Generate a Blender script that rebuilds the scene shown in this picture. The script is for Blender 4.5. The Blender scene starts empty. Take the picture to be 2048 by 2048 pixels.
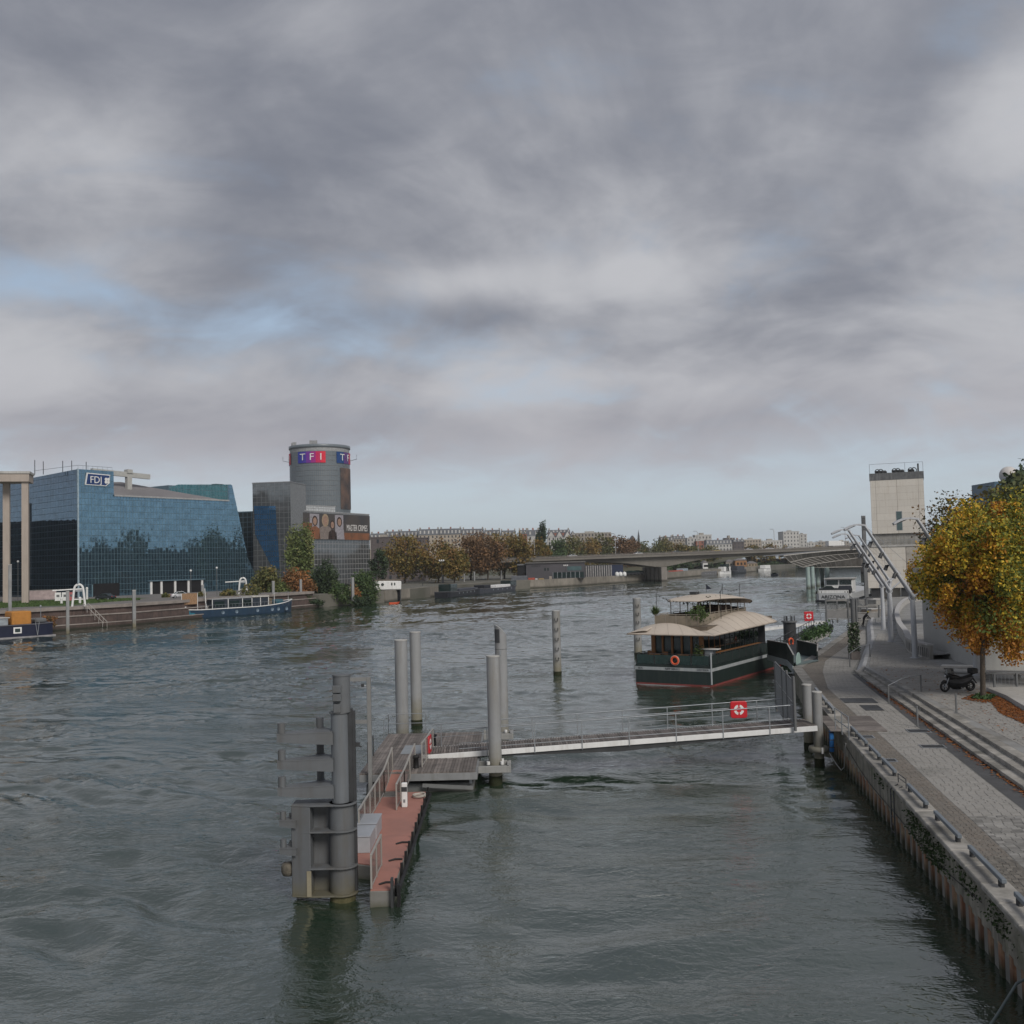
import bpy, math, random
import numpy as np
from mathutils import Vector, Matrix
R = math.radians
rng = np.random.default_rng(7)
random.seed(7)
scene = bpy.context.scene
COL = scene.collection

# ------------------------------------------------------------------ camera
F, CAMH = 2050.0, 10.0                      # focal length in photo pixels (2048 wide), eye height above the water
PITCH, ROLL = math.atan(101 / 2050), R(1.45)
_fw = np.array([0, math.cos(PITCH), math.sin(PITCH)])
_u0 = np.array([0, -math.sin(PITCH), math.cos(PITCH)])
_r0 = np.array([1.0, 0, 0])
_up = _u0 * math.cos(ROLL) + _r0 * math.sin(ROLL)
_rt = _r0 * math.cos(ROLL) - _u0 * math.sin(ROLL)
cd = bpy.data.cameras.new('camera')
cd.sensor_width = 36; cd.lens = 36 * F / 2048; cd.clip_start = 0.5; cd.clip_end = 8000
cam = bpy.data.objects.new('camera', cd); COL.objects.link(cam)
cam.matrix_world = Matrix((( _rt[0], _up[0], -_fw[0], 0), (_rt[1], _up[1], -_fw[1], 0), (_rt[2], _up[2], -_fw[2], CAMH), (0, 0, 0, 1)))
scene.camera = cam

# ------------------------------------------------------------------ world: broken cloud deck over a Nishita sky
SUN_EL, SUN_AZ = R(38), R(150)              # azimuth clockwise from +Y: behind the camera, to the right
w = bpy.data.worlds.new('World'); scene.world = w; w.use_nodes = True
nt = w.node_tree; nt.nodes.clear()
def wn(t, **k):
    n = nt.nodes.new(t)
    for a, b in k.items(): setattr(n, a, b)
    return n
def wm(op, a, b=None, c=None, clamp=False):
    n = nt.nodes.new('ShaderNodeMath'); n.operation = op; n.use_clamp = clamp
    for i, s in enumerate((a, b, c)):
        if s is None: continue
        if isinstance(s, (int, float)): n.inputs[i].default_value = s
        else: nt.links.new(s, n.inputs[i])
    return n.outputs[0]
def wmix(fac, a, b):
    n = nt.nodes.new('ShaderNodeMix'); n.data_type = 'RGBA'
    for i, s in ((0, fac), (6, a), (7, b)):
        if isinstance(s, (int, float)): n.inputs[i].default_value = s
        elif isinstance(s, tuple): n.inputs[i].default_value = (*s, 1)
        else: nt.links.new(s, n.inputs[i])
    return n.outputs[2]
def wstep(x, a, b):
    n = nt.nodes.new('ShaderNodeMapRange'); n.interpolation_type = 'SMOOTHSTEP'
    nt.links.new(x, n.inputs[0]); n.inputs[1].default_value = a; n.inputs[2].default_value = b
    return n.outputs[0]
sky = wn('ShaderNodeTexSky', sky_type='NISHITA', sun_disc=False, sun_elevation=SUN_EL, sun_rotation=SUN_AZ, altitude=50, air_density=1.0, dust_density=2.0, ozone_density=1.5)
tc = wn('ShaderNodeTexCoord'); sp = wn('ShaderNodeSeparateXYZ'); nt.links.new(tc.outputs['Generated'], sp.inputs[0])
dx, dy, dz = sp.outputs
zc = wm('ADD', wm('MAXIMUM', dz, 0.0), 0.36)
cmb = wn('ShaderNodeCombineXYZ'); nt.links.new(wm('DIVIDE', dx, zc), cmb.inputs[0]); nt.links.new(wm('DIVIDE', dy, zc), cmb.inputs[1])
def wnoise(scale, detail, rough, dist, off, stretch=(1, 1, 1)):
    mp = wn('ShaderNodeMapping'); mp.inputs['Location'].default_value = off; mp.inputs['Scale'].default_value = stretch
    nt.links.new(cmb.outputs[0], mp.inputs[0])
    n = wn('ShaderNodeTexNoise'); n.inputs['Scale'].default_value = scale; n.inputs['Detail'].default_value = detail
    n.inputs['Roughness'].default_value = rough; n.inputs['Distortion'].default_value = dist
    nt.links.new(mp.outputs[0], n.inputs[0]); return n.outputs[0]
n1 = wnoise(1.9, 9, .56, .6, (3.1, 0.4, 2.0), (.9, .9, 1))          # cover
n2 = wnoise(2.3, 9, .55, .7, (11.3, 5.2, 7.0), (.8, .9, 1))        # thick and thin
n3 = wnoise(6.5, 8, .58, .6, (1.7, 9.2, 3.0), (.75, .9, 1))
n4 = wnoise(1.1, 3, .5, .3, (6.4, 2.2, 1.0), (.9, .9, 1))           # broad swells of light and dark
# a thinner lane low on the left, the clear strip along the horizon, some thin cloud high on the right
def lobe(az, el, sx, sz):
    a = wm('DIVIDE', wm('SUBTRACT', dx, math.sin(R(az)) * math.cos(R(el))), sx)
    b = wm('DIVIDE', wm('SUBTRACT', dz, math.sin(R(el))), sz)
    return wm('EXPONENT', wm('MULTIPLY', wm('ADD', wm('MULTIPLY', a, a), wm('MULTIPLY', b, b)), -1.0))
GAPS = [(-27, 15.0, .09, .022, .19), (-21, 14.3, .11, .018, .12), (-15, 13.2, .11, .016, .10), (-9, 11.8, .11, .014, .06), (0, 9.6, .09, .012, .08), (6, 8.8, .09, .012, .09), (26, 13.0, .08, .014, .10), (24.5, 25.5, .04, .03, .10), (15, 24, .1, .05, -.08), (17, 20, .06, .04, -.12), (-22, 8.8, .2, .02, -.12)]
cov = wm('ADD', n1, wm('MULTIPLY', wm('SUBTRACT', n3, .5), .45))
for az, el, sx, sz, k in GAPS: cov = wm('SUBTRACT', cov, wm('MULTIPLY', lobe(az, el, sx, sz), k))
mask = wstep(cov, .12, .47)
edge = wstep(wm('ADD', dz, wm('MULTIPLY', wm('SUBTRACT', n3, .5), .09)), .045, .135)
mask = wm('MULTIPLY', mask, edge)
tone = wm('ADD', wm('MULTIPLY', n2, .62), wm('ADD', wm('MULTIPLY', n3, .24), wm('MULTIPLY', n4, .40)))
LIGHTS = [(27.5, 21.5, .06, .05, .24), (19, 17, .13, .035, -.13), (-22, 21.5, .08, .04, .07), (-2, 15.6, .06, .016, .17), (7, 15.8, .03, .015, .16), (-25, 10.3, .25, .03, .17), (8, 9.5, .35, .022, .10), (4, 11, .3, .02, .05), (0, 13.6, .3, .016, -.10), (6, 22, .12, .05, -.05), (-14, 24, .08, .06, -.05)]
for az, el, sx, sz, k in LIGHTS: tone = wm('ADD', tone, wm('MULTIPLY', lobe(az, el, sx, sz), k))
tone = wm('SUBTRACT', tone, wm('MULTIPLY', wstep(dz, .20, .46), .10))
tone = wstep(tone, .43, .84)
S = 7.45                                     # cloud radiance is given for background strength 0.1
def g(r, gr, b): return (r * S, gr * S, b * S)
ccol = wmix(tone, g(.165, .178, .215), g(.435, .44, .465))
low = wstep(dz, .03, .22)
ccol = wmix(wm('SUBTRACT', 1.0, low), ccol, g(.395, .385, .415))
pale = wmix(wstep(dz, .02, .30), g(.43, .49, .555), g(.295, .37, .465))     # washed-out blue through the thin veil
skyb = wmix(.80, sky.outputs[0], pale)
fin = wmix(mask, skyb, ccol)
bg = wn('ShaderNodeBackground'); bg.inputs[1].default_value = 0.10
nt.links.new(fin, bg.inputs[0])
wo = wn('ShaderNodeOutputWorld'); nt.links.new(bg.outputs[0], wo.inputs[0])

# ------------------------------------------------------------------ sun (veiled) and exposure
sl = bpy.data.lights.new('sun', 'SUN'); sl.energy = 1.5; sl.angle = R(22); sl.color = (1, .95, .88)
so = bpy.data.objects.new('sun', sl); COL.objects.link(so)
sd = Vector((math.sin(SUN_AZ) * math.cos(SUN_EL), math.cos(SUN_AZ) * math.cos(SUN_EL), math.sin(SUN_EL)))
so.rotation_euler = sd.to_track_quat('Z', 'Y').to_euler(); so.location = sd * 300
vs = scene.view_settings; vs.view_transform = 'Standard'; vs.look = 'None'; vs.gamma = 1.0; vs.exposure = 0.68; vs.use_curve_mapping = False
scene.render.engine = 'CYCLES'

# ------------------------------------------------------------------ photo pixel -> place (distance always from a plane the thing stands on)
def ray(x, y): return _fw * F + _rt * (x - 1024) + _up * (1024 - y)
_o = np.array([0, 0, CAMH])
def gp(x, y, z=0.0):
    d = ray(x, y); return Vector(_o + d * ((z - CAMH) / d[2]))
def gd(x, y, Y):
    d = ray(x, y); return Vector(_o + d * (Y / d[1]))
def onwall(x, y, a, b):
    d = ray(x, y); n = np.array([b[1] - a[1], -(b[0] - a[0])]); return Vector(_o + d * ((n @ np.array(a[:2])) / (n @ d[:2])))

# ------------------------------------------------------------------ materials
MATS = {}
def mat(name, col, rough=.75, metal=0.0, col2=None, var=.3, scale=1.5, bump=.15, bscale=14, rnd=0.0, streak=None, sscale=1.2, tide=None, spec=.4, trans=0, attr=None, grime=None, coat=0):
    if name in MATS: return MATS[name]
    m = bpy.data.materials.new(name); m.use_nodes = True; t = m.node_tree; N = t.nodes; L = t.links
    b = N['Principled BSDF']; b.inputs['Roughness'].default_value = rough; b.inputs['Metallic'].default_value = metal
    b.inputs['Specular IOR Level'].default_value = spec
    if coat: b.inputs['Coat Weight'].default_value = coat
    if trans: b.inputs['Transmission Weight'].default_value = trans
    geo = N.new('ShaderNodeNewGeometry')
    def noise(sc, det=5, ro=.6, vec=None):
        n = N.new('ShaderNodeTexNoise'); n.inputs['Scale'].default_value = sc; n.inputs['Detail'].default_value = det; n.inputs['Roughness'].default_value = ro
        L.new(vec or geo.outputs['Position'], n.inputs[0]); return n.outputs[0]
    def ramp(x, a, bb):
        n = N.new('ShaderNodeMapRange'); L.new(x, n.inputs[0]); n.inputs[1].default_value = a; n.inputs[2].default_value = bb; return n.outputs[0]
    def mix(f, a, c, bt='MIX'):
        n = N.new('ShaderNodeMix'); n.data_type = 'RGBA'; n.blend_type = bt
        for i, s in ((0, f), (6, a), (7, c)):
            if isinstance(s, (int, float)): n.inputs[i].default_value = s
            elif isinstance(s, tuple): n.inputs[i].default_value = (*s[:3], 1)
            else: L.new(s, n.inputs[i])
        return n.outputs[2]
    def math_(op, a, c):
        n = N.new('ShaderNodeMath'); n.operation = op
        for i, s in enumerate((a, c)):
            if isinstance(s, (int, float)): n.inputs[i].default_value = s
            else: L.new(s, n.inputs[i])
        return n.outputs[0]
    if col2 is None: col2 = tuple(c * (1 - var) for c in col)
    base = noise(scale)
    c = mix(ramp(base, .36, .66), col, col2)
    if attr:
        at = N.new('ShaderNodeAttribute'); at.attribute_name = 'tint'
        cr = N.new('ShaderNodeValToRGB'); L.new(at.outputs['Fac'], cr.inputs[0])
        els = cr.color_ramp.elements
        while len(els) < len(attr): els.new(.5)
        for i, a in enumerate(attr): els[i].position = i / (len(attr) - 1); els[i].color = (*a, 1)
        c = cr.outputs[0] if streak is None and not grime else mix(.25, cr.outputs[0], c)
    if streak:
        mp = N.new('ShaderNodeMapping'); mp.inputs['Scale'].default_value = (1, 1, .09); L.new(geo.outputs['Position'], mp.inputs[0])
        c = mix(ramp(noise(sscale * 3, 4, .6, mp.outputs[0]), .50, .74), c, streak)
    if grime: c = mix(ramp(noise(scale * .45, 6, .65), .52, .72), c, grime)
    if tide:
        z0, z1, tcol = tide
        s = N.new('ShaderNodeSeparateXYZ'); L.new(geo.outputs['Position'], s.inputs[0])
        zz = math_('ADD', s.outputs[2], math_('MULTIPLY', math_('SUBTRACT', noise(3), .5), (z1 - z0) * .9))
        c = mix(ramp(zz, z1, z0), c, tcol)
    if rnd:
        oi = N.new('ShaderNodeObjectInfo')
        v = ramp(oi.outputs['Random'], 0, 1); mr = v.node; mr.inputs[3].default_value = 1 - rnd; mr.inputs[4].default_value = 1 + rnd * .6
        hv = N.new('ShaderNodeMix'); hv.data_type = 'RGBA'; hv.blend_type = 'MULTIPLY'; hv.inputs[0].default_value = 1
        L.new(c, hv.inputs[6]); L.new(v, hv.inputs[7]); c = hv.outputs[2]
    L.new(c, b.inputs['Base Color'])
    if bump:
        bp = N.new('ShaderNodeBump'); bp.inputs['Strength'].default_value = bump; bp.inputs['Distance'].default_value = .03
        L.new(noise(bscale, 4), bp.inputs['Height']); L.new(bp.outputs[0], b.inputs['Normal'])
    rr = N.new('ShaderNodeMapRange'); L.new(base, rr.inputs[0]); rr.inputs[3].default_value = max(0, rough - .1); rr.inputs[4].default_value = min(1, rough + .12)
    L.new(rr.outputs[0], b.inputs['Roughness'])
    m.diffuse_color = (*col, 1)
    MATS[name] = m; return m
def glass(name, col, rough=.03, metal=0.0, spec=.8, alpha=1.0, rnd=.25):
    m = mat(name, col, rough, metal, var=.32, scale=.6, bump=0, spec=spec, rnd=rnd)
    b = m.node_tree.nodes['Principled BSDF']
    for l in list(b.inputs['Roughness'].links): m.node_tree.links.remove(l)
    b.inputs['Roughness'].default_value = rough
    if alpha < 1: b.inputs['Alpha'].default_value = alpha
    return m

# ------------------------------------------------------------------ mesh building
class MB:
    def __init__(s): s.v = []; s.f = []; s.m = []; s.sm = []
    def add(s, vs_, fs, m=0, smooth=False):
        o = len(s.v); s.v += [tuple(p) for p in vs_]
        for q in fs: s.f.append(tuple(o + i for i in q)); s.m.append(m); s.sm.append(smooth)
        return s
    def box(s, x0, x1, y0, y1, z0, z1, m=0):
        return s.add([(x0, y0, z0), (x1, y0, z0), (x1, y1, z0), (x0, y1, z0), (x0, y0, z1), (x1, y0, z1), (x1, y1, z1), (x0, y1, z1)],
                     [(0, 3, 2, 1), (4, 5, 6, 7), (0, 1, 5, 4), (1, 2, 6, 5), (2, 3, 7, 6), (3, 0, 4, 7)], m)
    def cbox(s, c, sz, rz=0.0, m=0):
        co, si = math.cos(rz), math.sin(rz); P = []
        for z in (-.5, .5):
            for x, y in ((-.5, -.5), (.5, -.5), (.5, .5), (-.5, .5)):
                a, b = x * sz[0], y * sz[1]; P.append((c[0] + a * co - b * si, c[1] + a * si + b * co, c[2] + z * sz[2]))
        return s.add(P, [(0, 3, 2, 1), (4, 5, 6, 7), (0, 1, 5, 4), (1, 2, 6, 5), (2, 3, 7, 6), (3, 0, 4, 7)], m)
    def bar(s, p, q, wd, ht, m=0, up=(0, 0, 1)):
        p, q = Vector(p), Vector(q); d = (q - p)
        if d.length < 1e-6: return s
        d.normalize(); u = Vector(up)
        if abs(d.dot(u)) > .99: u = Vector((1, 0, 0))
        sd_ = d.cross(u).normalized(); u2 = sd_.cross(d).normalized(); P = []
        for e in (p, q):
            for a, b in ((-1, -1), (1, -1), (1, 1), (-1, 1)): P.append(e + sd_ * (a * wd / 2) + u2 * (b * ht / 2))
        return s.add(P, [(0, 1, 2, 3), (7, 6, 5, 4), (0, 4, 5, 1), (1, 5, 6, 2), (2, 6, 7, 3), (3, 7, 4, 0)], m)
    def tube(s, pts, r, n=8, m=0, caps=True, smooth=True):
        pts = [Vector(p) for p in pts]; k = len(pts); rs = r if isinstance(r, (list, tuple)) else [r] * k
        rings = []; ref = None
        for i in range(k):
            d = (pts[min(i + 1, k - 1)] - pts[max(i - 1, 0)]).normalized()
            if ref is None or abs(ref.dot(d)) > .98: ref = Vector((0, 0, 1)) if abs(d.z) < .9 else Vector((1, 0, 0))
            a = d.cross(ref).normalized(); b = d.cross(a).normalized(); ref = b.cross(d) if False else ref
            rings.append([pts[i] + (a * math.cos(2 * math.pi * j / n) + b * math.sin(2 * math.pi * j / n)) * rs[i] for j in range(n)])
        P = [p for g_ in rings for p in g_]; fs = []
        for i in range(k - 1):
            for j in range(n): fs.append((i * n + j, i * n + (j + 1) % n, (i + 1) * n + (j + 1) % n, (i + 1) * n + j))
        s.add(P, fs, m, smooth)
        if caps:
            s.add(rings[0], [tuple(range(n))], m); s.add(rings[-1], [tuple(reversed(range(n)))], m)
        return s
    def cyl(s, c, r, h, n=20, m=0, r2=None):
        r2 = r if r2 is None else r2
        return s.tube([(c[0], c[1], c[2]), (c[0], c[1], c[2] + h)], [r, r2], n, m)
    def lathe(s, prof, c=(0, 0, 0), n=20, m=0, a0=0.0, a1=2 * math.pi, smooth=True):
        full = abs(a1 - a0 - 2 * math.pi) < 1e-6; k = n if full else n + 1; P = []; fs = []
        for r, z in prof:
            for j in range(k):
                a = a0 + (a1 - a0) * j / n; P.append((c[0] + r * math.cos(a), c[1] + r * math.sin(a), c[2] + z))
        for i in range(len(prof) - 1):
            for j in range(n):
                j2 = (j + 1) % k; fs.append((i * k + j, i * k + j2, (i + 1) * k + j2, (i + 1) * k + j))
        return s.add(P, fs, m, smooth)
    def prism(s, poly, z0, z1, m=0):
        n = len(poly); P = [(p[0], p[1], z0) for p in poly] + [(p[0], p[1], z1) for p in poly]
        return s.add(P, [tuple(reversed(range(n))), tuple(range(n, 2 * n))] + [(i, (i + 1) % n, n + (i + 1) % n, n + i) for i in range(n)], m)
    def ext(s, poly, vec, m=0):
        n = len(poly); vec = Vector(vec); P = [Vector(p) for p in poly]; P += [p + vec for p in P]
        return s.add(P, [tuple(reversed(range(n))), tuple(range(n, 2 * n))] + [(i, (i + 1) % n, n + (i + 1) % n, n + i) for i in range(n)], m)
    def grid(s, rows, m=0, smooth=True):
        k = len(rows[0]); P = [p for r_ in rows for p in r_]; fs = []
        for i in range(len(rows) - 1):
            for j in range(k - 1): fs.append((i * k + j, i * k + j + 1, (i + 1) * k + j + 1, (i + 1) * k + j))
        return s.add(P, fs, m, smooth)
    def torus(s, c, R_, r, axis='y', n=20, k=8, m=0):
        P = []; fs = []
        for i in range(n):
            a = 2 * math.pi * i / n
            for j in range(k):
                b = 2 * math.pi * j / k; q = R_ + r * math.cos(b); u, v_, w_ = q * math.cos(a), q * math.sin(a), r * math.sin(b)
                P.append({'y': (c[0] + u, c[1] + w_, c[2] + v_), 'x': (c[0] + w_, c[1] + u, c[2] + v_), 'z': (c[0] + u, c[1] + v_, c[2] + w_)}[axis])
        for i in range(n):
            for j in range(k): fs.append((i * k + j, ((i + 1) % n) * k + j, ((i + 1) % n) * k + (j + 1) % k, i * k + (j + 1) % k))
        return s.add(P, fs, m, True)
    def ball(s, c, r, n=12, m=0, sz=1.0):
        return s.lathe([(r * math.sin(math.pi * i / 8) + 1e-4, -r * sz * math.cos(math.pi * i / 8)) for i in range(9)], c, n, m)
    def mesh(s, name):
        me = bpy.data.meshes.new(name); me.from_pydata(s.v, [], s.f)
        if any(s.sm): me.polygons.foreach_set('use_smooth', s.sm)
        if any(s.m): me.polygons.foreach_set('material_index', s.m)
        me.update(); return me
    def build(s, name, mt, parent=None, bevel=0.0, loc=None, rz=0.0, seg=1):
        me = s.mesh(name)
        for q in (mt if isinstance(mt, (list, tuple)) else [mt]): me.materials.append(q)
        return put(name, me, parent, loc, rz, bevel, seg)
def put(name, me, parent=None, loc=None, rz=0.0, bevel=0.0, seg=1):
    o = bpy.data.objects.new(name, me); COL.objects.link(o)
    if parent is not None: o.parent = parent
    if loc is not None: o.location = loc
    if rz: o.rotation_euler = (0, 0, rz)
    if bevel:
        b = o.modifiers.new('bevel', 'BEVEL'); b.width = bevel; b.segments = seg; b.limit_method = 'ANGLE'; b.angle_limit = R(40)
    return o
def tag(o, label=None, cat=None, group=None, kind=None):
    if label: o['label'] = label
    if cat: o['category'] = cat
    if group: o['group'] = group
    if kind: o['kind'] = kind
    return o
def thing(name, label, cat, loc=(0, 0, 0), rz=0.0, group=None):
    o = bpy.data.objects.new(name, None); COL.objects.link(o); o.empty_display_size = .3
    o.location = loc; o.rotation_euler = (0, 0, rz)
    return tag(o, label, cat, group)
ORD = ['first', 'second', 'third', 'fourth', 'fifth', 'sixth', 'seventh', 'eighth', 'ninth', 'tenth', 'eleventh', 'twelfth']
def struct(o): o['kind'] = 'structure'; return o
def copy_tree(o, parent=None):
    c = o.copy(); COL.objects.link(c); c.parent = parent
    for ch in list(o.children): copy_tree(ch, c)
    return c
_tx = {}
def text_mesh(s, size, ext=.01, mt=None, key=''):
    k = (s, size, ext, mt.name if mt else '')
    if k in _tx: return _tx[k]
    cu = bpy.data.curves.new('lettering', 'FONT'); cu.body = s; cu.size = size; cu.extrude = ext; cu.align_x = 'CENTER'; cu.align_y = 'CENTER'; cu.resolution_u = 3
    o = bpy.data.objects.new('lettering', cu); COL.objects.link(o)
    me = bpy.data.meshes.new_from_object(o); bpy.data.objects.remove(o); bpy.data.curves.remove(cu)
    me.materials.clear()
    if mt: me.materials.append(mt)
    _tx[k] = me; return me
def put_text(name, s, size, at, u, mt, parent=None, ext=.01, up=(0, 0, 1), sx=1.0):
    """lettering standing on a face: u = reading direction, up = up direction (local to parent)"""
    o = bpy.data.objects.new(name, text_mesh(s, size, ext, mt)); COL.objects.link(o)
    if parent is not None: o.parent = parent
    u = Vector(u).normalized(); v = Vector(up).normalized(); n = u.cross(v).normalized(); v = n.cross(u)
    o.matrix_local = Matrix(((u.x * sx, v.x, n.x, at[0]), (u.y * sx, v.y, n.y, at[1]), (u.z * sx, v.z, n.z, at[2]), (0, 0, 0, 1)))
    return o
def facemesh(name, V, nper, tint=None, mt=None):
    """many equal polygons at once: V (n, nper, 3)"""
    n = V.shape[0]; me = bpy.data.meshes.new(name)
    me.vertices.add(n * nper); me.vertices.foreach_set('co', V.reshape(-1).astype(np.float32))
    me.loops.add(n * nper); me.loops.foreach_set('vertex_index', np.arange(n * nper, dtype=np.int32))
    me.polygons.add(n); me.polygons.foreach_set('loop_start', np.arange(0, n * nper, nper, dtype=np.int32))
    try: me.polygons.foreach_set('loop_total', np.full(n, nper, dtype=np.int32))
    except Exception: pass
    if tint is not None:
        a = me.attributes.new('tint', 'FLOAT', 'FACE'); a.data.foreach_set('value', np.asarray(tint, dtype=np.float32))
    if mt: me.materials.append(mt)
    me.update(calc_edges=True); return me
def leaf_quads(C, size, rg, flat=0.0):
    """random leaf faces (kite) at points C"""
    n = len(C); a = rg.normal(size=(n, 3)); a[:, 2] *= (1 - flat); a /= np.linalg.norm(a, axis=1)[:, None] + 1e-9
    b = rg.normal(size=(n, 3)); b -= a * (a * b).sum(1)[:, None]; b /= np.linalg.norm(b, axis=1)[:, None] + 1e-9
    s = (size * rg.uniform(.45, 1.45, n))[:, None]
    return np.stack([C - a * s, C + b * s * .6, C + a * s, C - b * s * .6], 1)
# ================================================================== materials used across the scene
M_conc = mat('concrete', (.33, .32, .30), .85, var=.25, scale=.8, bump=.2, streak=(.20, .19, .17))
M_conc_l = mat('concrete_light', (.46, .45, .43), .8, var=.18, scale=.5, bump=.1, streak=(.33, .32, .30))
M_cap = mat('quay_concrete', (.30, .28, .235), .9, col2=(.16, .15, .125), scale=1.6, bump=.5, bscale=9, streak=(.065, .062, .05), sscale=1.3, grime=(.10, .11, .055))
M_sheet = mat('sheet_pile_steel', (.30, .235, .155), .85, col2=(.22, .10, .055), scale=1.6, bump=.4, streak=(.13, .05, .032), tide=(.15, .5, (.035, .035, .018)), rnd=.3)
M_stone = mat('step_stone', (.36, .34, .31), .8, col2=(.20, .19, .17), scale=1.4, bump=.3, rnd=.22, grime=(.12, .115, .10))
M_steel = mat('painted_steel', (.145, .15, .155), .55, var=.22, scale=.9, bump=.08, streak=(.10, .10, .098), sscale=1.2)
M_steel_d = mat('steel_dark', (.05, .052, .055), .5, var=.3, bump=.05)
M_galv = mat('galvanised', (.34, .36, .38), .45, metal=.6, var=.2, scale=3, bump=.03)
M_pile = mat('mooring_pile_paint', (.29, .295, .30), .6, var=.16, scale=.6, bump=.04, streak=(.21, .205, .195), grime=(.235, .22, .195), tide=(.5, 2.0, (.20, .185, .14)))
M_pile_d = mat('mooring_pile_weathered', (.27, .275, .28), .65, var=.2, scale=.6, bump=.06, streak=(.19, .19, .18), tide=(.3, 1.6, (.15, .135, .09)))
M_weed = mat('waterline_weed', (.025, .03, .012), .9, var=.4, bump=.5)
M_wood = mat('deck_wood', (.21, .185, .17), .85, col2=(.13, .115, .108), scale=1.7, bump=.3, bscale=30, rnd=.35)
M_red = mat('red_deck', (.37, .175, .14), .8, var=.14, scale=.8, bump=.15, bscale=60, grime=(.28, .145, .12))
M_white = mat('white_paint', (.74, .74, .73), .5, var=.12, bump=.03, streak=(.58, .57, .55))
M_black = mat('black_rubber', (.012, .012, .013), .6, var=.3, bump=.1)
M_redp = mat('red_plastic', (.55, .02, .03), .4, var=.1, bump=.02)
M_ring = mat('lifebuoy_orange', (.62, .10, .04), .5, var=.1, bump=.02)
M_blue = mat('blue_plastic', (.02, .13, .36), .5, var=.2, bump=.1)
M_asph = mat('asphalt', (.085, .085, .088), .9, var=.25, bump=.3, bscale=40)
M_pave = mat('paving_bed', (.22, .215, .20), .95, var=.3, bump=.3)
M_grass = mat('grass', (.045, .085, .022), .95, col2=(.07, .10, .03), scale=.4, bump=.6, bscale=6)
M_earth = mat('bank_ground', (.16, .15, .13), .95, col2=(.10, .10, .08), scale=.08, bump=.3)
M_bark = mat('bark', (.10, .08, .06), .95, col2=(.05, .042, .035), scale=3, bump=.8, bscale=10)

# ================================================================== river
def water():
    m = bpy.data.materials.new('river_water'); m.use_nodes = True; t = m.node_tree; N = t.nodes; L = t.links
    b = N['Principled BSDF']; b.inputs['Base Color'].default_value = (.018, .034, .020, 1); b.inputs['IOR'].default_value = 2.45; b.inputs['Specular IOR Level'].default_value = .6
    geo = N.new('ShaderNodeNewGeometry')
    def noise(sc, off, st, det=3, ro=.55, dist=.0, rot=0.0):
        mp = N.new('ShaderNodeMapping'); mp.inputs['Location'].default_value = off; mp.inputs['Scale'].default_value = st; mp.inputs['Rotation'].default_value = (0, 0, rot)
        L.new(geo.outputs['Position'], mp.inputs[0])
        n = N.new('ShaderNodeTexNoise'); n.inputs['Scale'].default_value = sc; n.inputs['Detail'].default_value = det; n.inputs['Roughness'].default_value = ro; n.inputs['Distortion'].default_value = dist
        L.new(mp.outputs[0], n.inputs[0]); return n.outputs[0]
    def mth(op, a, c):
        n = N.new('ShaderNodeMath'); n.operation = op
        for i, s in enumerate((a, c)):
            if isinstance(s, (int, float)): n.inputs[i].default_value = s
            else: L.new(s, n.inputs[i])
        return n.outputs[0]
    def rmp(x, a, c, d0, d1):
        n = N.new('ShaderNodeMapRange'); n.interpolation_type = 'SMOOTHSTEP'; L.new(x, n.inputs[0])
        for i, q in enumerate((a, c, d0, d1)): n.inputs[i + 1].default_value = q
        return n.outputs[0]
    ruff = rmp(noise(.035, (3, 8, 0), (.6, 1.3, 1), 3, .5, .6), .36, .62, .35, 1.15)     # calm and ruffled patches
    ruff2 = rmp(noise(.11, (30, 2, 0), (.5, 1.2, 1), 3, .5, .8), .35, .65, .45, 1.1)
    amp = mth('MULTIPLY', ruff, ruff2)
    w2 = noise(2.3, (9, 4, 1), (.75, 1.25, 1), 3, .6, .5, .25)
    w3 = noise(7.5, (2, 7, 3), (.85, 1.1, 1), 3, .6, .2, 0)
    h = mth('ADD', mth('MULTIPLY', w2, .070), mth('MULTIPLY', w3, .013))
    sepp = N.new('ShaderNodeSeparateXYZ'); L.new(geo.outputs['Position'], sepp.inputs[0])
    reach = rmp(sepp.outputs[1], 25, 240, 1.2, .07)                # bump flattened with distance so far water mirrors the bright sky
    h = mth('MULTIPLY', h, mth('MULTIPLY', amp, reach))
    bp = N.new('ShaderNodeBump'); bp.inputs['Strength'].default_value = 1.0; bp.inputs['Distance'].default_value = 1.0
    L.new(h, bp.inputs['Height']); L.new(bp.outputs[0], b.inputs['Normal'])
    L.new(mth('ADD', rmp(sepp.outputs[1], 40, 300, .012, .075), mth('MULTIPLY', ruff2, .018)), b.inputs['Roughness'])
    return m
WM = water()
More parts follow.
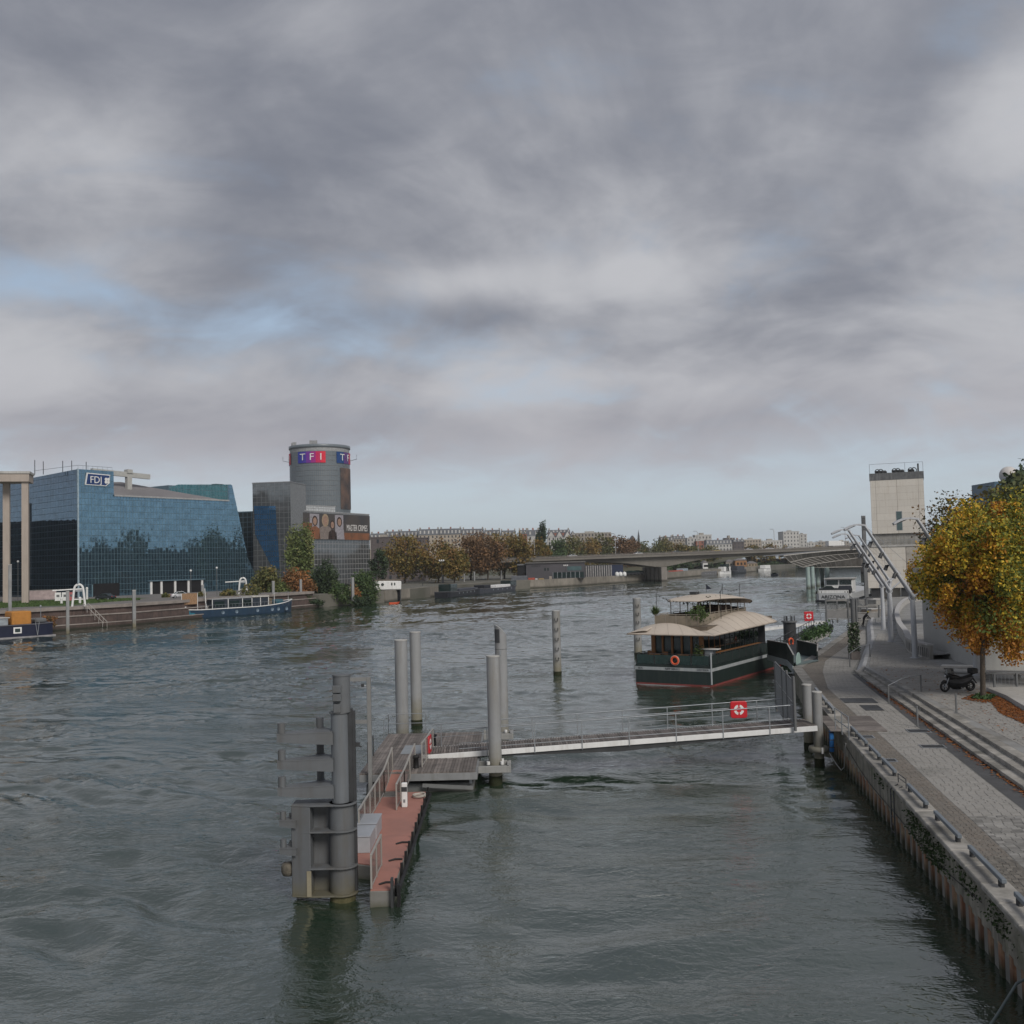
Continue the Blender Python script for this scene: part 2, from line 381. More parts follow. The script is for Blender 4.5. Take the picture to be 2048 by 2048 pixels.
def wave_field(X, Y, rg):
    """height of wind chop and slow swell from many crossing wave trains, gathered in patches"""
    wx = X + 1.6 * np.sin(Y * .11 + 1) + .9 * np.sin(X * .19 + Y * .07) + .35 * np.sin(Y * .53 + X * .3); wy = Y + 1.4 * np.sin(X * .13 + 2) + .8 * np.sin(X * .23 - Y * .17) + .3 * np.sin(X * .61)
    h = np.zeros_like(X); calm = np.clip((Y - 30) / 32, .30, .78) * np.where(X < -9, 1.2, 1.0)
    for i in range(110):
        lam = np.exp(rg.uniform(np.log(.62), np.log(6.0))); th = rg.normal(1.45, .42) if i % 4 else rg.normal(.35, .5); k = 2 * np.pi / lam
        a = .0062 * lam ** .95 * rg.uniform(.5, 1.3); ph = k * (wx * np.cos(th) + wy * np.sin(th)) + rg.uniform(0, 6.28); s_ = np.sin(ph); h += a * (s_ + .25 * np.cos(2 * ph)) * (np.clip(1.15 - Y / 110, .42, 1) if lam > 2.2 else calm)
    patch = .62 + .38 * np.sin(X * .09 + .6 * np.sin(Y * .08)) * np.sin(Y * .12 + .8 * np.sin(X * .06 + 1)) + .22 * np.sin(X * .31 - Y * .23)
    return h * np.clip(patch, .22, 1.15)
xs_w = np.concatenate([np.arange(-84, 52, .25), np.arange(52, 132.1, .8)]); ys_w = np.concatenate([np.arange(8, 60, .19), np.arange(60, 175, .34), np.arange(175, 520.1, .85)]); XW, YW = np.meshgrid(xs_w, ys_w)
HW_ = wave_field(XW, YW, np.random.default_rng(77))
fade = np.clip((XW + 84) / 10, 0, 1) * np.clip((132 - XW) / 12, 0, 1) * np.clip((YW - 8) / 5, 0, 1) * np.clip((520 - YW) / 60, 0, 1); HW_ *= fade
nx, ny = len(xs_w), len(ys_w); idx = np.arange(nx * ny).reshape(ny, nx); Q = np.stack([idx[:-1, :-1], idx[:-1, 1:], idx[1:, 1:], idx[1:, :-1]], -1).reshape(-1, 4)
me_w = bpy.data.meshes.new('river'); co = np.stack([XW, YW, HW_], -1).reshape(-1, 3)
ring = np.array([(-3000, -400, 0), (3000, -400, 0), (3000, 6000, 0), (-3000, 6000, 0)], float); co = np.concatenate([co, ring]); n0 = nx * ny
c00, c10, c11, c01 = idx[0, 0], idx[0, -1], idx[-1, -1], idx[-1, 0]
Q = np.concatenate([Q, [[n0, n0 + 1, c10, c00], [n0 + 1, n0 + 2, c11, c10], [n0 + 2, n0 + 3, c01, c11], [n0 + 3, n0, c00, c01]]])
me_w.vertices.add(len(co)); me_w.vertices.foreach_set('co', co.reshape(-1).astype(np.float32)); me_w.loops.add(Q.size); me_w.loops.foreach_set('vertex_index', Q.reshape(-1).astype(np.int32)); me_w.polygons.add(len(Q)); me_w.polygons.foreach_set('loop_start', np.arange(0, Q.size, 4, dtype=np.int32)); me_w.polygons.foreach_set('use_smooth', np.ones(len(Q), bool)); me_w.materials.append(WM); me_w.update(calc_edges=True)
river = put('river', me_w); struct(river)

# ================================================================== right bank ground
ZQ, ZP = 1.73, 2.20
EDGE = [(5.0, -12), (8.6, 9), (11.0, 23), (15.5, 50), (17.3, 60), (20.4, 75.6), (24.6, 85), (28.1, 93), (36.8, 113), (45, 133), (53, 157), (58, 180), (70, 200), (108, 300), (180, 500), (300, 830), (330, 862)]
STEP = [(9.0, -12), (15.2, 24), (17.28, 35.5), (23.72, 72.6)]                 # foot of the steps
UPP = [(23.9, 70.9), (27.3, 80), (33.0, 95), (40.5, 117), (49, 140), (57.5, 160), (66, 181)]    # far boundary of the upper terrace
def along(poly, y):
    for (a, b), (c, d) in zip(poly, poly[1:]):
        if b <= y <= d: return a + (c - a) * (y - b) / (d - b)
    return poly[0][0] if y < poly[0][1] else poly[-1][0]
low = [(x + .02, y) for x, y in EDGE[:13]] + [(90, 200), (90, 120), (40, 74), (24.5, 72), (18.2, 35.5), (9.9, -12)]
b = MB(); b.prism(low, -1.5, ZQ); quay = b.build('quay_pavement', M_pave); struct(quay)
farb = [(58.5, 181), (70, 200), (108, 300), (180, 500), (300, 830), (330, 862), (237, 862), (400, 1300), (2500, 2500), (2500, 150), (66, 150)]
b = MB(); b.prism([(57.0, 172)] + farb[:6] + [(2500, 862), (2500, 172)], -1.5, 1.70); o = b.build('right_bank_ground', M_earth); struct(o)
upper = [(18.75, 35.5), (24.0, 70.9)] + UPP[1:] + [(90, 195), (260, 195), (260, -12), (10.2, -12)]
M_plaza = mat('plaza_paving', (.285, .285, .28), .85, col2=(.225, .222, .215), scale=.7, bump=.35, bscale=12, grime=(.155, .145, .13))
b = MB(); b.prism(upper, -1.4, ZP); plaza = b.build('plaza_pavement', M_plaza); struct(plaza)
# joints in the plaza slabs: pavers laid as real stones near the river
def pavers(name, poly_l, poly_r, y0, y1, sx, sy, z, mt, parent, rg, nbig=0, skew=.168, gap=.007, pattern=.5):
    """rows of individual stones between two boundary lines; the nbig largest in view become single parts"""
    B_, T_ = [], []; row = 0; y = y0; singles = []
    while y < y1:
        xl, xr = along(poly_l, y), along(poly_r, y); x = xl - rg.uniform(0, sx) * pattern
        while x < xr:
            a, c = max(x, xl), min(x + sx, xr)
            if c - a > sx * .2:
                h = z + rg.uniform(.004, .016); B_.append((a + gap / 2, c - gap / 2, y + gap / 2, y + sy - gap / 2, h)); T_.append(rg.random())
            x += sx
        y += sy; row += 1
    A = np.array(B_); T = np.array(T_)
    ym = (A[:, 2] + A[:, 3]) / 2; sk = lambda yy: (yy - ym) * skew
    x0, x1, ya, yb, h = A.T
    def P(x, yy, hh): return np.stack([x + sk(yy), yy, hh], 1)
    bt = np.full_like(h, z - .03); bv = .008
    top = np.stack([P(x0 + bv, ya + bv, h), P(x1 - bv, ya + bv, h), P(x1 - bv, yb - bv, h), P(x0 + bv, yb - bv, h)], 1)
    base = np.stack([P(x0, ya, bt), P(x1, ya, bt), P(x1, yb, bt), P(x0, yb, bt)], 1)
    keep = np.ones(len(A), bool)
    if nbig:
        inview = np.where((ym > 22.8) & (x0 / ym < .50))[0]
        big = inview[np.argsort(ym[inview])[:nbig]]; keep[big] = False
        mes = {}
        for i in big:
            hx, hy = (x1[i] - x0[i]) / 2, (yb[i] - ya[i]) / 2; k = (round(hx, 2), round(hy, 2))
            if k not in mes:
                q = MB(); s_ = skew
                def C(x, yy, zz): return (x + yy * s_, yy, zz)
                q.add([C(-hx, -hy, -.04), C(hx, -hy, -.04), C(hx, hy, -.04), C(-hx, hy, -.04), C(-hx + bv, -hy + bv, 0), C(hx - bv, -hy + bv, 0), C(hx - bv, hy - bv, 0), C(-hx + bv, hy - bv, 0)],
                      [(4, 5, 6, 7), (0, 1, 5, 4), (1, 2, 6, 5), (2, 3, 7, 6), (3, 0, 4, 7)])
                me_ = q.mesh(name); me_.materials.append(MATS[mt.name + '_single']); mes[k] = me_
            put(name, mes[k], parent, loc=((x0[i] + x1[i]) / 2, ym[i], h[i]))
    quads = [top] + [np.stack([base[:, j], base[:, (j + 1) % 4], top[:, (j + 1) % 4], top[:, j]], 1) for j in range(4)]
    V = np.concatenate([q[keep] for q in quads]); T = np.concatenate([T[keep]] * 5)
    o = put(name + '_field', facemesh(name + '_field', V, 4, T, mt), parent); o['kind'] = 'stuff'; return o
def paver_mat(name, cols, grime):
    m = mat(name, cols[0], .85, attr=cols, scale=1.1, bump=.35, bscale=25, grime=grime)
    mat(name + '_single', cols[len(cols) // 2], .85, var=.3, scale=1.1, bump=.35, bscale=25, grime=grime, rnd=.35); return m
M_pv_grey = paver_mat('grey_pavers', [(.262, .25, .232), (.302, .289, .27), (.286, .276, .26), (.322, .307, .285)], (.19, .185, .17))
M_pv_brown = paver_mat('brown_cobbles', [(.16, .14, .12), (.195, .17, .145), (.18, .165, .145), (.225, .20, .175)], (.13, .12, .105))
prg = np.random.default_rng(3)
def off(poly, d): return [(x + d, y) for x, y in poly]
BRN = [(6.2, -12), (13.72, 30.9), (14.44, 35.3), (16.5, 47), (17.4, 53), (19.3, 64), (21.7, 73), (24.0, 80), (27.2, 87), (29.5, 92), (38.3, 113)]       # edge of the brown cobble strip
ASF = [(8.3, -12), (14.4, 24), (16.45, 35.5), (18.95, 49), (20.3, 56), (23.1, 71)]                                          # strip of asphalt at the foot of the steps
pavers('cobble', off(EDGE, .62), BRN, 20, 112, .17, .13, ZQ, M_pv_brown, quay, prg, nbig=150)
pavers('paving_slab', off(BRN, .01), ASF[:-1] + [(23.1, 71), (23.4, 72), (26.6, 80), (32.3, 95), (39.8, 117)], 20, 112, .30, .20, ZQ, M_pv_grey, quay, prg, nbig=150)
b = MB()
for (a, y0), (c, y1) in zip(ASF, ASF[1:]):
    s0, s1 = along(STEP, y0), along(STEP, y1)
    b.add([(a + .02, y0, ZQ + .006), (s0 + .3, y0, ZQ + .006), (s1 + .3, y1, ZQ + .006), (c + .02, y1, ZQ + .006)], [(0, 1, 2, 3)])
o = b.build('asphalt_strip', M_asph); struct(o)
pavers('plaza_slab', [(19.05, 34), (24.3, 70.9), (27.6, 80), (33.3, 95), (36, 102)], [(21, 34), (24.5, 50), (26.2, 57), (30, 75), (33, 90), (38, 102)], 36, 100, .32, .22, ZP, M_pv_grey, plaza, prg)
# light stone kerb where the terrace runs on beyond the steps
kb = thing('terrace_kerb', 'pale stone kerb strip running along the quay beyond the steps', 'kerb', (24, 71, ZQ))
for i in range(26):
    y0 = 71.5 + i * 3.2; y1 = y0 + 3.16; p, q = (along(UPP, y0), y0), (along(UPP, y1), y1)
    b = MB(); b.ext([(p[0] - .55 - 24, p[1] - 71, 0), (p[0] + .12 - 24, p[1] - 71, 0), (p[0] + .12 - 24, p[1] - 71, .485), (p[0] - .15 - 24, p[1] - 71, .485), (p[0] - .55 - 24, p[1] - 71, .12)], (q[0] - p[0], q[1] - p[1], 0))
    b.build('kerb_stone', mat('kerb_stone', (.42, .42, .42), .8, var=.2, bump=.2, rnd=.15), kb, bevel=.01)
# ---- steps
st = thing('stone_steps', 'long run of three worn stone steps climbing from the quay to the plaza', 'steps', (15.2, 24, ZQ))
sd_ = Vector((STEP[3][0] - STEP[2][0], STEP[3][1] - STEP[2][1], 0)).normalized(); sr_ = Vector((sd_.y, -sd_.x, 0))
o0 = Vector((17.28, 35.5, 0)) - sd_ * 13.5
for k in range(3):
    n = 34 if k == 0 else 33
    for i in range(n):
        L_ = 1.5; p = o0 + sd_ * (i * L_) + sr_ * (k * .44) - Vector((15.2, 24, 0)); j = rng.uniform(-.008, .008)
        b = MB(); c = p + sd_ * (L_ / 2) + sr_ * .24; b.cbox((c.x, c.y, (k + .5) * .157 + j - .02), (.48, L_ - .012, .157 + .04), math.atan2(sd_.y, sd_.x) - math.pi / 2)
        b.build('step_slab', M_stone, st, bevel=.015)
# ---- quay wall: concrete cap, coping stones and steel sheet piles
qw = thing('quay_wall', 'weathered concrete quay wall standing on rusty steel sheet piles', 'wall', (11, 23, 0))
def edge_pt(y, d=0.0, z=0.0): return Vector((along(EDGE, y) - 11 + d, y - 23, z))
ys = [4 + 2.9 * i for i in range(21)]
for a, c in zip(ys, ys[1:]):
    b = MB(); p, q = edge_pt(a, -.02), edge_pt(c - .012, -.02); dv = q - p
    b.ext([p + Vector((0, 0, .62 + rng.uniform(-.04, .04))), p + Vector((.55, 0, .62)), p + Vector((.55, 0, 1.66)), p + Vector((-.0, 0, 1.66))], dv); b.build('cap_beam', M_cap, qw, bevel=.02)
    for h in range(2):
        p2 = p + dv * (h / 2); b = MB(); b.ext([p2 + Vector((-.10, 0, 1.655)), p2 + Vector((.62, 0, 1.655)), p2 + Vector((.62, 0, 1.80 + rng.uniform(-.008, .01))), p2 + Vector((-.10, 0, 1.80))], dv * .495)
        b.build('coping_stone', M_stone, qw, bevel=.025)
y = 20.0; i = 0
bp_ = MB(); bp_.ext([(-.02, -.30, -1.2), (.22, -.12, -1.2), (.22, .12, -1.2), (-.02, .30, -1.2), (.03, .30, -1.2), (.28, .12, -1.2), (.28, -.12, -1.2), (.03, -.30, -1.2)], (0, 0, 1.95))
me_p = bp_.mesh('sheet_pile'); me_p.materials.append(M_sheet)
while y < 62:
    p = edge_pt(y, .02 if i % 2 == 0 else .24); o = put('sheet_pile', me_p, qw, loc=p, rz=-.166 + (math.pi if i % 2 else 0)); y += .42; i += 1
b = MB()
for (a, c), (d, e) in zip(EDGE[3:], EDGE[4:12]): b.ext([(a - 11, c - 23, -1), (a - 10.6, c - 23, -1), (a - 10.6, c - 23, 1.70), (a - 11, c - 23, 1.70)], (d - a, e - c, 0))
b.build('far_wall', M_cap, qw)
b = MB()
for (a, c), (d, e) in zip(EDGE[3:], EDGE[4:12]): b.ext([(a - 11.12, c - 23, 1.70), (a - 10.45, c - 23, 1.70), (a - 10.45, c - 23, 1.79), (a - 11.12, c - 23, 1.79)], (d - a, e - c, 0))
b.build('far_coping', M_stone, qw)
# ladder, mooring hook, hanging cable on the wall face
b = MB(); p = edge_pt(36.4, -.16)
for s in (-.2, .2): b.tube([p + Vector((s * .1, s, .15)), p + Vector((s * .1, s, 1.7)), p + Vector((.3, s, 1.86))], .022, 6)
for k in range(6): b.tube([p + Vector((-.02, -.2, .25 + k * .26)), p + Vector((.02, .2, .25 + k * .26))], .015, 6)
b.build('ladder', M_steel_d, qw)
b = MB(); p = edge_pt(36.6, .1, 1.80); b.tube([p + Vector((.1, -.5, 0)), p + Vector((.1, -.5, .32)), p + Vector((.2, .5, .32)), p + Vector((.2, .5, 0))], .02, 6); b.tube([p + Vector((.1, -.5, .18)), p + Vector((.2, .5, .18))], .014, 6); b.build('ladder_guard', M_steel_d, qw)
b = MB(); pts = [edge_pt(48 - t * 22, -.06, 1.25 - .5 * math.sin(math.pi * t) * (1 + .2 * math.sin(9 * t))) for t in np.linspace(0, 1, 30)]; b.tube(pts, .012, 5); b.build('hanging_cable', M_black, qw)
b = MB(); p = edge_pt(22.6, -.1, .75); b.tube([p, p + Vector((-.25, -.1, -.05)), p + Vector((-.9, -.5, -.55)), p + Vector((-1.25, -.65, -.85))], .03, 8); b.build('drain_hose', mat('hose', (.16, .19, .19), .6), qw)
# ivy and moss hanging from the cap
mv = []
for y0, n, dz in [(33.5, 260, .8), (31.5, 300, .9), (30.2, 240, .8), (27.2, 120, .5), (24.6, 160, .6), (39, 60, .3)]:
    for _ in range(n):
        a = rng.random(); mv.append(edge_pt(y0 + rng.normal() * .6, -.05 - rng.random() * .08, 1.6 - a * dz))
C = np.array([tuple(p) for p in mv]); put('ivy', facemesh('ivy', leaf_quads(C, .045, rng), 4, rng.random(len(C)), mat('ivy_leaf', (.03, .06, .02), .8, attr=[(.02, .04, .012), (.05, .08, .025)])), qw)['kind'] = 'stuff'
# ---- low kerb rails along the quay edge (steel beams)
for i_, (a, c) in enumerate([(47.9, 46.3), (45.9, 43.9), (43.2, 41.0), (40.4, 38.0), (35.8, 33.1), (32.0, 29.2), (28.2, 25.2), (24.3, 21.6)]):
    p, q = Vector((along(EDGE, a) + .30, a, 0)), Vector((along(EDGE, c) + .30, c, 0))
    t = thing('edge_rail', ORD[i_] + ' low blue grey steel beam on the quay coping from the gangway head', 'rail', (p.x, p.y, ZQ + .07), group='low steel beams along the quay edge')
    d = q - p; b = MB(); b.bar((0, 0, .20), (d.x, d.y, .20), .12, .11); b.build('beam', mat('edge_rail_paint', (.165, .19, .215), .5, var=.15, bump=.04, streak=(.16, .18, .2)), t, bevel=.012)
    for f in (.08, .92): b = MB(); b.box(-.05, .05, -.07, .07, 0, .145); b.build('foot', M_steel_d, t, loc=d * f)
# ---- gratings set in the paving
for i, (x0, y0, x1, y1, zz) in enumerate([(515, 465, 610, 500, 0), (620, 465, 750, 500, 0), (665, 520, 790, 560, 0), (1035, 712, 1160, 735, 0), (590, 760, 715, 780, 0), (1145, 835, 1275, 858, 0), (760, 945, 885, 968, 0)]):
    K = lambda x, y: (1560 + x * .2526, 1280 + y * .2526)
    a, c = gp(*K(x0, y0), ZQ), gp(*K(x1, y1), ZQ); W = max(.75, abs(c.x - a.x) + .5); D = abs(a.y - c.y); W = 1.0 if i > 2 else .95
    t = thing('drain_grating', ['dark square access cover beside the timber boards, river side of the pair', 'dark square access cover of the pair, closer to the steps', 'single dark square access cover below the pair', 'steel drain grating close to the handrail post at the steps', 'pale framed drain grating at the edge of the timber boards', 'steel drain grating in the grey paving before the asphalt strip', 'steel drain grating in the brown cobbles by the ladder guard'][i], 'grating' if i > 2 else 'access cover', ((a.x + c.x) / 2, (a.y + c.y) / 2, ZQ + .012), -.16, 'drain gratings in the quay paving' if i > 2 else 'access covers by the gangway head')
    b = MB(); b.box(-W / 2, W / 2, -D / 2, -D / 2 + .05, 0, .02); b.box(-W / 2, W / 2, D / 2 - .05, D / 2, 0, .02); b.box(-W / 2, -W / 2 + .05, -D / 2 + .05, D / 2 - .05, 0, .02); b.box(W / 2 - .05, W / 2, -D / 2 + .05, D / 2 - .05, 0, .02); b.build('frame', M_galv if i > 2 else M_steel_d, t)
    b = MB(); b.box(-W / 2 + .05, W / 2 - .05, -D / 2 + .05, D / 2 - .05, -.005, .006)
    for k in range(11): x = -W / 2 + .09 + k * (W - .18) / 10; b.box(x - .015, x + .015, -D / 2 + .05, D / 2 - .05, .0065, .017)
    b.build('grid', M_steel_d, t)
# timber mat at the head of the gangway
t = thing('timber_ramp', 'weathered timber boards laid on the quay at the gangway head', 'ramp', (16.0, 50.6, ZQ + .012), -.166)
for i in range(14): b = MB(); b.box(-1.0, 1.55, -2.45 + i * .33, -2.45 + i * .33 + .28, .0, .045); b.build('plank', M_wood, t, bevel=.006)
# ================================================================== left bank ground
LE = [(-150, 98), (-100, 158), (-83, 180), (-72.6, 195), (-67, 211), (-58, 234), (-49, 258)]
LE2 = [(-49, 258), (-35.5, 281), (-23, 325), (-3, 380), (17, 400), (58, 468), (100, 560), (160, 680), (237, 855), (240, 866)]
ZL, ZL2 = 4.0, 3.1
b = MB(); b.prism([(-1500, 98)] + [(x - 2.2, y + 1.6) for x, y in LE] + [(-62, 270), (-62, 700), (-1500, 700)], -1, ZL)
lb = b.build('left_bank_ground', mat('left_bank_asphalt', (.19, .175, .165), .9, col2=(.14, .13, .125), scale=.15, bump=.2)); struct(lb)
b = MB(); b.prism([(-63, 263)] + LE2 + [(2500, 866), (2500, 3000), (-1500, 3000), (-1500, 690), (-63, 690)], -1, ZL2)
lb2 = b.build('left_bank_far_ground', M_earth); struct(lb2)
lw = thing('embankment_wall', 'brown stepped embankment wall with painted letters below the lawn', 'wall', (-83, 180, 0))
o_ = Vector((-83, 180, 0))
def wallrow(pts, o, din, dout, z0, z1):
    b = MB()
    for (a, c), (d, e) in zip(pts, pts[1:]):
        v = Vector((d - a, e - c, 0)); n = Vector((-v.y, v.x, 0)).normalized()
        b.ext([Vector((a, c, z0)) + n * din - o, Vector((a, c, z0)) + n * dout - o, Vector((a, c, z1)) + n * dout - o, Vector((a, c, z1)) + n * din - o], v)
    return b
M_bw = mat('bank_wall', (.12, .085, .075), .9, col2=(.075, .055, .05), scale=.5, bump=.3, streak=(.05, .04, .037), tide=(.1, .6, (.03, .028, .02)))
M_bw2 = mat('bank_wall_coping', (.30, .265, .24), .9, var=.3, scale=.6, bump=.3)
wallrow(LE, o_, 0, 4, -1, .74).build('lower_wall', M_bw, lw); wallrow(LE, o_, -.12, .5, .745, .93).build('lower_coping', M_bw2, lw)
wallrow(LE, o_, .9, 4, .5, 2.2).build('middle_wall', M_bw, lw); wallrow(LE, o_, .75, 1.4, 2.205, 2.42).build('middle_coping', M_bw2, lw)
wallrow(LE, o_, 1.7, 3, 2.0, 3.45).build('upper_wall', M_bw, lw); wallrow(LE, o_, 1.3, 3.2, 3.455, 4.04).build('upper_coping', M_bw2, lw)
s_ = 'SL  LE ON TFOC TON TECSE'; A_, B_ = Vector((-85.2, 180.2, 0)), Vector((-75.1, 194.4, 0))
dv = (B_ - A_).normalized(); nn = Vector((-dv.y, dv.x, 0))
for i, ch in enumerate(s_):
    if ch == ' ': continue
    p = A_ + dv * (i * .82 + .3) - nn * -1.25
    put_text('letter', ch, .95, p - o_ + Vector((0, 0, 2.82)) - nn * .0, dv, mat('graffiti_white', (.6, .58, .56), .8), lw, ext=.02)
t = thing('bank_stair_rail', 'pale double handrail running down the brown embankment wall', 'handrail', (-77, 187, 0))
b = MB()
for s in (0, .9): b.tube([(-1.2 + s * .6, -.5 + s * .8, 4.6), (1.2 + s * .6, 2.2 + s * .8, 1.0)], .06, 6)
b.build('rail', mat('pale_rail', (.45, .43, .40), .6), t)
b = MB()
for k in range(6):
    f = k / 5
    for s in (0, .9): b.tube([(-1.2 + s * .6 + 2.4 * f, -.5 + s * .8 + 2.7 * f, 4.6 - 3.6 * f), (-1.2 + s * .6 + 2.4 * f, -.5 + s * .8 + 2.7 * f, 3.6 - 3.6 * f)], .04, 5)
b.build('post', MATS['pale_rail'], t)
# lawn on the left bank
pts = [gp(0, 1215, ZL), gp(140, 1212, ZL), gp(250, 1200, ZL), gp(300, 1196, ZL), gp(215, 1196, ZL), gp(60, 1203, ZL), gp(0, 1204, ZL)]
b = MB(); b.add([(p.x, p.y, ZL + .01) for p in [gp(-60, 1219, ZL)] + pts + [gp(-60, 1206, ZL)]], [tuple(range(9))]); o = b.build('lawn', M_grass); struct(o)
gx = []
for _ in range(9000):
    u, v = rng.random(), rng.random(); px = -40 + 320 * u; y0_, y1_ = 1217 - px * .06, 1203.5 - px * .025; p = gp(px, y1_ + (y0_ - y1_) * v, ZL); gx.append((p.x, p.y, ZL + .07))
C = np.array(gx); o = put('lawn_grass', facemesh('lawn_grass', leaf_quads(C, .16, rng, -.5), 4, rng.random(len(C)), mat('grass_blades', (.05, .09, .02), .9, attr=[(.035, .07, .015), (.06, .11, .03), (.09, .12, .04)]))); tag(o, 'short green lawn along the left embankment', 'grass', kind='stuff')
# ================================================================== mooring dolphin
dol = thing('mooring_dolphin', 'tall grey steel mooring dolphin with three bracket arms beside the red pontoon', 'dolphin', (-5.40, 31.5, 0))
def plate(b, pts, z, h, m=0): return b.prism(pts, z, z + h, m)
b = MB(); b.cyl((0, 0, -1.5), .37, 4.38, 28); b.build('lower_column', mat('dolphin_steel', (.125, .133, .142), .6, col2=(.105, .111, .118), scale=.9, bump=.06, streak=(.092, .09, .088), grime=(.108, .105, .10), sscale=1.0, tide=(.15, .75, (.12, .11, .075))), dol)
M_dol = MATS['dolphin_steel']
b = MB(); b.cyl((0, 0, -.6), .385, .72, 28); b.build('waterline_band', mat('dolphin_waterline', (.13, .115, .06), .95, col2=(.05, .05, .02), scale=4, bump=.7), dol)
def lip(r, k=20):
    return [(r * math.cos(a), r * math.sin(a)) for a in np.linspace(-math.pi * .62, math.pi * .5, k)]
for z in (.16, .97, 2.05, 2.83):
    poly = lip(.47) + [(-1.47, .42), (-1.47, -.30), (-.90, -.42)]
    b = MB(); plate(b, poly, z, .05); b.build('collar', M_dol, dol, bevel=.01)
b = MB(); b.prism([(-1.47, -.30), (-.88, -.42), (-.88, .40), (-1.47, .40)], .20, 2.83); b.build('fender_box', M_dol, dol, bevel=.02)
b = MB(); b.box(-.90, -.36, .16, .20, .22, 2.82); b.build('back_plate', M_dol, dol)
b = MB(); b.prism([(-1.0, -.425), (-.86, -.45), (-.86, -.42), (-1.0, -.395)], .2, .95); b.build('rubbing_strip', mat('worn_strip', (.27, .24, .17), .8), dol)
b = MB(); pr = [(.30 * math.cos(a), .30 * math.sin(a)) for a in np.linspace(-math.pi, math.pi, 25)[:-1]]; b.prism([(.26 * math.cos(a) - .02, .26 * math.sin(a)) for a in np.linspace(0, 2 * math.pi, 29)[:-1]], 2.86, 5.56); b.build('upper_column', mat('dolphin_steel_bluish', (.15, .163, .178), .55, col2=(.13, .14, .15), scale=.7, bump=.05, streak=(.115, .12, .125), sscale=.9), dol)
b = MB(); b.box(.22, .36, -.02, .22, .1, 5.68); b.build('guide_flange', M_steel_d, dol)
b = MB(); b.box(.361, .44, .02, .2, .1, 5.6); b.build('guide_channel', M_steel_d, dol)
b = MB(); b.prism([(.30 * math.cos(a) - .02, .30 * math.sin(a)) for a in np.linspace(0, 2 * math.pi, 25)[:-1]], 5.561, 5.60); b.build('top_plate', M_dol, dol)
b = MB(); b.cyl((.06, .02, 5.58), .265, 1.10, 24); b.cyl((.06, .02, 6.68), .285, .04, 24); b.build('head_pipe', M_dol, dol)
for z in (6.20, 5.95): b = MB(); b.box(-.16, .10, -.38, -.24, z, z + .22); b.build('head_bracket', M_dol, dol, bevel=.015)
b = MB(); b.box(-.14, .08, -.33, -.23, 5.60, 5.86); b.build('head_foot', M_dol, dol, bevel=.01)
b = MB(); b.tube([(.02, -.2, 5.6), (.08, -.22, 5.72), (.16, -.18, 5.62)], .022, 6); b.build('shackle', M_galv, dol)
for z in (5.00, 4.20, 3.40):
    b = MB()
    b.prism([(-1.85, -.42), (-.20, -.28), (-.20, .26), (-.62, .60), (-.62, .78), (-.86, .78), (-.86, .40), (-1.85, -.20)], z, z + .035)
    a = b.build('bracket_plate', M_dol, dol)
    b = MB(); b.ext([(-1.84, -.41, z), (-.18, -.27, z), (-.18, -.27, z - .36), (-1.0, -.345, z - .30), (-1.84, -.41, z - .22)], (0, .03, 0)); b.build('bracket_web', M_dol, dol)
    b = MB(); b.ext([(-.20, .25, z), (-.84, .74, z), (-.84, .74, z - .13), (-.20, .25, z - .28)], (-.03, -.02, 0)); b.build('rear_web', M_dol, dol)
    for x, y in ((-1.72, -.31), (-.74, .66)): b = MB(); b.cyl((x, y, z + .036), .115, .30, 16); b.build('mooring_peg', M_dol, dol, bevel=.012)
for z in (2.42, 1.60):
    b = MB(); b.prism([(-1.82, -.36), (-1.30, -.44), (-1.30, .1), (-1.82, .1)], z, z + .035); b.build('side_bracket', M_dol, dol)
    b = MB(); b.ext([(-1.82, -.35, z), (-1.30, -.43, z), (-1.30, -.43, z - .2), (-1.82, -.35, z - .15)], (0, .03, 0)); b.build('side_web', M_dol, dol)
    b = MB(); b.cyl((-1.72, -.25, z + .036), .09, .24, 14); b.build('mooring_peg', M_dol, dol, bevel=.01)
    b = MB(); b.cyl((-1.52, -.1, z + .036), .06, .15, 12); b.build('mooring_peg', M_dol, dol)
b = MB(); b.lathe([(.001, -.2), (.17, -.17), (.22, -.06), (.22, .10), (.17, .19), (.001, .2)], (-1.62, -.05, .92), 16); b.build('rope_fender', mat('rope_fender', (.14, .125, .10), .95, var=.5, scale=9, bump=1, bscale=25), dol)
b = MB(); b.box(.44, .56, .1, .2, 4.50, 4.63); b.build('floodlight', M_steel_d, dol); b = MB(); b.tube([(.5, .15, 4.55), (.6, .22, 4.48)], .03, 6); b.build('floodlight_arm', M_steel_d, dol)
# portal frame at the corner of the landing deck, seen past the dolphin
pr_ = gd(738, 1400, 44.8); M_gd = mat('galvanised_dull', (.22, .22, .215), .6, var=.2)
t = thing('portal_frame', 'slim grey steel portal frame with floodlight at the landing deck corner', 'frame', (pr_.x, 44.8, 0))
for x in (0, -1.35): b = MB(); b.bar((x, 0, -1), (x, 0, 5.2), .17, .17); b.build('post', M_gd, t, bevel=.01)
for z in (5.11, 3.28): b = MB(); b.bar((-1.26, 0, z), (-.09, 0, z), .13, .16); b.build('crossbar', M_gd, t)
b = MB(); b.box(-.32, -.20, -.12, .0, 4.78, 4.92); b.build('floodlight', M_steel_d, t); b = MB(); b.tube([(-.2, -.05, 4.84), (-.09, -.02, 4.80)], .035, 6); b.build('floodlight_arm', M_galv, t)

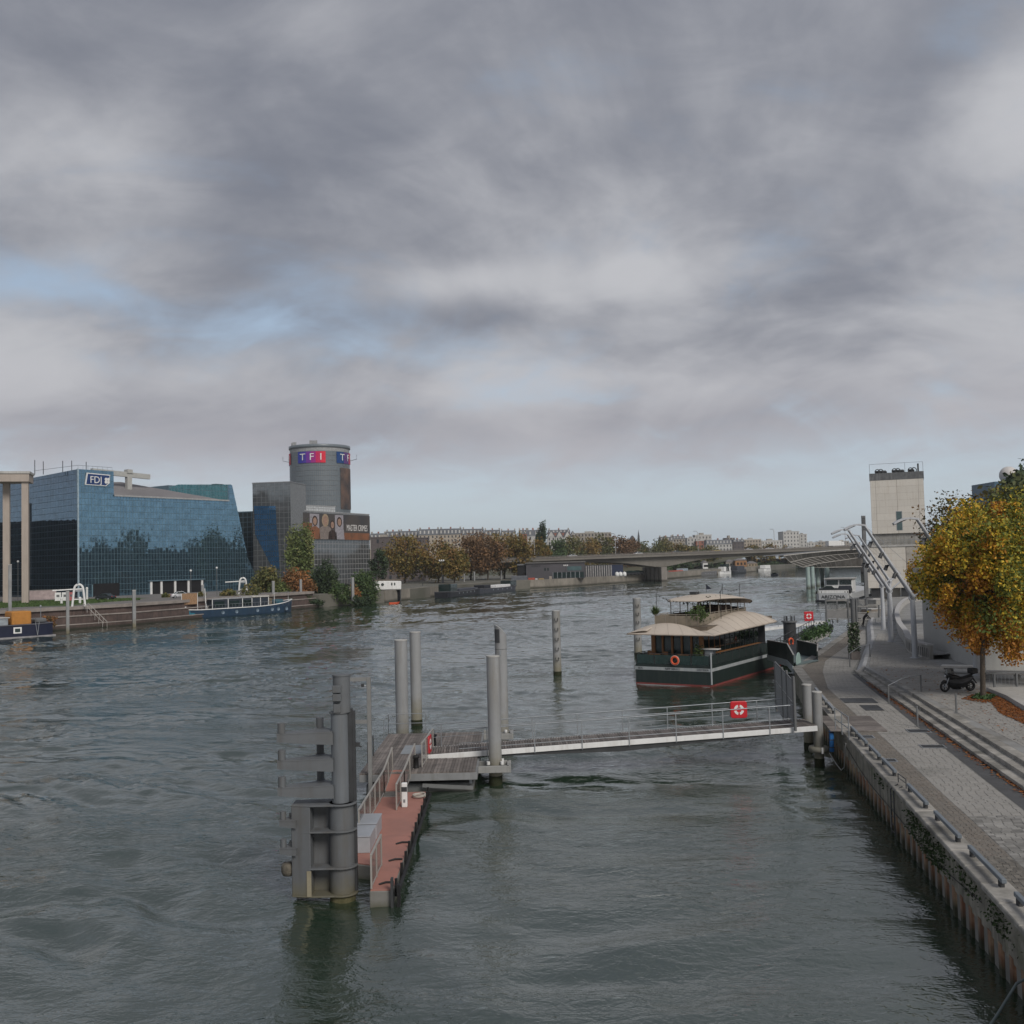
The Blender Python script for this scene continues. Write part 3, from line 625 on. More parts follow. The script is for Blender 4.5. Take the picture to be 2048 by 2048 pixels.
# ================================================================== red floating pontoon
X0, X1 = -5.70, -3.80
dock = thing('red_pontoon', 'long floating pontoon with a red deck and black fender pipe', 'pontoon', (-4.7, 37, 0))
dl = Vector((-4.7, 37, 0))
def dv_(x, y, z): return Vector((x, y, z)) - dl
outline = [(-4.47, 30.62), (-3.78, 30.62), (-3.86, 43.6), (-5.72, 43.6), (-5.72, 33.6), (-4.47, 33.0)]
b = MB(); b.prism([(x + 4.7, y - 37) for x, y in outline], -.35, .455); b.build('float_body', mat('pontoon_side', (.20, .195, .18), .7, var=.25, bump=.1, streak=(.13, .125, .11), tide=(-.1, .2, (.07, .07, .04))), dock, bevel=.02)
secs = [30.65, 32.35, 36.6, 40.0, 43.55]
for a, c in zip(secs, secs[1:]):
    xl = -4.44 if a < 32 else -5.68
    pl = [(xl, a), (-3.80 - (a - 30.6) * .005, a), (-3.80 - (c - 30.6) * .005, c - .012), (xl, c - .012)]
    if 32 < a < 33: pl = [(-4.44, a), (-3.81, a), (-3.83, c - .012), (-5.68, c - .012), (-5.68, 33.65), (-4.44, 33.05)]
    b = MB(); b.prism([(x + 4.7, y - 37) for x, y in pl], .456, .49); b.build('deck_panel', M_red, dock)
b = MB(); b.tube([dv_(-3.66, 30.7, .34), dv_(-3.74, 43.7, .34)], .065, 10); b.build('fender_pipe', M_black, dock)
for i, y in enumerate([31.0, 32.6, 33.9, 35.1, 36.3, 37.6, 38.9, 40.2, 41.4, 42.6, 43.4]):
    b = MB(); b.cyl(dv_(-3.72 - (y - 30) * .006, y, .18), .045, .52, 10); b.build('fender_post', M_black, dock)
b = MB(); b.box(.90 - .03, .90 + .04, -6.55, -6.35, -.3, .85); b.build('corner_post', M_steel_d, dock); b = MB(); b.box(1.05, 1.14, -6.5, -6.3, -.35, .65); b.build('corner_fender', M_black, dock)
for y in (31.2, 33.6, 35.6): b = MB(); b.tube([dv_(-4.25, y - .1, .51), dv_(-4.05, y, .54), dv_(-3.82, y + .02, .53)], .03, 6); b.build('mooring_line_end', M_black, dock)
M_pane = glass('railing_glass', (.30, .27, .25), .15, alpha=.42, rnd=0)
M_alu = mat('aluminium_rail', (.40, .38, .35), .45, metal=.3, var=.15, bump=.02)
def rail_run(name, label, pts, h, base=None, glassy=True, posts_every=1.5, group=None, cat='railing'):
    t = thing(name, label, cat, pts[0], 0, group); o = Vector(pts[0])
    for a, c in zip(pts, pts[1:]):
        a, c = Vector(a) - o, Vector(c) - o; L_ = (c - a).length; n = max(1, round(L_ / posts_every))
        up = Vector((0, 0, h)); b = MB(); b.bar(a + up, c + up, .07, .05); b.build('top_rail', M_alu, t, bevel=.008)
        for i in range(n + 1):
            p = a.lerp(c, i / n); b = MB(); b.bar(p, p + up * .97, .05, .05); b.build('post', M_alu, t)
        if glassy:
            for i in range(n):
                p, q = a.lerp(c, (i + .05) / n), a.lerp(c, (i + .95) / n); b = MB(); b.bar((p + q * 0) + up * .5, q + up * .5, .012, h * .80, up=(0, 0, 1)); b.build('pane', M_pane, t)
        b = MB(); b.bar(a + up * .06, c + up * .06, .03, .04); b.build('bottom_rail', M_alu, t)
    return t
rail_run('dock_railing', 'sloping railing with clear panels along the left side of the red pontoon', [(-5.62, 36.3, .5), (-5.62, 43.2, .5), (-5.52, 45.4, 1.02)], 1.0)
rail_run('dock_railing', 'short railing beside the pontoon ramp next to the white power pedestal', [(-4.78, 40.4, .5), (-4.78, 43.3, .5), (-4.62, 46.4, 1.02)], .98)
rail_run('dock_railing', 'short glazed railing at the pontoon end beside the dolphin', [(-4.42, 30.72, .5), (-4.42, 33.0, .5)], .98)
for a, lab in (((-5.33, 36.9), 'grey metal storage box on the red pontoon'), ((-5.33, 35.25), 'grey metal storage box on the pontoon, closer to the dolphin')):
    t = thing('storage_box', lab, 'box', (a[0], a[1], .49)); b = MB(); b.box(-.33, .33, -.72, .72, 0, .52); b.build('body', mat('box_metal', (.36, .37, .39), .5, var=.15, bump=.02), t, bevel=.015)
    b = MB(); b.box(-.35, .35, -.74, .74, .521, .56); b.build('lid', mat('box_lid', (.40, .42, .45), .4, metal=.3, var=.12), t, bevel=.01)
t = thing('pontoon_ramp', 'red sloping ramp plate joining the pontoon to the wooden deck', 'ramp', (-5.2, 43.3, .49))
b = MB(); b.add([(-.42, -.6, .02), (.40, -.6, .02), (.40, .25, .05), (-.42, .25, .05)], [(0, 1, 2, 3)]); b.ext([(-.42, -.6, .0), (.40, -.6, .0), (.40, -.6, .02), (-.42, -.6, .02)], (0, .85, .03)); b.build('threshold_plate', M_alu, t)
b = MB(); b.ext([(-.40, .26, .03), (.39, .26, .03), (.39, .26, .08), (-.40, .26, .08)], (0, 1.9, .47)); b.build('ramp_plate', M_red, t)
t = thing('power_pedestal', 'white power and water pedestal on the red pontoon', 'pedestal', (-4.52, 40.9, .49))
b = MB(); b.box(-.11, .11, -.10, .10, 0, .95); b.build('cabinet', M_white, t, bevel=.03, seg=2)
b = MB(); b.box(-.112, .112, -.112, -.10, .62, .80); b.build('socket_panel', M_steel_d, t); b = MB(); b.box(-.04, .04, -.115, -.10, .2, .32); b.build('tap', M_galv, t)
t = thing('coiled_hose', 'pale hose coiled on the red pontoon edge', 'hose', (-4.0, 42.5, .5)); b = MB(); b.tube([(.25 * math.cos(a) - .1, .3 * math.sin(a), .04 + a * .006) for a in np.linspace(0, 14, 50)], .03, 6); b.build('coil', mat('pale_hose', (.5, .47, .42), .7), t)
# dark rubber fenders leaning between pontoon and deck
t = thing('tyre_fender', 'black rubber fender hanging at the pontoon railing by the dolphin', 'fender', (-5.78, 38.2, .1)); b = MB(); b.cyl((0, 0, 0), .16, .95, 14); b.build('body', M_black, t, bevel=.05)
# ================================================================== wooden landing deck
dk = thing('landing_deck', 'grey weathered timber landing deck floating between the piles', 'deck', (-4.3, 50, 0))
ZD = 1.0; ox, oy = -4.3, 50
b = MB(); b.box(-6.93 - ox, -1.80 - ox, 45.05 - oy, 55.40 - oy, .62, .93); b.build('frame', mat('deck_frame', (.24, .245, .25), .6, var=.2, streak=(.17, .17, .165)), dk, bevel=.01)
b = MB(); b.box(-6.7 - ox, -2.0 - ox, 45.5 - oy, 55.0 - oy, -.4, .42); b.build('float', mat('deck_float', (.18, .185, .185), .7, var=.25, tide=(-.1, .2, (.06, .06, .035))), dk, bevel=.03)
for x in (-6.5, -2.1):
    for y in (45.4, 50, 54.9): b = MB(); b.box(x - .06 - ox, x + .06 - ox, y - .06 - oy, y + .06 - oy, .40, .64); b.build('strut', M_galv, dk)
b = MB(); b.bar((-4.2 - ox, 45.2 - oy, .40), (-2.0 - ox, 45.2 - oy, .24), .05, .16); b.build('side_beam', MATS['deck_float'], dk)
W = .14; n = int(5.12 / W)
for i in range(n):
    x = -6.92 + i * W
    spans = [(45.06, 55.38)] if x < -4.45 else ([(45.06, 48.18), (50.62, 55.38)] if x < -2.4 else [(45.06, 48.18), (50.62, 55.38)])
    for a, c in spans:
        for a2, c2 in ([(a, (a + c) / 2 - .004), ((a + c) / 2 + .004, c)] if c - a > 6 else [(a, c)]):
            b = MB(); b.box(x - ox, x + W - .014 - ox, a2 - oy, c2 - oy, .932, 1.0 + rng.uniform(-.005, .006)); b.build('plank', M_wood, dk)
b = MB(); b.box(-5.62 - ox, -4.46 - ox, 49.4 - oy, 51.7 - oy, 1.008, 1.016); b.build('cover_plate', mat('deck_plate', (.26, .28, .30), .6, var=.12), dk)
b = MB()
for (p, q) in [(( -6.9, 55.35), (-4.9, 55.35)), ((-6.9, 55.35), (-6.9, 53.4))]:
    p, q = Vector((p[0] - ox, p[1] - oy, 1)), Vector((q[0] - ox, q[1] - oy, 1))
    for h in (.55, 1.05): b.tube([p + Vector((0, 0, h)), q + Vector((0, 0, h))], .018, 6)
    for f in (0, 1): b.tube([p.lerp(q, f), p.lerp(q, f) + Vector((0, 0, 1.05))], .02, 6)
b.build('guard_rail', M_galv, dk)
for x, y in ((-6.88, 47.4), (-6.88, 49.2)): b = MB(); b.cyl((x - ox, y - oy, 1.0), .03, .95, 8); b.build('stanchion', M_steel_d, dk)
rail_run('deck_screen', 'glazed screen on the landing deck carrying a red lifebuoy case', [(-4.28, 46.1, 1.01), (-4.1, 50.1, 1.01)], 1.05, posts_every=1.35)
def buoy_case(name, label, loc, rz, s=1.0, group=None):
    t = thing(name, label, 'lifebuoy case', loc, rz, group)
    b = MB(); k = .42 * s; pr = []
    for cx, cz, a0 in ((k - .12, k - .12, 0), (-k + .12, k - .12, 90), (-k + .12, -k + .12, 180), (k - .12, -k + .12, 270)):
        for j in range(5): a = R(a0 + 22.5 * j); pr.append((cx + .12 * math.cos(a), 0, cz + .12 * math.sin(a)))
    b.ext(pr, (0, .16, 0)); b.build('case', M_redp, t, bevel=.03, seg=2)
    for q in range(4):
        b = MB(); ri, ro = .13 * s, .255 * s; a0, a1 = R(90 * q + 12), R(90 * q + 78); P = [(ro * math.cos(a), -.012, ro * math.sin(a)) for a in np.linspace(a0, a1, 8)] + [(ri * math.cos(a), -.012, ri * math.sin(a)) for a in np.linspace(a1, a0, 8)]
        b.ext(P, (0, .010, 0)); b.build('ring_mark', M_white, t)
    return t
buoy_case('lifebuoy_case', 'red lifebuoy case on the glazed screen of the landing deck', (-4.12, 48.8, 1.55), R(87), 1.0)
for x, y, l in ((-4.55, 46.0, 'black bollard on the landing deck beside the pontoon ramp'), (-4.2, 51.6, 'black bollard on the landing deck beyond the lifebuoy screen')):
    t = thing('deck_bollard', l, 'bollard', (x, y, 1.0)); b = MB(); b.lathe([(.001, 0), (.15, 0), (.13, .05), (.12, .42), (.17, .46), (.17, .54), (.001, .55)], n=16); b.build('post', M_black, t)
# pile guide frames
for (x, y, z, lab) in ((-1.05, 47.3, .72, 'grey square guide frame around the pile at the deck corner'), (-.94, 56.0, .72, 'grey guide frame around the slant-topped pile behind the gangway')):
    t = thing('pile_guide', lab, 'guide frame', (x, y, z)); k = .62
    for p, q in (((-k - .3, -k, 0), (k, -k, 0)), ((-k - .3, k, 0), (k, k, 0)), ((k, -k - .1, 0), (k, k + .1, 0))): b = MB(); b.bar(p, q, .18, .30); b.build('beam', mat('guide_frame', (.30, .30, .29), .6, var=.2, streak=(.2, .2, .19)), t, bevel=.015)
    for a in (45, 135, 225, 315): b = MB(); b.cyl((.44 * math.cos(R(a)), .44 * math.sin(R(a)), .151), .08, .14, 12); b.build('roller', M_white, t)
# ================================================================== piles standing in the river
def pile(loc, r, top, label, group=None, ladder=0, slant=False, m=None):
    t = thing('mooring_pile', label, 'pile', (loc[0], loc[1], 0), group=group); m = m or M_pile
    if not slant:
        b = MB(); b.cyl((0, 0, -2), r, top + 2, 26); b.build('shaft', m, t); b = MB(); b.cyl((0, 0, top + .001), r + .015, .06, 26); b.build('cap', M_conc_l, t)
    else:
        b = MB(); n = 26; P = [(r * math.cos(2 * math.pi * i / n), r * math.sin(2 * math.pi * i / n), -2) for i in range(n)]
        zt = []
        for i in range(n):
            x = P[i][0] / r; zt.append(top - .55 * ((x + 1) / 2) ** 1.6)
        P2 = [(P[i][0], P[i][1], zt[i]) for i in range(n)]
        b.add(P + P2, [(i, (i + 1) % n, n + (i + 1) % n, n + i) for i in range(n)], 0, True); b.add(P2, [tuple(range(n))], 0); b.build('shaft', m, t)
        b = MB(); b.lathe([(r + .012, top - .95), (r + .012, top - .22)], n=8, a0=R(200), a1=R(262)); b.build('opening', M_steel_d, t)
        b = MB(); b.lathe([(r + .008, top - 1.32), (r + .008, top - 1.30)], n=20); b.build('seam', M_steel_d, t); b = MB(); b.box(-.08, 0.0, -r - .03, -r, top - 1.62, top - 1.36); b.build('plate', M_galv, t)
    b = MB(); b.cyl((0, 0, -.5), r + .012, .5 + .33, 26); b.build('weed_band', M_weed, t)
    for k in range(ladder):
        z = top - .75 - k * .86; b = MB(); b.tube([(-.12, -r + .02, z + .14), (-.14, -r - .10, z + .10), (-.12, -r - .11, z - .10), (.12, -r - .11, z - .10), (.14, -r - .10, z + .10), (.12, -r + .02, z + .14)], .035, 6); b.build('rung', M_steel_d, t)
    return t
pile((-6.27, 56.4), .345, 5.88, 'tall round grey pile at the back corner of the landing deck'); pile((-6.30, 64.8), .345, 5.75, 'round grey pile standing free in the river behind the deck corner pile')
pile((-1.05, 47.3), .30, 5.70, 'round grey pile in front of the gangway by the deck corner'); pile((-.80, 56.2), .325, 6.62, 'grey pile with slanted top and dark opening behind the gangway', slant=True)
pile((3.65, 91.0), .36, 5.60, 'grey pile with five hanging rungs standing alone in the river', ladder=5); pile((12.72, 107.0), .40, 5.92, 'grey pile with rungs beside the moored restaurant boat', ladder=5)
t = pile((14.35, 49.4), .225, 3.42, 'pale pile with wide collar carrying the gangway head'); b = MB(); b.lathe([(.23, .62), (.46, .62), (.50, .74), (.46, .88), (.23, .88)], n=24); b.build('collar', M_pile, t); b = MB(); b.box(-.03, .05, -.53, -.49, .62, .9); b.build('collar_bolt', M_white, t)
pile((15.05, 53.6), .235, 3.25, 'pale pile behind the gangway head against the quay wall')
# ================================================================== gangway
G0, G1 = Vector((-4.25, 48.25, 1.13)), Vector((14.15, 48.85, 1.92)); gdv = G1 - G0; gl = math.hypot(gdv.x, gdv.y); grz = math.atan2(gdv.y, gdv.x); gs = gdv.z / gl; GW = 2.1
gw = thing('gangway', 'long sloping gangway with white side beams and timber slats', 'gangway', tuple(G0), grz)
def gz(x, y, z): return (x, y, x * gs + z)
for y in (0, GW):
    b = MB(); b.bar(gz(0, y, -.10), gz(gl, y, -.10), .09, .24); b.build('side_beam', M_white, gw, bevel=.01)
b = MB(); b.ext([gz(1.2, 0.05, -.225), gz(gl * .5, .05, -.50), gz(gl - .6, .05, -.225)], (0, GW - .1, 0)); b.build('under_truss', M_steel_d, gw)
n = int(gl / .125)
sl_me = MB().box(-.048, .048, .06, GW - .06, 0, .03).mesh('slat'); sl_me.materials.append(M_wood)
for i in range(n): put('slat', sl_me, gw, loc=gz((i + .5) * gl / n, 0, .005 + rng.uniform(-.003, .003)))
for y, nm in ((-.05, 'near'), (GW + .05, 'far')):
    for h, r_ in ((1.08, .026), (.80 if y > 0 else .20, .018), (.45, .012)): b = MB(); b.tube([gz(.2 if y > 0 else 1.5, y, h), gz(gl - 1.0, y, h)], r_, 7); b.build('handrail', M_galv, gw)
    for i in range(9):
        x = .6 + i * 2.22
        if x > gl - .8 or (y < 0 and x < 1.4): continue
        b = MB(); b.bar(gz(x, y, -.25), gz(x, y, 1.07), .045, .045); b.build('post', M_galv, gw)
p = G0 + Vector((math.cos(grz), math.sin(grz), gs)) * 15.15 + Vector((0, GW + .02, .72)); buoy_case('lifebuoy_case', 'red lifebuoy case with white ring hung on the gangway railing', (p.x, p.y - .12, p.z), grz, .98)
# gate and wing screen across the gangway head
gt = thing('gangway_gate', 'grey steel gate frame with wing screens at the gangway head', 'gate', (13.05, 48.6, 1.86))
g_dir = Vector((1.55, 9.6, 0)).normalized()
def gg(s, z): return g_dir * s + Vector((0, 0, z))
for s, z1 in ((0, 2.45), (.35, 2.4), (3.2, 2.4), (5.6, 2.3), (9.6, 2.15)): b = MB(); b.bar(gg(s, -.1 if s < 4 else -.6), gg(s, z1), .16, .10); b.build('post', M_steel, gt, bevel=.01)
for a, c in ((.4, 3.1), (3.3, 5.5), (5.7, 9.5)):
    z0 = .15 if a < 3 else -.35
    for z in (z0, 1.1, 2.2): b = MB(); b.bar(gg(a, z), gg(c, z), .05, .06); b.build('rail', M_steel, gt)
    k = int((c - a) / .16); bm = MB()
    for i in range(1, k): bm.bar(gg(a + (c - a) * i / k, z0), gg(a + (c - a) * i / k, 2.2), .02, .02)
    bm.build('mesh_bars', M_galv, gt)['kind'] = 'stuff'
    b = MB(); b.bar(gg(a, (z0 + 1.1) / 2), gg(c, (z0 + 1.1) / 2), .012, (1.1 - z0) * .9); b.build('panel', mat('gate_panel', (.27, .265, .26), .6, var=.15), gt)
    b = MB(); b.bar(gg(a, 1.66), gg(c, 1.66), .012, 1.0); b.build('panel', MATS['gate_panel'], gt)
# railing and blue lashing at the quay side of the gangway head
t = thing('quay_railing', 'short steel railing on the quay beside the gangway head', 'railing', (14.9, 47.9, 1.80)); u = Vector((-.165, -.98, 0))
for h in (.5, 1.0): b = MB(); b.tube([(0, .6, h), (.1 + u.x * 2.2, u.y * 2.2, h)], .025, 7); b.build('rail', M_galv, t)
for f in (0, .5, 1): b = MB(); q = Vector((0, .6, 0)).lerp(Vector((.1 + u.x * 2.2, u.y * 2.2, 0)), f); b.tube([q, q + Vector((0, 0, 1))], .025, 7); b.build('post', M_galv, t)
t = thing('blue_fender', 'blue padded fender strapped beside the gangway head pile', 'fender', (14.72, 48.6, .75))
b = MB(); b.box(-.10, .10, -.1, .1, 0, 1.0); b.build('pad', M_blue, t, bevel=.05, seg=2)
for z in (.2, .55, .9): b = MB(); b.box(-.11, .11, -.11, .11, z, z + .04); b.build('strap', M_steel_d, t)
t = thing('mooring_cable', 'slack mooring cable looping from the gangway head to the quay wall', 'cable', (14.6, 48.6, .7)); b = MB(); b.tube([(0, 0, 0), (.05, -.8, -.35), (.02, -1.6, -.48), (-.05, -2.3, -.2), (-.12, -2.7, .5), (-.1, -2.8, .95)], .022, 6); b.build('rope', mat('rope', (.35, .35, .34), .8), t)
for y, lab in ((61.5, 'pale edge rail on the bend of the quay by the wing screen'), (58.4, 'pale edge rail on the quay behind the gangway gate'), (55.4, 'pale edge rail on the quay beside the pale pile')):
    a, c = Vector((along(EDGE, y) + .2, y, 0)), Vector((along(EDGE, y - 2.3) + .2, y - 2.3, 0)); t = thing('edge_rail', lab, 'rail', (a.x, a.y, ZQ + .07)); b = MB(); b.bar((0, 0, .25), (c.x - a.x, c.y - a.y, .25), .14, .14); b.build('beam', M_galv, t, bevel=.01)
    for f in (.1, .9): b = MB(); b.box(-.05, .05, -.06, .06, 0, .18); b.build('foot', M_steel_d, t, loc=(c - a) * f)
# ================================================================== moored restaurant boat
OD = Vector((9.65, 83.05, 0)); od_rz = math.atan2(.838, .546)
od = thing('restaurant_boat', 'dark green restaurant boat with beige vaulted canopies and roof terrace', 'boat', tuple(OD), od_rz)
M_hull = mat('hull_green', (.016, .027, .025), .45, var=.25, scale=.5, bump=.04, streak=(.035, .045, .038), spec=.5)
M_hstripe = mat('hull_white', (.34, .365, .375), .5, var=.12, bump=.03, streak=(.42, .43, .42))
M_hred = mat('hull_antifouling', (.22, .05, .045), .7, var=.3, scale=2, bump=.1)
M_canvas = mat('beige_canvas', (.52, .455, .385), .8, col2=(.46, .40, .34), scale=.5, bump=.12, bscale=5)
M_teak = mat('varnished_wood', (.30, .135, .045), .45, col2=(.22, .09, .03), scale=2, bump=.1)
M_dglass = glass('dark_glass', (.02, .035, .035), .04, spec=.7)
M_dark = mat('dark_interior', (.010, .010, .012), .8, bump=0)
BL = 22.0
def hullband(z0, z1, out, m, nm):
    b = MB(); o_ = out
    prof = [(-o_, o_), (BL * .72, o_), (BL * .9, -.7 + o_), (BL, -3.2), (BL * .9, -5.7 - o_), (BL * .72, -6.4 - o_), (1.6, -6.4 - o_), (-o_, -6.4 - o_)]
    b.prism(prof, z0, z1); return b.build(nm, m, od)
hullband(-.5, .02, 0.0, M_hred, 'underwater_hull'); hullband(.021, .15, .012, M_hred, 'boot_stripe'); hullband(.151, 1.17, 0, M_hull, 'hull')
hs = hullband(1.171, 1.42, .03, M_hstripe, 'white_strake'); hullband(1.421, 1.62, 0, M_hull, 'deck_edge');
b = MB(); b.box(-.01, -.04, -6.3, -.1, -.03, .02); b.build('transom_lip', M_hstripe, od)
put_text('lettering', 'NIFP 000312', .24, (-.037, -3.2, 1.295), (0, -1, 0), M_black, od, ext=.006)
put_text('lettering', 'SEA', .22, (-.037, -.42, 1.295), (0, -1, 0), M_black, od, ext=.006, sx=1.2)
put_text('lettering', 'ODYSSEA', .22, (-.037, -5.75, 1.30), (0, -1, 0), M_black, od, ext=.006, sx=1.05)
# guard rails with dark screens
M_screen = glass('tinted_screen', (.02, .05, .045), .2, alpha=.75, rnd=0)
def rail_local(parent, pts, z, h, mt_rail, mt_pan=None, step=1.5, pw=.05):
    for a, c in zip(pts, pts[1:]):
        a, c = Vector((*a, z)), Vector((*c, z)); L_ = (c - a).length; n = max(1, round(L_ / step)); up = Vector((0, 0, h))
        b = MB(); b.bar(a + up, c + up, .06, .04); b.build('hand_rail', mt_rail, parent)
        for i in range(n + 1): p = a.lerp(c, i / n); b = MB(); b.bar(p, p + up, pw, pw); b.build('rail_post', mt_rail, parent)
        if mt_pan:
            for i in range(n): p, q = a.lerp(c, (i + .03) / n), a.lerp(c, (i + .97) / n); b = MB(); b.bar(p + up * .46, q + up * .46, .012, h * .86); b.build('screen_panel', mt_pan, parent)
rail_local(od, [(.06, -.06), (.06, -6.34)], 1.62, .86, M_steel_d, M_screen); rail_local(od, [(.06, -6.34), (14.0, -6.34)], 1.62, .86, M_steel_d, mat('bulwark_panel', (.020, .032, .030), .6, var=.2)); rail_local(od, [(.06, -.06), (14, -.06)], 1.62, .86, M_steel_d, M_screen)
b = MB(); b.box(.1, 17, -6.3, -.1, 1.621, 1.66); b.build('deck', mat('boat_deck', (.10, .095, .09), .8), od)
# saloon: timber posts, glass, dark inside
b = MB(); b.box(1.75, 16.5, -5.0, -1.0, 1.67, 4.15); b.build('saloon', M_dark, od)
for y in np.linspace(-.9, -5.05, 6): b = MB(); b.box(1.45, 1.68, y - (.16 if y in (-.9,) or y < -5 else .07), y + (.16 if y in (-.9,) or y < -5 else .07), 1.67, 4.1); b.build('timber_post', M_teak, od)
ysr = np.linspace(-.9, -5.05, 6)
for a, c in zip(ysr, ysr[1:]): b = MB(); b.box(1.60, 1.62, c + .08, a - .08, 1.75, 4.05); b.build('window_pane', glass('saloon_glass', (.015, .04, .042), .03, alpha=.85), od)
for i in range(11):
    x = 1.9 + i * 1.15; b = MB(); b.box(x - .04, x + .04, -5.09, -5.02, 1.67, 4.1); b.build('mullion', M_teak if i < 4 else M_steel_d, od)
    b = MB(); b.box(x + .06, x + 1.08, -5.06, -5.04, 1.75, 4.05); b.build('window_pane', M_dglass, od)
b = MB(); b.box(1.5, 16.8, -5.6, -.7, 4.16, 4.55); b.build('terrace_floor', mat('terrace_floor', (.16, .13, .10), .8), od)
# canopies
def canopy(fn, nu, nv, name, thick=.05):
    b = MB(); b.grid([[fn(u / nu, v / nv) for u in range(nu + 1)] for v in range(nv + 1)])
    o = b.build(name, M_canvas, od); md = o.modifiers.new('solid', 'SOLIDIFY'); md.thickness = thick; return o
def stern_c(u, v):
    hh = .10 + .68 * math.sin(math.pi * min(1, u * .96 + .02)) ** .75; x = -.55 + v * 2.35; yr = -6.95 + v * 2.35 * (1 - .0); y = .55 + (yr - .55) * u
    return (x + .2 * (2 * u - 1) ** 2 * (1 - v), y, 4.02 + hh * math.sin(v * math.pi / 2) + .02 * math.sin(u * 25) * v * (1 - v))
def side_c(u, v):
    hh = .12 + 1.0 * math.sin(math.pi * min(1, u ** 1.25 * .97 + .01)) ** .75; e = 1.8 * max(0, (u - .8) / .2) ** 2; x0 = -.40 + v * 2.3
    return (x0 + u * (17.0 - x0 - .8 * v), -6.95 + e + v * (2.4 - e * .5), 4.02 + .22 * u + hh * math.sin(v * math.pi / 2))
def port_c(u, v):
    x = -.30 + u * 17.2; hh = .25 + .7 * math.sin(math.pi * u) ** .8; return (x, .55 - v * 1.8, 4.02 + .25 * u + hh * math.sin(v * math.pi / 2))
canopy(stern_c, 24, 10, 'stern_canopy'); canopy(side_c, 40, 10, 'side_canopy'); canopy(port_c, 30, 8, 'port_canopy')
for i in range(2): 
    b = MB(); f = stern_c if i == 0 else side_c
    b.tube([Vector(f(u / 20, 0)) + Vector((0, 0, -.03)) for u in range(21)], .045, 6); b.build('canopy_edge', mat('canopy_edge', (.33, .28, .235), .8), od)
for f_, n_ in ((stern_c, 6), (side_c, 11)):
    for k in range(1, n_):
        b = MB(); b.tube([Vector(f_(k / n_, v / 8)) + Vector((0, 0, .006)) for v in range(9)], .009, 4); b.build('canopy_seam', MATS['canopy_edge'], od)
# terrace railing with cloth panels
M_cloth = mat('rail_cloth', (.26, .22, .17), .9, col2=(.19, .165, .13), scale=1.2, bump=.2); M_rail_l = mat('terrace_rail', (.34, .30, .25), .6)
rail_local(od, [(1.75, -1.0), (1.75, -4.7), (13.6, -4.3)], 4.56, .92, M_rail_l, M_cloth, step=.95, pw=.045); rail_local(od, [(1.75, -1.0), (13.6, -1.2)], 4.56, .92, M_rail_l, M_cloth, step=1.2)
rail_local(od, [(13.6, -4.3), (15.0, -2.8), (13.6, -1.2)], 4.56, .92, M_rail_l, M_cloth, step=.6)
def top_c(u, v):
    x = 3.7 + u * 11.6; c = math.sin(math.pi * u) ** .6 if 0 < u < 1 else 0
    zz = 6.45 - .62 * u + .72 * c; w_ = (v - .5) * 2; return (x - .5 * (1 - u) * w_ * w_ * 0, -2.75 + w_ * (1.3 + 1.35 * c), zz - .40 * w_ * w_ * c)
canopy(top_c, 30, 14, 'roof_canopy'); b = MB(); b.tube([Vector(top_c(u / 24, 0)) + Vector((0, 0, -.04)) for u in range(25)], .05, 6); b.tube([Vector(top_c(u / 24, 1)) + Vector((0, 0, -.04)) for u in range(25)], .05, 6); b.build('roof_edge', mat('roof_edge', (.10, .08, .065), .7), od)
for x in (4.9, 6.8, 8.4, 9.6, 11.2, 12.8):
    for y in (-4.5, -1.0):
        b = MB(); b.cyl((x, y, 4.56), .04, 1.95, 8); b.build('roof_post', M_rail_l, od)
b = MB(); b.tube([(5.2, -3.4, 4.56), (5.3, -3.45, 5.3), (5.15, -3.35, 6.0), (5.4, -3.3, 6.6)], [.13, .09, .1, .07], 8); b.build('branch_column', mat('pale_branch', (.26, .23, .19), .9, bump=.4), od)
b = MB(); b.box(8.2, 11.0, -3.9, -1.6, 4.56, 5.85); b.build('bar_counter', mat('bar_wood', (.075, .035, .02), .6), od, bevel=.05)
b = MB(); b.box(6.3, 7.8, -3.6, -2.2, 4.56, 5.6); b.build('dark_sofa', M_dark, od, bevel=.15)
b = MB(); b.box(11.3, 13.4, -3.8, -1.6, 4.56, 5.55); b.build('dark_sofa', M_dark, od, bevel=.15)
cr = np.random.default_rng(21); C = np.stack([cr.uniform(5.2, 10.5, 900), cr.uniform(-4.3, -1.3, 900), 6.75 - cr.exponential(.22, 900)], 1); put('hanging_greenery', facemesh('hanging_greenery', leaf_quads(C, .09, cr), 4, cr.random(900), mat('dry_leaf', (.05, .045, .03), .9, attr=[(.02, .022, .015), (.06, .05, .03)])), od)['kind'] = 'stuff'
b = MB(); b.box(6.6, 7.3, -2.6, -2.0, 6.9, 7.12); b.build('roof_vent', M_steel_d, od)
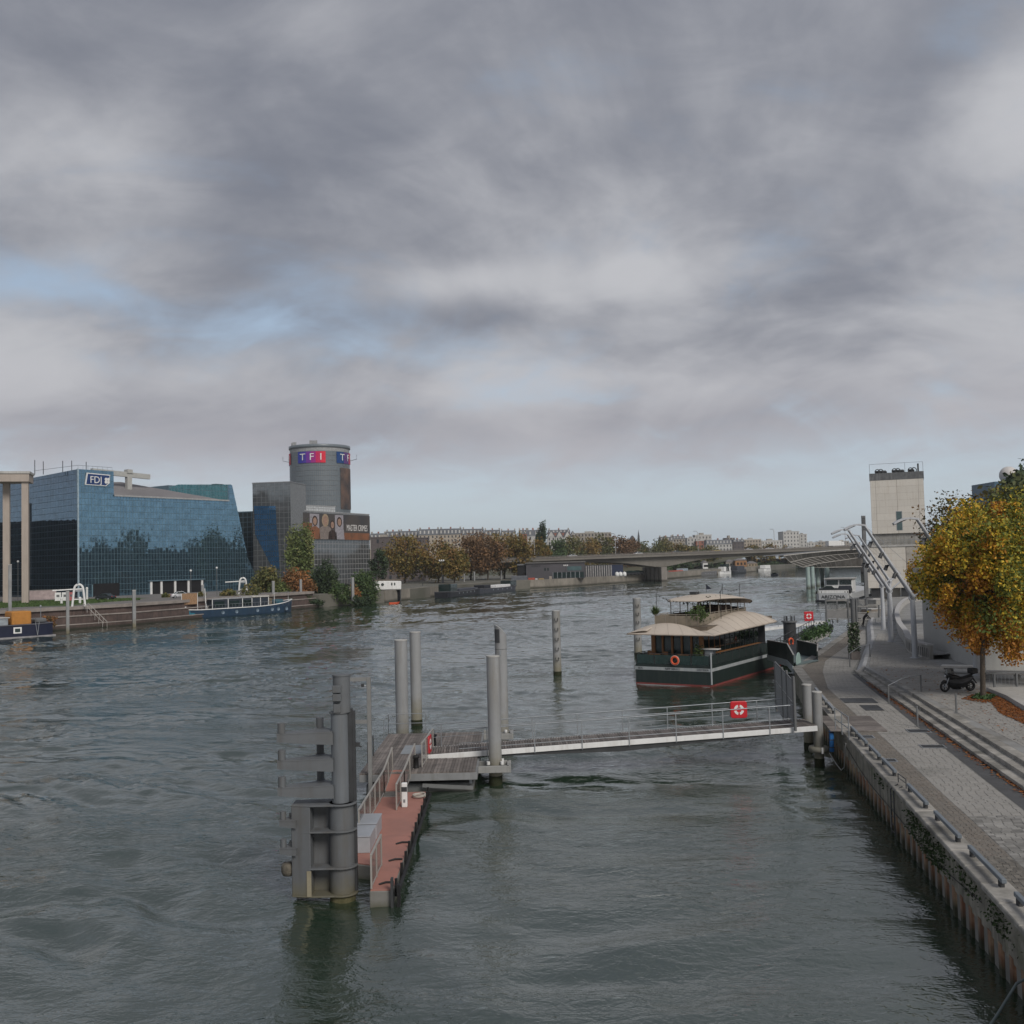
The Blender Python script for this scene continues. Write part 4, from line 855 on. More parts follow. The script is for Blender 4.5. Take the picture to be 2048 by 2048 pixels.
# festoon poles, lights and flag
for i, (x, y, z0, z1) in enumerate([(1.8, -1.15, 5.4, 7.25), (14.1, -2.0, 5.4, 7.6), (14.7, -3.4, 5.4, 7.5), (6.0, -5.0, 4.5, 7.1)]): b = MB(); b.cyl((x, y, z0), .025, z1 - z0, 6); b.build('festoon_pole', M_steel_d, od)
def festoon(a, c, sag, n): 
    b = MB(); P = [Vector(a).lerp(Vector(c), i / n) - Vector((0, 0, sag * math.sin(math.pi * i / n))) for i in range(n + 1)]; b.tube(P, .008, 4)
    for p in P[1:-1]: b.ball(p - Vector((0, 0, .06)), .05, 6)
    o = b.build('festoon_lights', M_steel_d, od); o['kind'] = 'stuff'
festoon((1.8, -1.15, 7.1), (4.6, -2.6, 6.4), .2, 9); festoon((12, -2.5, 6.9), (14.1, -2.0, 7.45), .15, 7); festoon((14.1, -2.0, 7.3), (14.7, -3.4, 7.2), .3, 6)
b = MB(); b.cyl((8.6, -2.7, 7.0), .02, .75, 6); b.build('flag_staff', M_steel_d, od); b = MB(); b.ext([(8.6, -2.72, 7.7), (8.6, -2.72, 7.25), (8.95, -3.05, 7.27)], (.01, .015, 0)); b.build('flag', mat('dark_flag', (.02, .025, .04), .9), od)
# plants on the terrace
def blades(c, n, h, rg, w_=.05, spread=.6):
    V = []
    for _ in range(n):
        a = rg.uniform(0, 2 * math.pi); t = rg.uniform(.15, spread); d = np.array([math.cos(a) * t, math.sin(a) * t, 1 - t * .55]) * h * rg.uniform(.6, 1.1); s_ = np.array([-math.sin(a), math.cos(a), 0]) * w_; p = np.array(c, float)
        m_ = p + d * .55 + np.array([0, 0, .08 * h]); V.append([p - s_, p + s_, m_ + s_ * .8, m_ - s_ * .8]); V.append([m_ - s_ * .8, m_ + s_ * .8, p + d + s_ * .05, p + d - s_ * .05])
    return np.array(V)
M_yucca = mat('yucca_leaf', (.06, .10, .025), .6, attr=[(.035, .07, .018), (.07, .115, .03), (.11, .15, .05)])
V = blades((1.9, -.95, 5.35), 110, 1.05, cr, .045, .9); tag(put('potted_yucca', facemesh('potted_yucca', V, 4, cr.random(len(V)), M_yucca), None), 'spiky green yucca standing on the stern corner of the roof terrace', 'plant')
bpy.data.objects['potted_yucca'].matrix_world = Matrix.Translation(OD) @ Matrix.Rotation(od_rz, 4, 'Z')
C = np.array([2.3, -4.5, 5.45]) + cr.normal(size=(700, 3)) * [.42, .38, .30]; tag(put('terrace_shrub', facemesh('terrace_shrub', leaf_quads(C, .09, cr), 4, cr.random(700), mat('terrace_shrub_leaf', (.06, .10, .03), .7, attr=[(.03, .06, .015), (.09, .13, .035)])), None), 'round green shrub on the terrace corner above the beige canopy', 'shrub').matrix_world = Matrix.Translation(OD) @ Matrix.Rotation(od_rz, 4, 'Z')
# loose furniture on the stern deck
ODM = Matrix.Translation(OD) @ Matrix.Rotation(od_rz, 4, 'Z')
def table_at(x, y, label, w_=.9):
    p = ODM @ Vector((x, y, 1.66)); t = thing('deck_table', label, 'table', tuple(p), od_rz); b = MB(); b.box(-.4, .4, -w_ / 2, w_ / 2, .70, .74); b.build('top', M_teak, t)
    for sx in (-.34, .34):
        for sy in (-w_ / 2 + .07, w_ / 2 - .07): b = MB(); b.box(sx - .03, sx + .03, sy - .03, sy + .03, 0, .70); b.build('leg', M_teak, t)
def chair_at(x, y, rz_, label):
    p = ODM @ Vector((x, y, 1.66)); t = thing('deck_chair', label, 'chair', tuple(p), od_rz + rz_); b = MB(); b.box(-.2, .2, -.2, .2, .42, .46); b.build('seat', M_teak, t); b = MB(); b.box(-.2, .2, .17, .2, .55, .92); b.build('backrest', M_teak, t)
    for sx in (-.17, .17):
        for sy in (-.17, .17): b = MB(); b.box(sx - .02, sx + .02, sy - .02, sy + .02, 0, .42 if sy < 0 else .9); b.build('leg', M_teak, t)
table_at(.75, -1.45, 'wooden table on the stern deck left of the orange lifebuoy'); chair_at(.95, -2.35, 1.4, 'wooden chair at the stern table behind the lifebuoy'); table_at(.8, -3.9, 'wooden table on the stern deck right of the orange lifebuoy'); chair_at(.9, -.75, -1.6, 'wooden chair at the stern rail corner by the glass wall')
p = ODM @ Vector((-.06, -3.45, 1.98)); t = thing('lifebuoy', 'round orange lifebuoy hung on the stern rail of the restaurant boat', 'lifebuoy', tuple(p), od_rz); b = MB(); b.torus((0, 0, 0), .29, .085, 'x', 24, 10); b.build('ring', M_ring, t)
b = MB(); b.torus((0, 0, 0), .385, .012, 'x', 20, 5); b.build('grab_line', M_white, t)
# gangway kiosk, planter and stern post on the starboard corner
p = ODM @ Vector((1.2, -5.9, 1.66)); t = thing('grey_counter', 'grey counter with white top at the starboard stern corner of the boat', 'counter', tuple(p), od_rz); b = MB(); b.box(-.3, .3, -.35, .35, 0, 1.15); b.build('body', mat('counter_grey', (.25, .27, .29), .6), t, bevel=.02); b = MB(); b.box(-.4, .4, -.75, .75, 1.151, 1.2); b.build('top', M_white, t)
C = np.array([0, 0, .85]) + cr.normal(size=(420, 3)) * [.16, .2, .35]; p = ODM @ Vector((.55, -5.15, 1.66)); t = thing('potted_shrub', 'slim potted shrub beside the grey counter on the boat', 'plant', tuple(p), od_rz); put('foliage', facemesh('foliage', leaf_quads(C, .08, cr), 4, cr.random(420), MATS['terrace_shrub_leaf']), t); b = MB(); b.lathe([(.001, 0), (.16, 0), (.22, .4), (.001, .4)], n=14); b.build('pot', M_conc, t)
b = MB(); b.cyl((.03, -6.43, .2), .07, 2.45, 10); b.build('corner_post', M_hstripe, od)
b = MB(); b.box(2.2, 12, -6.25, -5.85, 2.44, 2.5); b.build('bar_shelf', M_teak, od)
# ---- boarding ramp from the quay
rp = thing('boarding_ramp', 'dark green boarding ramp with pale base linking quay and restaurant boat', 'ramp', (21.0, 77, ZQ))
def rl(x, y, z): return Vector((x - 21.0, y - 77, z - ZQ))
for nm, pts in (('near_wall', [(21.7, 88.6, 1.55, 2.75), (22.05, 83.6, 1.55, 2.85), (20.75, 77.0, 1.75, 2.55)]), ('far_wall', [(24.1, 88.0, 1.55, 2.75), (24.4, 83.2, 1.6, 2.75), (23.6, 80.6, 1.75, 2.45)])):
    for (x0, y0, a0, b0), (x1, y1, a1, b1) in zip(pts, pts[1:]):
        n_ = Vector((y1 - y0, -(x1 - x0), 0)).normalized() * .06
        b = MB(); b.ext([rl(x0, y0, a0), rl(x1, y1, a1), rl(x1, y1, b1), rl(x0, y0, b0)], n_); b.build(nm, M_hull, rp)
        b = MB(); b.ext([rl(x0, y0, a0 - .45), rl(x1, y1, a1 - .5), rl(x1, y1, a1), rl(x0, y0, a0)], n_ * 2.0); b.build('base_band', mat('ramp_pale', (.36, .40, .41), .6, var=.15), rp)
        b = MB(); b.bar(rl(x0, y0, b0 + .03), rl(x1, y1, b1 + .03), .1, .05); b.build('cap_rail', M_alu, rp)
b = MB(); b.add([rl(21.8, 88.6, 1.62), rl(24.1, 88, 1.62), rl(24.4, 83.2, 1.66), rl(22.1, 83.6, 1.66)], [(0, 3, 2, 1)]); b.add([rl(22.1, 83.6, 1.66), rl(24.4, 83.2, 1.66), rl(23.4, 79.8, 1.84), rl(20.9, 76.8, 1.84)], [(0, 3, 2, 1)]); o = b.build('walkway', mat('ramp_floor', (.13, .17, .17), .7), rp); o.modifiers.new('s', 'SOLIDIFY').thickness = .06
b = MB(); pts = [(0, 0, 0)] + [(0, .95 * math.cos(a), .85 * math.sin(a)) for a in np.linspace(0, math.pi, 14)]; b.ext([rl(21.4, 78.2, 1.8) + Vector((p[1] * .42, p[1] * .9, p[2])) for p in pts[1:]], (.05, -.02, 0)); b.build('mint_panel', mat('mint_panel', (.33, .45, .42), .6, var=.12), rp)
# ---- dark floating walkway with railings behind the ramp and planters along it
fw = thing('floating_walkway', 'dark walkway with black railings running along the quay to the boat', 'walkway', (25.2, 92.5, 0)); a, c = Vector((25.2, 92.5, 0)), Vector((35.0, 113.5, 0)); dd = c - a; nrm = Vector((-dd.y, dd.x, 0)).normalized()
b = MB(); b.ext([Vector((0, 0, .9)), nrm * 2.0 + Vector((0, 0, .9)), nrm * 2.0 + Vector((0, 0, 1.15)), Vector((0, 0, 1.15))], dd + Vector((0, 0, .55))); b.build('deck', M_steel_d, fw)
for s in (0, 2.0):
    for h in (.6, 1.15): b = MB(); b.tube([nrm * s + Vector((0, 0, 1.15 + h)), nrm * s + dd + Vector((0, 0, 1.7 + h)), nrm * s + dd * 1.03 + Vector((0, 0, 1.3 + h))], .035, 7); b.build('rail', M_steel_d, fw)
    for i in range(15): q = nrm * s + dd * (i / 14) + Vector((0, 0, 1.1 + .55 * i / 14)); b = MB(); b.bar(q, q + Vector((0, 0, 1.15)), .05, .05); b.build('post', M_steel_d, fw)
    b = MB(); b.bar(nrm * s + Vector((0, 0, 1.5)), nrm * s + dd + Vector((0, 0, 2.05)), .02, .55); b.build('side_screen', glass('smoked_screen', (.02, .03, .03), .15, alpha=.8, rnd=0), fw)
for i, (f, lab) in enumerate([(.12, 'green shrub in a long planter nearest the boarding ramp'), (.28, 'green shrub in a planter between walkway and quay'), (.44, 'dense green shrub in a planter beside the walkway railing'), (.6, 'green shrub in the planter at the far end of the walkway')]):
    p = a + dd * f - nrm * .55; t = thing('quay_planter', lab, 'planter', (p.x, p.y, 1.70), math.atan2(dd.y, dd.x)); b = MB(); b.box(-1.5, 1.5, -.3, .3, 0, .5); b.build('box', M_conc_l, t, bevel=.02)
    C = np.array([0, 0, .75]) + cr.normal(size=(650, 3)) * [.75, .26, .28]; put('foliage', facemesh('foliage', leaf_quads(C, .11, cr), 4, cr.random(650), mat('hedge_leaf', (.03, .07, .025), .7, attr=[(.015, .04, .012), (.04, .085, .025), (.07, .12, .04)])), t)
t = thing('horseshoe_buoy', 'orange horseshoe buoy on the dark walkway railing by the ramp', 'lifebuoy', (24.6, 92.0, 2.3), .5); b = MB(); b.tube([(.26 * math.cos(x), 0, .30 * math.sin(x)) for x in np.linspace(-.9, math.pi + .9, 18)], .08, 8); b.build('ring', M_ring, t)
t = thing('capped_pile', 'short black pile with a flat cap behind the restaurant boat', 'pile', (27.6, 103.5, 0)); b = MB(); b.cyl((0, 0, -2), .62, 5.3, 20); b.build('shaft', M_steel_d, t); b = MB(); b.cyl((0, 0, 3.301), .78, .14, 20); b.build('cap', M_steel, t)
for i in range(6): b = MB(); b.cyl((.5 * math.cos(i), .5 * math.sin(i), 3.442), .05, .5, 6); b.build('spike', M_steel_d, t)
t = thing('mooring_float', 'low dark mooring float behind the boat beside the capped pile', 'float', (28.5, 101, 0)); b = MB(); b.box(-4, 3.5, -1, 1, -.3, .8); b.build('body', M_steel_d, t, bevel=.1); b = MB(); b.bar((-3, -.8, .82), (2.8, -.8, 1.9), .16, .12); b.build('brace', M_galv, t)
# ---- second gangway and its gate cage
g2 = thing('second_gangway', 'pale gangway with railings leading to the gate cage beyond the boat', 'gangway', (24.5, 118.5, 0)); dd = Vector((13.5, 7.5, 0))
b = MB(); b.ext([(0, 0, 1.0), (0, 2, 1.0), (0, 2, 1.28), (0, 0, 1.28)], dd + Vector((0, 0, .6))); b.build('deck', M_white, g2)
for y in (0, 2.0):
    for h in (.55, 1.1): b = MB(); b.tube([Vector((0, y, 1.28 + h)), dd + Vector((0, y, 1.88 + h))], .03, 6); b.build('rail', M_galv, g2)
    for i in range(7): q = dd * (i / 6) + Vector((0, y, 1.28 + .6 * i / 6)); b = MB(); b.bar(q, q + Vector((0, 0, 1.1)), .05, .05); b.build('post', M_galv, g2)
p = Vector((24.5, 118.5, 2.25)) + dd * .82; buoy_case('lifebuoy_case', 'red lifebuoy case on the second gangway near the gate cage', (p.x, p.y - .2, p.z + .35), .1, 1.35)
gc = thing('gate_cage', 'tall grey steel gate cage at the quay edge beyond the boat', 'gate', (38.2, 126.2, ZQ)); u = Vector((.62, .78, 0)).normalized(); v = Vector((.985, -.17, 0)).normalized()
def gcp(a_, c_, z): return u * a_ + v * c_ + Vector((0, 0, z))
for a_ in (0, 3.6):
    for c_ in (0, 2.6, 3.6, 6.2): b = MB(); b.bar(gcp(a_, c_, -.3), gcp(a_, c_, 2.75 if c_ < 6 else 2.0), .16, .16); b.build('post', M_steel, gc)
    for z in (.35, 1.5, 2.6):
        for c0, c1 in ((0, 2.6), (3.6, 6.2)): b = MB(); b.bar(gcp(a_, c0 + .1, z if c0 < 1 else z * .72), gcp(a_, c1 - .1, z if c0 < 1 else z * .72), .08, .10); b.build('bar', mat('cage_bar', (.33, .32, .30), .6), gc)
    for c0, c1, zt in ((.1, 2.5, 1.45), (3.7, 6.1, 1.0)): b = MB(); b.bar(gcp(a_ + .03, c0, zt / 2 + .2), gcp(a_ + .03, c1, zt / 2 + .2), .02, zt - .5); b.build('panel', MATS['gate_panel'], gc)
for c_ in (0, 2.6): b = MB(); b.bar(gcp(0, c_, 2.75), gcp(3.6, c_, 2.75), .14, .14); b.build('top_beam', M_steel, gc)
b = MB(); b.bar(gcp(0, 4.8, 2.9), gcp(0, 7.6, 2.9), .25, .12); b.build('lamp_arm', M_steel_d, gc)
b = MB(); b.cyl(gcp(.3, 3.1, -.3), .32, 3.1, 16); b.build('guide_column', M_steel, gc)
# ================================================================== trees
def crown_pts(rg, n, c, r, nclump, spread=.2, hollow=.55, low=0.0):
    """leaf positions gathered in clumps through an uneven crown; returns points, clump ids and clump centres"""
    d = rg.normal(size=(nclump, 3)); d /= np.linalg.norm(d, axis=1)[:, None]
    rad = (hollow ** 3 + (1 - hollow ** 3) * rg.random(nclump)) ** (1 / 3) * rg.uniform(.78, 1.06, nclump)
    cc = d * rad[:, None]; cc[:, 2] = np.where(cc[:, 2] < 0, cc[:, 2] * (1 - low), cc[:, 2])
    k = rg.integers(0, nclump, n); p = cc[k] + np.clip(rg.normal(size=(n, 3)), -1.7, 1.7) * spread * rg.uniform(.6, 1.3, nclump)[k][:, None]
    return p * np.array(r) + np.array(c), k, cc * np.array(r) + np.array(c)
def tree(name, label, loc, tr, crown_z, r, n, leaf, m, rg, nclump=60, grad=.0, group=None, tint0=.5, tvar=.35, spread=.2, limbs=10, hollow=.5, cat='tree', lean=(0, 0), low=0.0):
    t = thing(name, label, cat, loc, 0, group); c = (lean[0], lean[1], crown_z)
    P, k, cc = crown_pts(rg, n, c, r, nclump, spread, hollow, low)
    ct = rg.normal(size=nclump) * tvar * .6 + tint0; tint = np.clip(ct[k] + rg.normal(size=n) * tvar * .35 - grad * (P[:, 2] - crown_z) / r[2], 0, 1)
    b = MB(); zf = crown_z - r[2] * .55; tp = [(0, 0, -.1), (.02 * r[0], 0, zf * .5), (lean[0] * .4, lean[1] * .4, zf), (lean[0], lean[1], crown_z + r[2] * .45)]
    b.tube(tp, [tr * 1.25, tr, tr * .85, tr * .2], 9)
    for i in range(limbs):
        e = cc[rg.integers(0, nclump)]; s_ = Vector(tp[2]).lerp(Vector(tp[3]), rg.uniform(-.1, .6)); md = s_.lerp(Vector(e), .5) + Vector((0, 0, .12 * r[2])); b.tube([s_, md, Vector(e)], [tr * .42, tr * .25, tr * .07], 6)
    b.build('trunk', M_bark, t); put('crown', facemesh('crown', leaf_quads(P, leaf, rg), 4, tint, m), t); return t
M_gold = mat('autumn_gold_leaf', (.25, .15, .02), .65, attr=[(.07, .10, .016), (.17, .18, .02), (.37, .30, .028), (.58, .38, .03), (.56, .27, .022), (.32, .13, .018)])
M_brown = mat('autumn_brown_leaf', (.12, .07, .03), .7, attr=[(.05, .05, .018), (.10, .075, .025), (.14, .075, .028), (.09, .045, .025)])
tg = np.random.default_rng(11)
tree('plane_tree', 'golden autumn tree on the plaza beside the parked motorcycle', (24.76, 54.9, ZP), .12, 6.2, (3.1, 3.3, 4.2), 46000, .088, M_gold, tg, 115, grad=.26, tint0=.50, tvar=.55, spread=.115, limbs=46, hollow=.3, lean=(.45, 0))
tree('plane_tree', 'taller golden orange tree beside the pale wall, behind the railing', (29.8, 59.5, ZP), .16, 6.2, (4.9, 4.2, 4.8), 56000, .092, M_gold, tg, 135, grad=.12, tint0=.55, tvar=.5, spread=.115, limbs=22, hollow=.35)
tree('plane_tree', 'small golden tree partly hidden behind the lighting mast', (34.6, 84.0, ZP), .10, 6.0, (2.7, 2.7, 2.2), 8000, .12, M_gold, tg, 60, grad=.1, tint0=.62, spread=.18, limbs=14)
tree('plane_tree', 'dark brownish tree showing above the golden crown', (46.0, 104.0, ZP), .22, 8.8, (3.8, 3.8, 4.6), 9000, .17, M_brown, tg, 60, tint0=.3, spread=.2, limbs=16)
tree('plane_tree', 'olive green tree with yellowing edges beyond the golden trees', (35.5, 74.0, ZP), .15, 7.2, (3.6, 3.6, 4.0), 10000, .13, M_gold, tg, 80, tint0=.25, spread=.18, limbs=14)
# fallen leaves and weeds
lx = []
def scat(n, poly, z):
    P = np.array(poly); out = []
    x0, x1, y0, y1 = P[:, 0].min(), P[:, 0].max(), P[:, 1].min(), P[:, 1].max()
    while len(out) < n:
        x, y = tg.uniform(x0, x1), tg.uniform(y0, y1); ins = False; j = len(P) - 1
        for i in range(len(P)):
            if (P[i][1] > y) != (P[j][1] > y) and x < (P[j][0] - P[i][0]) * (y - P[i][1]) / (P[j][1] - P[i][1]) + P[i][0]: ins = not ins
            j = i
        if ins: out.append((x, y, z))
    return out
lx += scat(5200, [(24.9, 55.6), (26.0, 57.0), (25.5, 54.1), (24.5, 50.2), (24.2, 47), (22.6, 46), (23.1, 49.5), (24.3, 53.0), (24.3, 54.6)], ZP + .02)
lx += scat(900, [(23.4, 54.5), (24.8, 56.2), (25, 53), (23.9, 53)], ZP + .02) + scat(500, [(20, 40), (24, 40), (28, 70), (24, 70)], ZP + .03)
for i in range(1300): y = tg.uniform(33, 66); x = along(STEP, y) - abs(tg.normal()) * .16; lx.append((x, y, ZQ + .03))
C = np.array(lx); V = leaf_quads(C, .07, tg); V[:, :, 2] = C[:, None, 2] + (V[:, :, 2] - C[:, None, 2]) * .25 + .012
o = put('fallen_leaves', facemesh('fallen_leaves', V, 4, tg.random(len(C)), mat('fallen_leaf', (.2, .07, .02), .8, attr=[(.10, .035, .012), (.20, .06, .015), (.28, .10, .02), (.13, .07, .025)]))); tag(o, 'fallen orange brown leaves drifted along the wall and steps', 'leaves', kind='stuff')
C = np.array(scat(700, [(23.9, 54.4), (25, 56), (25.6, 55.2), (24.6, 53.8)], ZP + .07)); o = put('weeds', facemesh('weeds', leaf_quads(C, .09, tg), 4, tg.random(len(C)), MATS['hedge_leaf'])); tag(o, 'low green weeds around the foot of the plaza tree', 'weeds', kind='stuff')
# ================================================================== right: low platform, railing, pale wall, benches
pf = thing('concrete_platform', 'low pale concrete platform bordering the leaf strip', 'platform', (26, 52, ZP))
b = MB(); b.prism([(.05, 5.3), (-.4, 2.1), (-1.4, -1.9), (-1.7, -8), (9, -8), (9, 5.3)], -.2, .22); b.build('slab', M_conc_l, pf, bevel=.02)
b = MB(); b.box(-.2, 2.4, -2.6, -.9, .221, .62); b.build('block', mat('beige_block', (.42, .37, .29), .85, var=.15), pf, bevel=.03)
rl_ = thing('terrace_railing', 'dark grey railing with thick posts on the pale platform', 'railing', (26.1, 57.4, ZP))
b = MB(); b.bar((0, 0, .98), (9, -.6, 1.15), .12, .10); b.build('top_rail', M_steel, rl_)
for i in range(8): x = .45 + i * 1.2; b = MB(); b.bar((x, -.067 * x, .1), (x, -.067 * x, .95 + .02 * x), .12, .09); b.build('post', M_steel, rl_)
b = MB()
for i in range(40): x = .2 + i * .21; b.tube([(x, -.067 * x, .2), (x, -.067 * x, .93 + .02 * x)], .008, 4)
b.build('infill_rods', M_galv, rl_)['kind'] = 'stuff'
pw = thing('pale_wall_building', 'plain pale grey building wall behind the golden trees', 'building', (30.5, 67, ZP))
b = MB(); b.prism([(0, 0), (18, -3), (20, 12), (2, 15)], 0, 6.2); b.build('wall', mat('pale_render', (.40, .40, .385), .85, var=.12, scale=.3, bump=.05, streak=(.33, .33, .32)), pw)
b = MB(); b.prism([(-.5, -.6), (18.5, -3.6), (20.5, 12.6), (1.6, 15.6)], 6.201, 6.55); b.build('roof_slab', M_conc_l, pw)
for x in (4, 8, 12): b = MB(); b.box(x - .02, x + .02, -.04 - x / 6, .02 - x / 6, .05, 6.15); b.build('joint', M_conc, pw)
for x, y, lab in ((28.6, 66.0, 'pale stone bench beside the lighting mast under the golden tree'), (29.4, 62.4, 'white stone bench behind the motorcycle top case')):
    t = thing('stone_bench', lab, 'bench', (x, y, ZP), -.5); b = MB(); b.box(-1.3, 1.3, -.4, .4, .34, .50); b.build('seat', mat('bench_stone', (.55, .53, .50), .7, var=.1), t, bevel=.02)
    for s in (-.8, .8): b = MB(); b.box(s - .2, s + .2, -.25, .25, 0, .34); b.build('support', M_conc, t)
# ================================================================== handrails across the steps
def handrail(lo, hi, label, one=False):
    lo, hi = Vector((*lo, ZQ)), Vector((*hi, ZP)); t = thing('step_handrail', label, 'handrail', tuple(lo)); d = hi - lo
    for p, h in ((Vector((0, 0, 0)), 1.0), (d, .95)): b = MB(); b.bar(p, p + Vector((0, 0, h)), .07, .07); b.build('post', M_steel, t); b = MB(); b.box(p.x - .1, p.x + .1, p.y - .1, p.y + .1, p.z, p.z + .012); b.build('foot_plate', M_steel, t)
    if not one: b = MB(); b.tube([Vector((0, 0, 1.0)), d * .42 + Vector((0, 0, 1.12)), d * .62 + Vector((0, 0, 1.08)), d + Vector((0, 0, .95))], .022, 6); b.build('rail', M_galv, t)
handrail((20.4, 56.7), (22.6, 57.7), 'thin steel handrail crossing the steps between the two access covers and the motorcycle'); handrail((18.95, 49.0), (21.2, 49.9), 'thin steel handrail crossing the steps by the drain grating, short of the motorcycle', True); handrail((24.4, 75.4), (26.8, 78.0), 'thin steel handrail at the end of the steps by the leafy planter')
t = thing('leafy_planter', 'tall column of climbing leaves in a grey wooden planter on the quay', 'planter', (26.6, 81.0, ZQ)); b = MB(); b.box(-.36, .36, -.36, .36, 0, .62); b.build('box', M_wood, t, bevel=.02); b = MB(); b.box(-.3, .3, -.05, .05, .3, 2.7); b.build('trellis', M_wood, t)
C = np.array([0, 0, 1.65]) + np.stack([tg.uniform(-.42, .42, 1500), tg.normal(size=1500) * .15, tg.uniform(-1.15, 1.2, 1500)], 1); put('climber', facemesh('climber', leaf_quads(C, .085, tg), 4, tg.random(1500), mat('climber_leaf', (.04, .08, .03), .6, attr=[(.015, .035, .012), (.035, .07, .025), (.07, .12, .04), (.5, .5, .45)])), t)
# ================================================================== lighting masts
M_mast = mat('mast_grey', (.47, .485, .51), .5, var=.12, scale=1, bump=.03, streak=(.33, .34, .36))
def mast(x, y, label, dr=(-1, .0), k=1.0):
    t = thing('lighting_mast', label, 'lamp', (x, y, ZP)); dx_, dy_ = dr
    b = MB(); b.tube([(0, 0, 0), (0, 0, 4.3)], [.22, .17], 14); b.build('post', M_mast, t); b = MB(); b.cyl((0, 0, 0), .36, .06, 14); b.build('base_plate', M_mast, t)
    b = MB(); b.torus((0, 0, 4.45), .24, .07, 'y', 16, 6); b.ball((0, 0, 4.45), .16, 10); b.build('pivot', M_mast, t)
    A_ = Vector((0.05, 0, 4.5)); T_ = Vector((dx_ * 3.35 * k, dy_ * 3.35 * k, 4.5 + 5.4 * k))
    for s in (-.13, .13):
        b = MB(); b.tube([A_ + Vector((0, s, 0)), A_.lerp(T_, .5) + Vector((0, s, 0)), T_ + Vector((0, s * .7, 0))], [.13, .10, .07], 10); b.build('boom', M_mast, t)
    for f in (.15, .33, .5, .68, .84): p = A_.lerp(T_, f); b = MB(); b.tube([p + Vector((0, -.14, 0)), p + Vector((0, .14, 0))], .05, 6); b.build('spacer', M_mast, t)
    b = MB(); pts = [T_ + Vector((dx_ * 1.5 * u_, dy_ * 1.5 * u_, .10 * math.sin(math.pi * u_) - .28 * u_ ** 2)) for u_ in np.linspace(-.08, 1, 9)]
    for p, q in zip(pts, pts[1:]): b.bar(p, q, .30, .12)
    b.build('lamp_head', M_mast, t); b = MB(); p, q = pts[4] + Vector((0, 0, -.075)), pts[8] + Vector((0, 0, -.075)); b.bar(p, q, .22, .03); b.build('lamp_glass', M_steel_d, t)
    for f, s in ((.78, 1), (.62, -1), (.45, 1), (.34, -1)):
        p = A_.lerp(T_, f) + Vector((-.22, s * .3, -.10)); b = MB(); b.tube([p + Vector((.2, 0, .08)), p, p + Vector((-.12, 0, -.30))], [.03, .13, .15], 10); b.build('spotlight', M_steel_d if f < .7 else M_steel, t)
    b = MB(); b.tube([(0, 0, 4.45), (1.35, 0, 5.5)], .07, 8); b.build('counter_strut', M_mast, t); b = MB(); b.tube([T_, (1.35, 0, 5.5)], .012, 4); b.build('stay_cable', M_galv, t)
mast(28.85, 64.6, 'grey lighting mast standing behind the motorcycle, boom rising out of the golden tree'); mast(29.5, 76.2, 'grey lighting mast at the end of the curved wall, tilted boom with curved lamp head'); mast(33.0, 90.5, 'grey lighting mast along the curved wall with spotlights on its boom'); mast(37.4, 104.5, 'grey lighting mast along the curved wall, partly masked by the masts in front', k=.98); mast(43.5, 119, 'farthest grey lighting mast by the beige tower')
# ================================================================== curved terrace walls
CW = [(30.0, 74.9), (30.2, 77.4), (31.0, 81.5), (33.7, 89.4), (38.1, 102.7), (45.0, 121.5), (52.5, 140), (59.5, 155), (65.5, 161.5), (71, 161)]
def smooth(P, n=5):
    out = []
    for i in range(len(P) - 1):
        p0, p1, p2, p3 = (Vector(P[max(i - 1, 0)]), Vector(P[i]), Vector(P[i + 1]), Vector(P[min(i + 2, len(P) - 1)]))
        for k in range(n):
            t_ = k / n; out.append(.5 * ((2 * p1) + (p2 - p0) * t_ + (2 * p0 - 5 * p1 + 4 * p2 - p3) * t_ ** 2 + (3 * p1 - p0 - 3 * p2 + p3) * t_ ** 3))
    return out + [Vector(P[-1])]
cw = thing('curved_terrace_wall', 'sweeping curved concrete wall along the promenade below the masts', 'wall', (30, 75, ZP)); S_ = smooth(CW, 6)
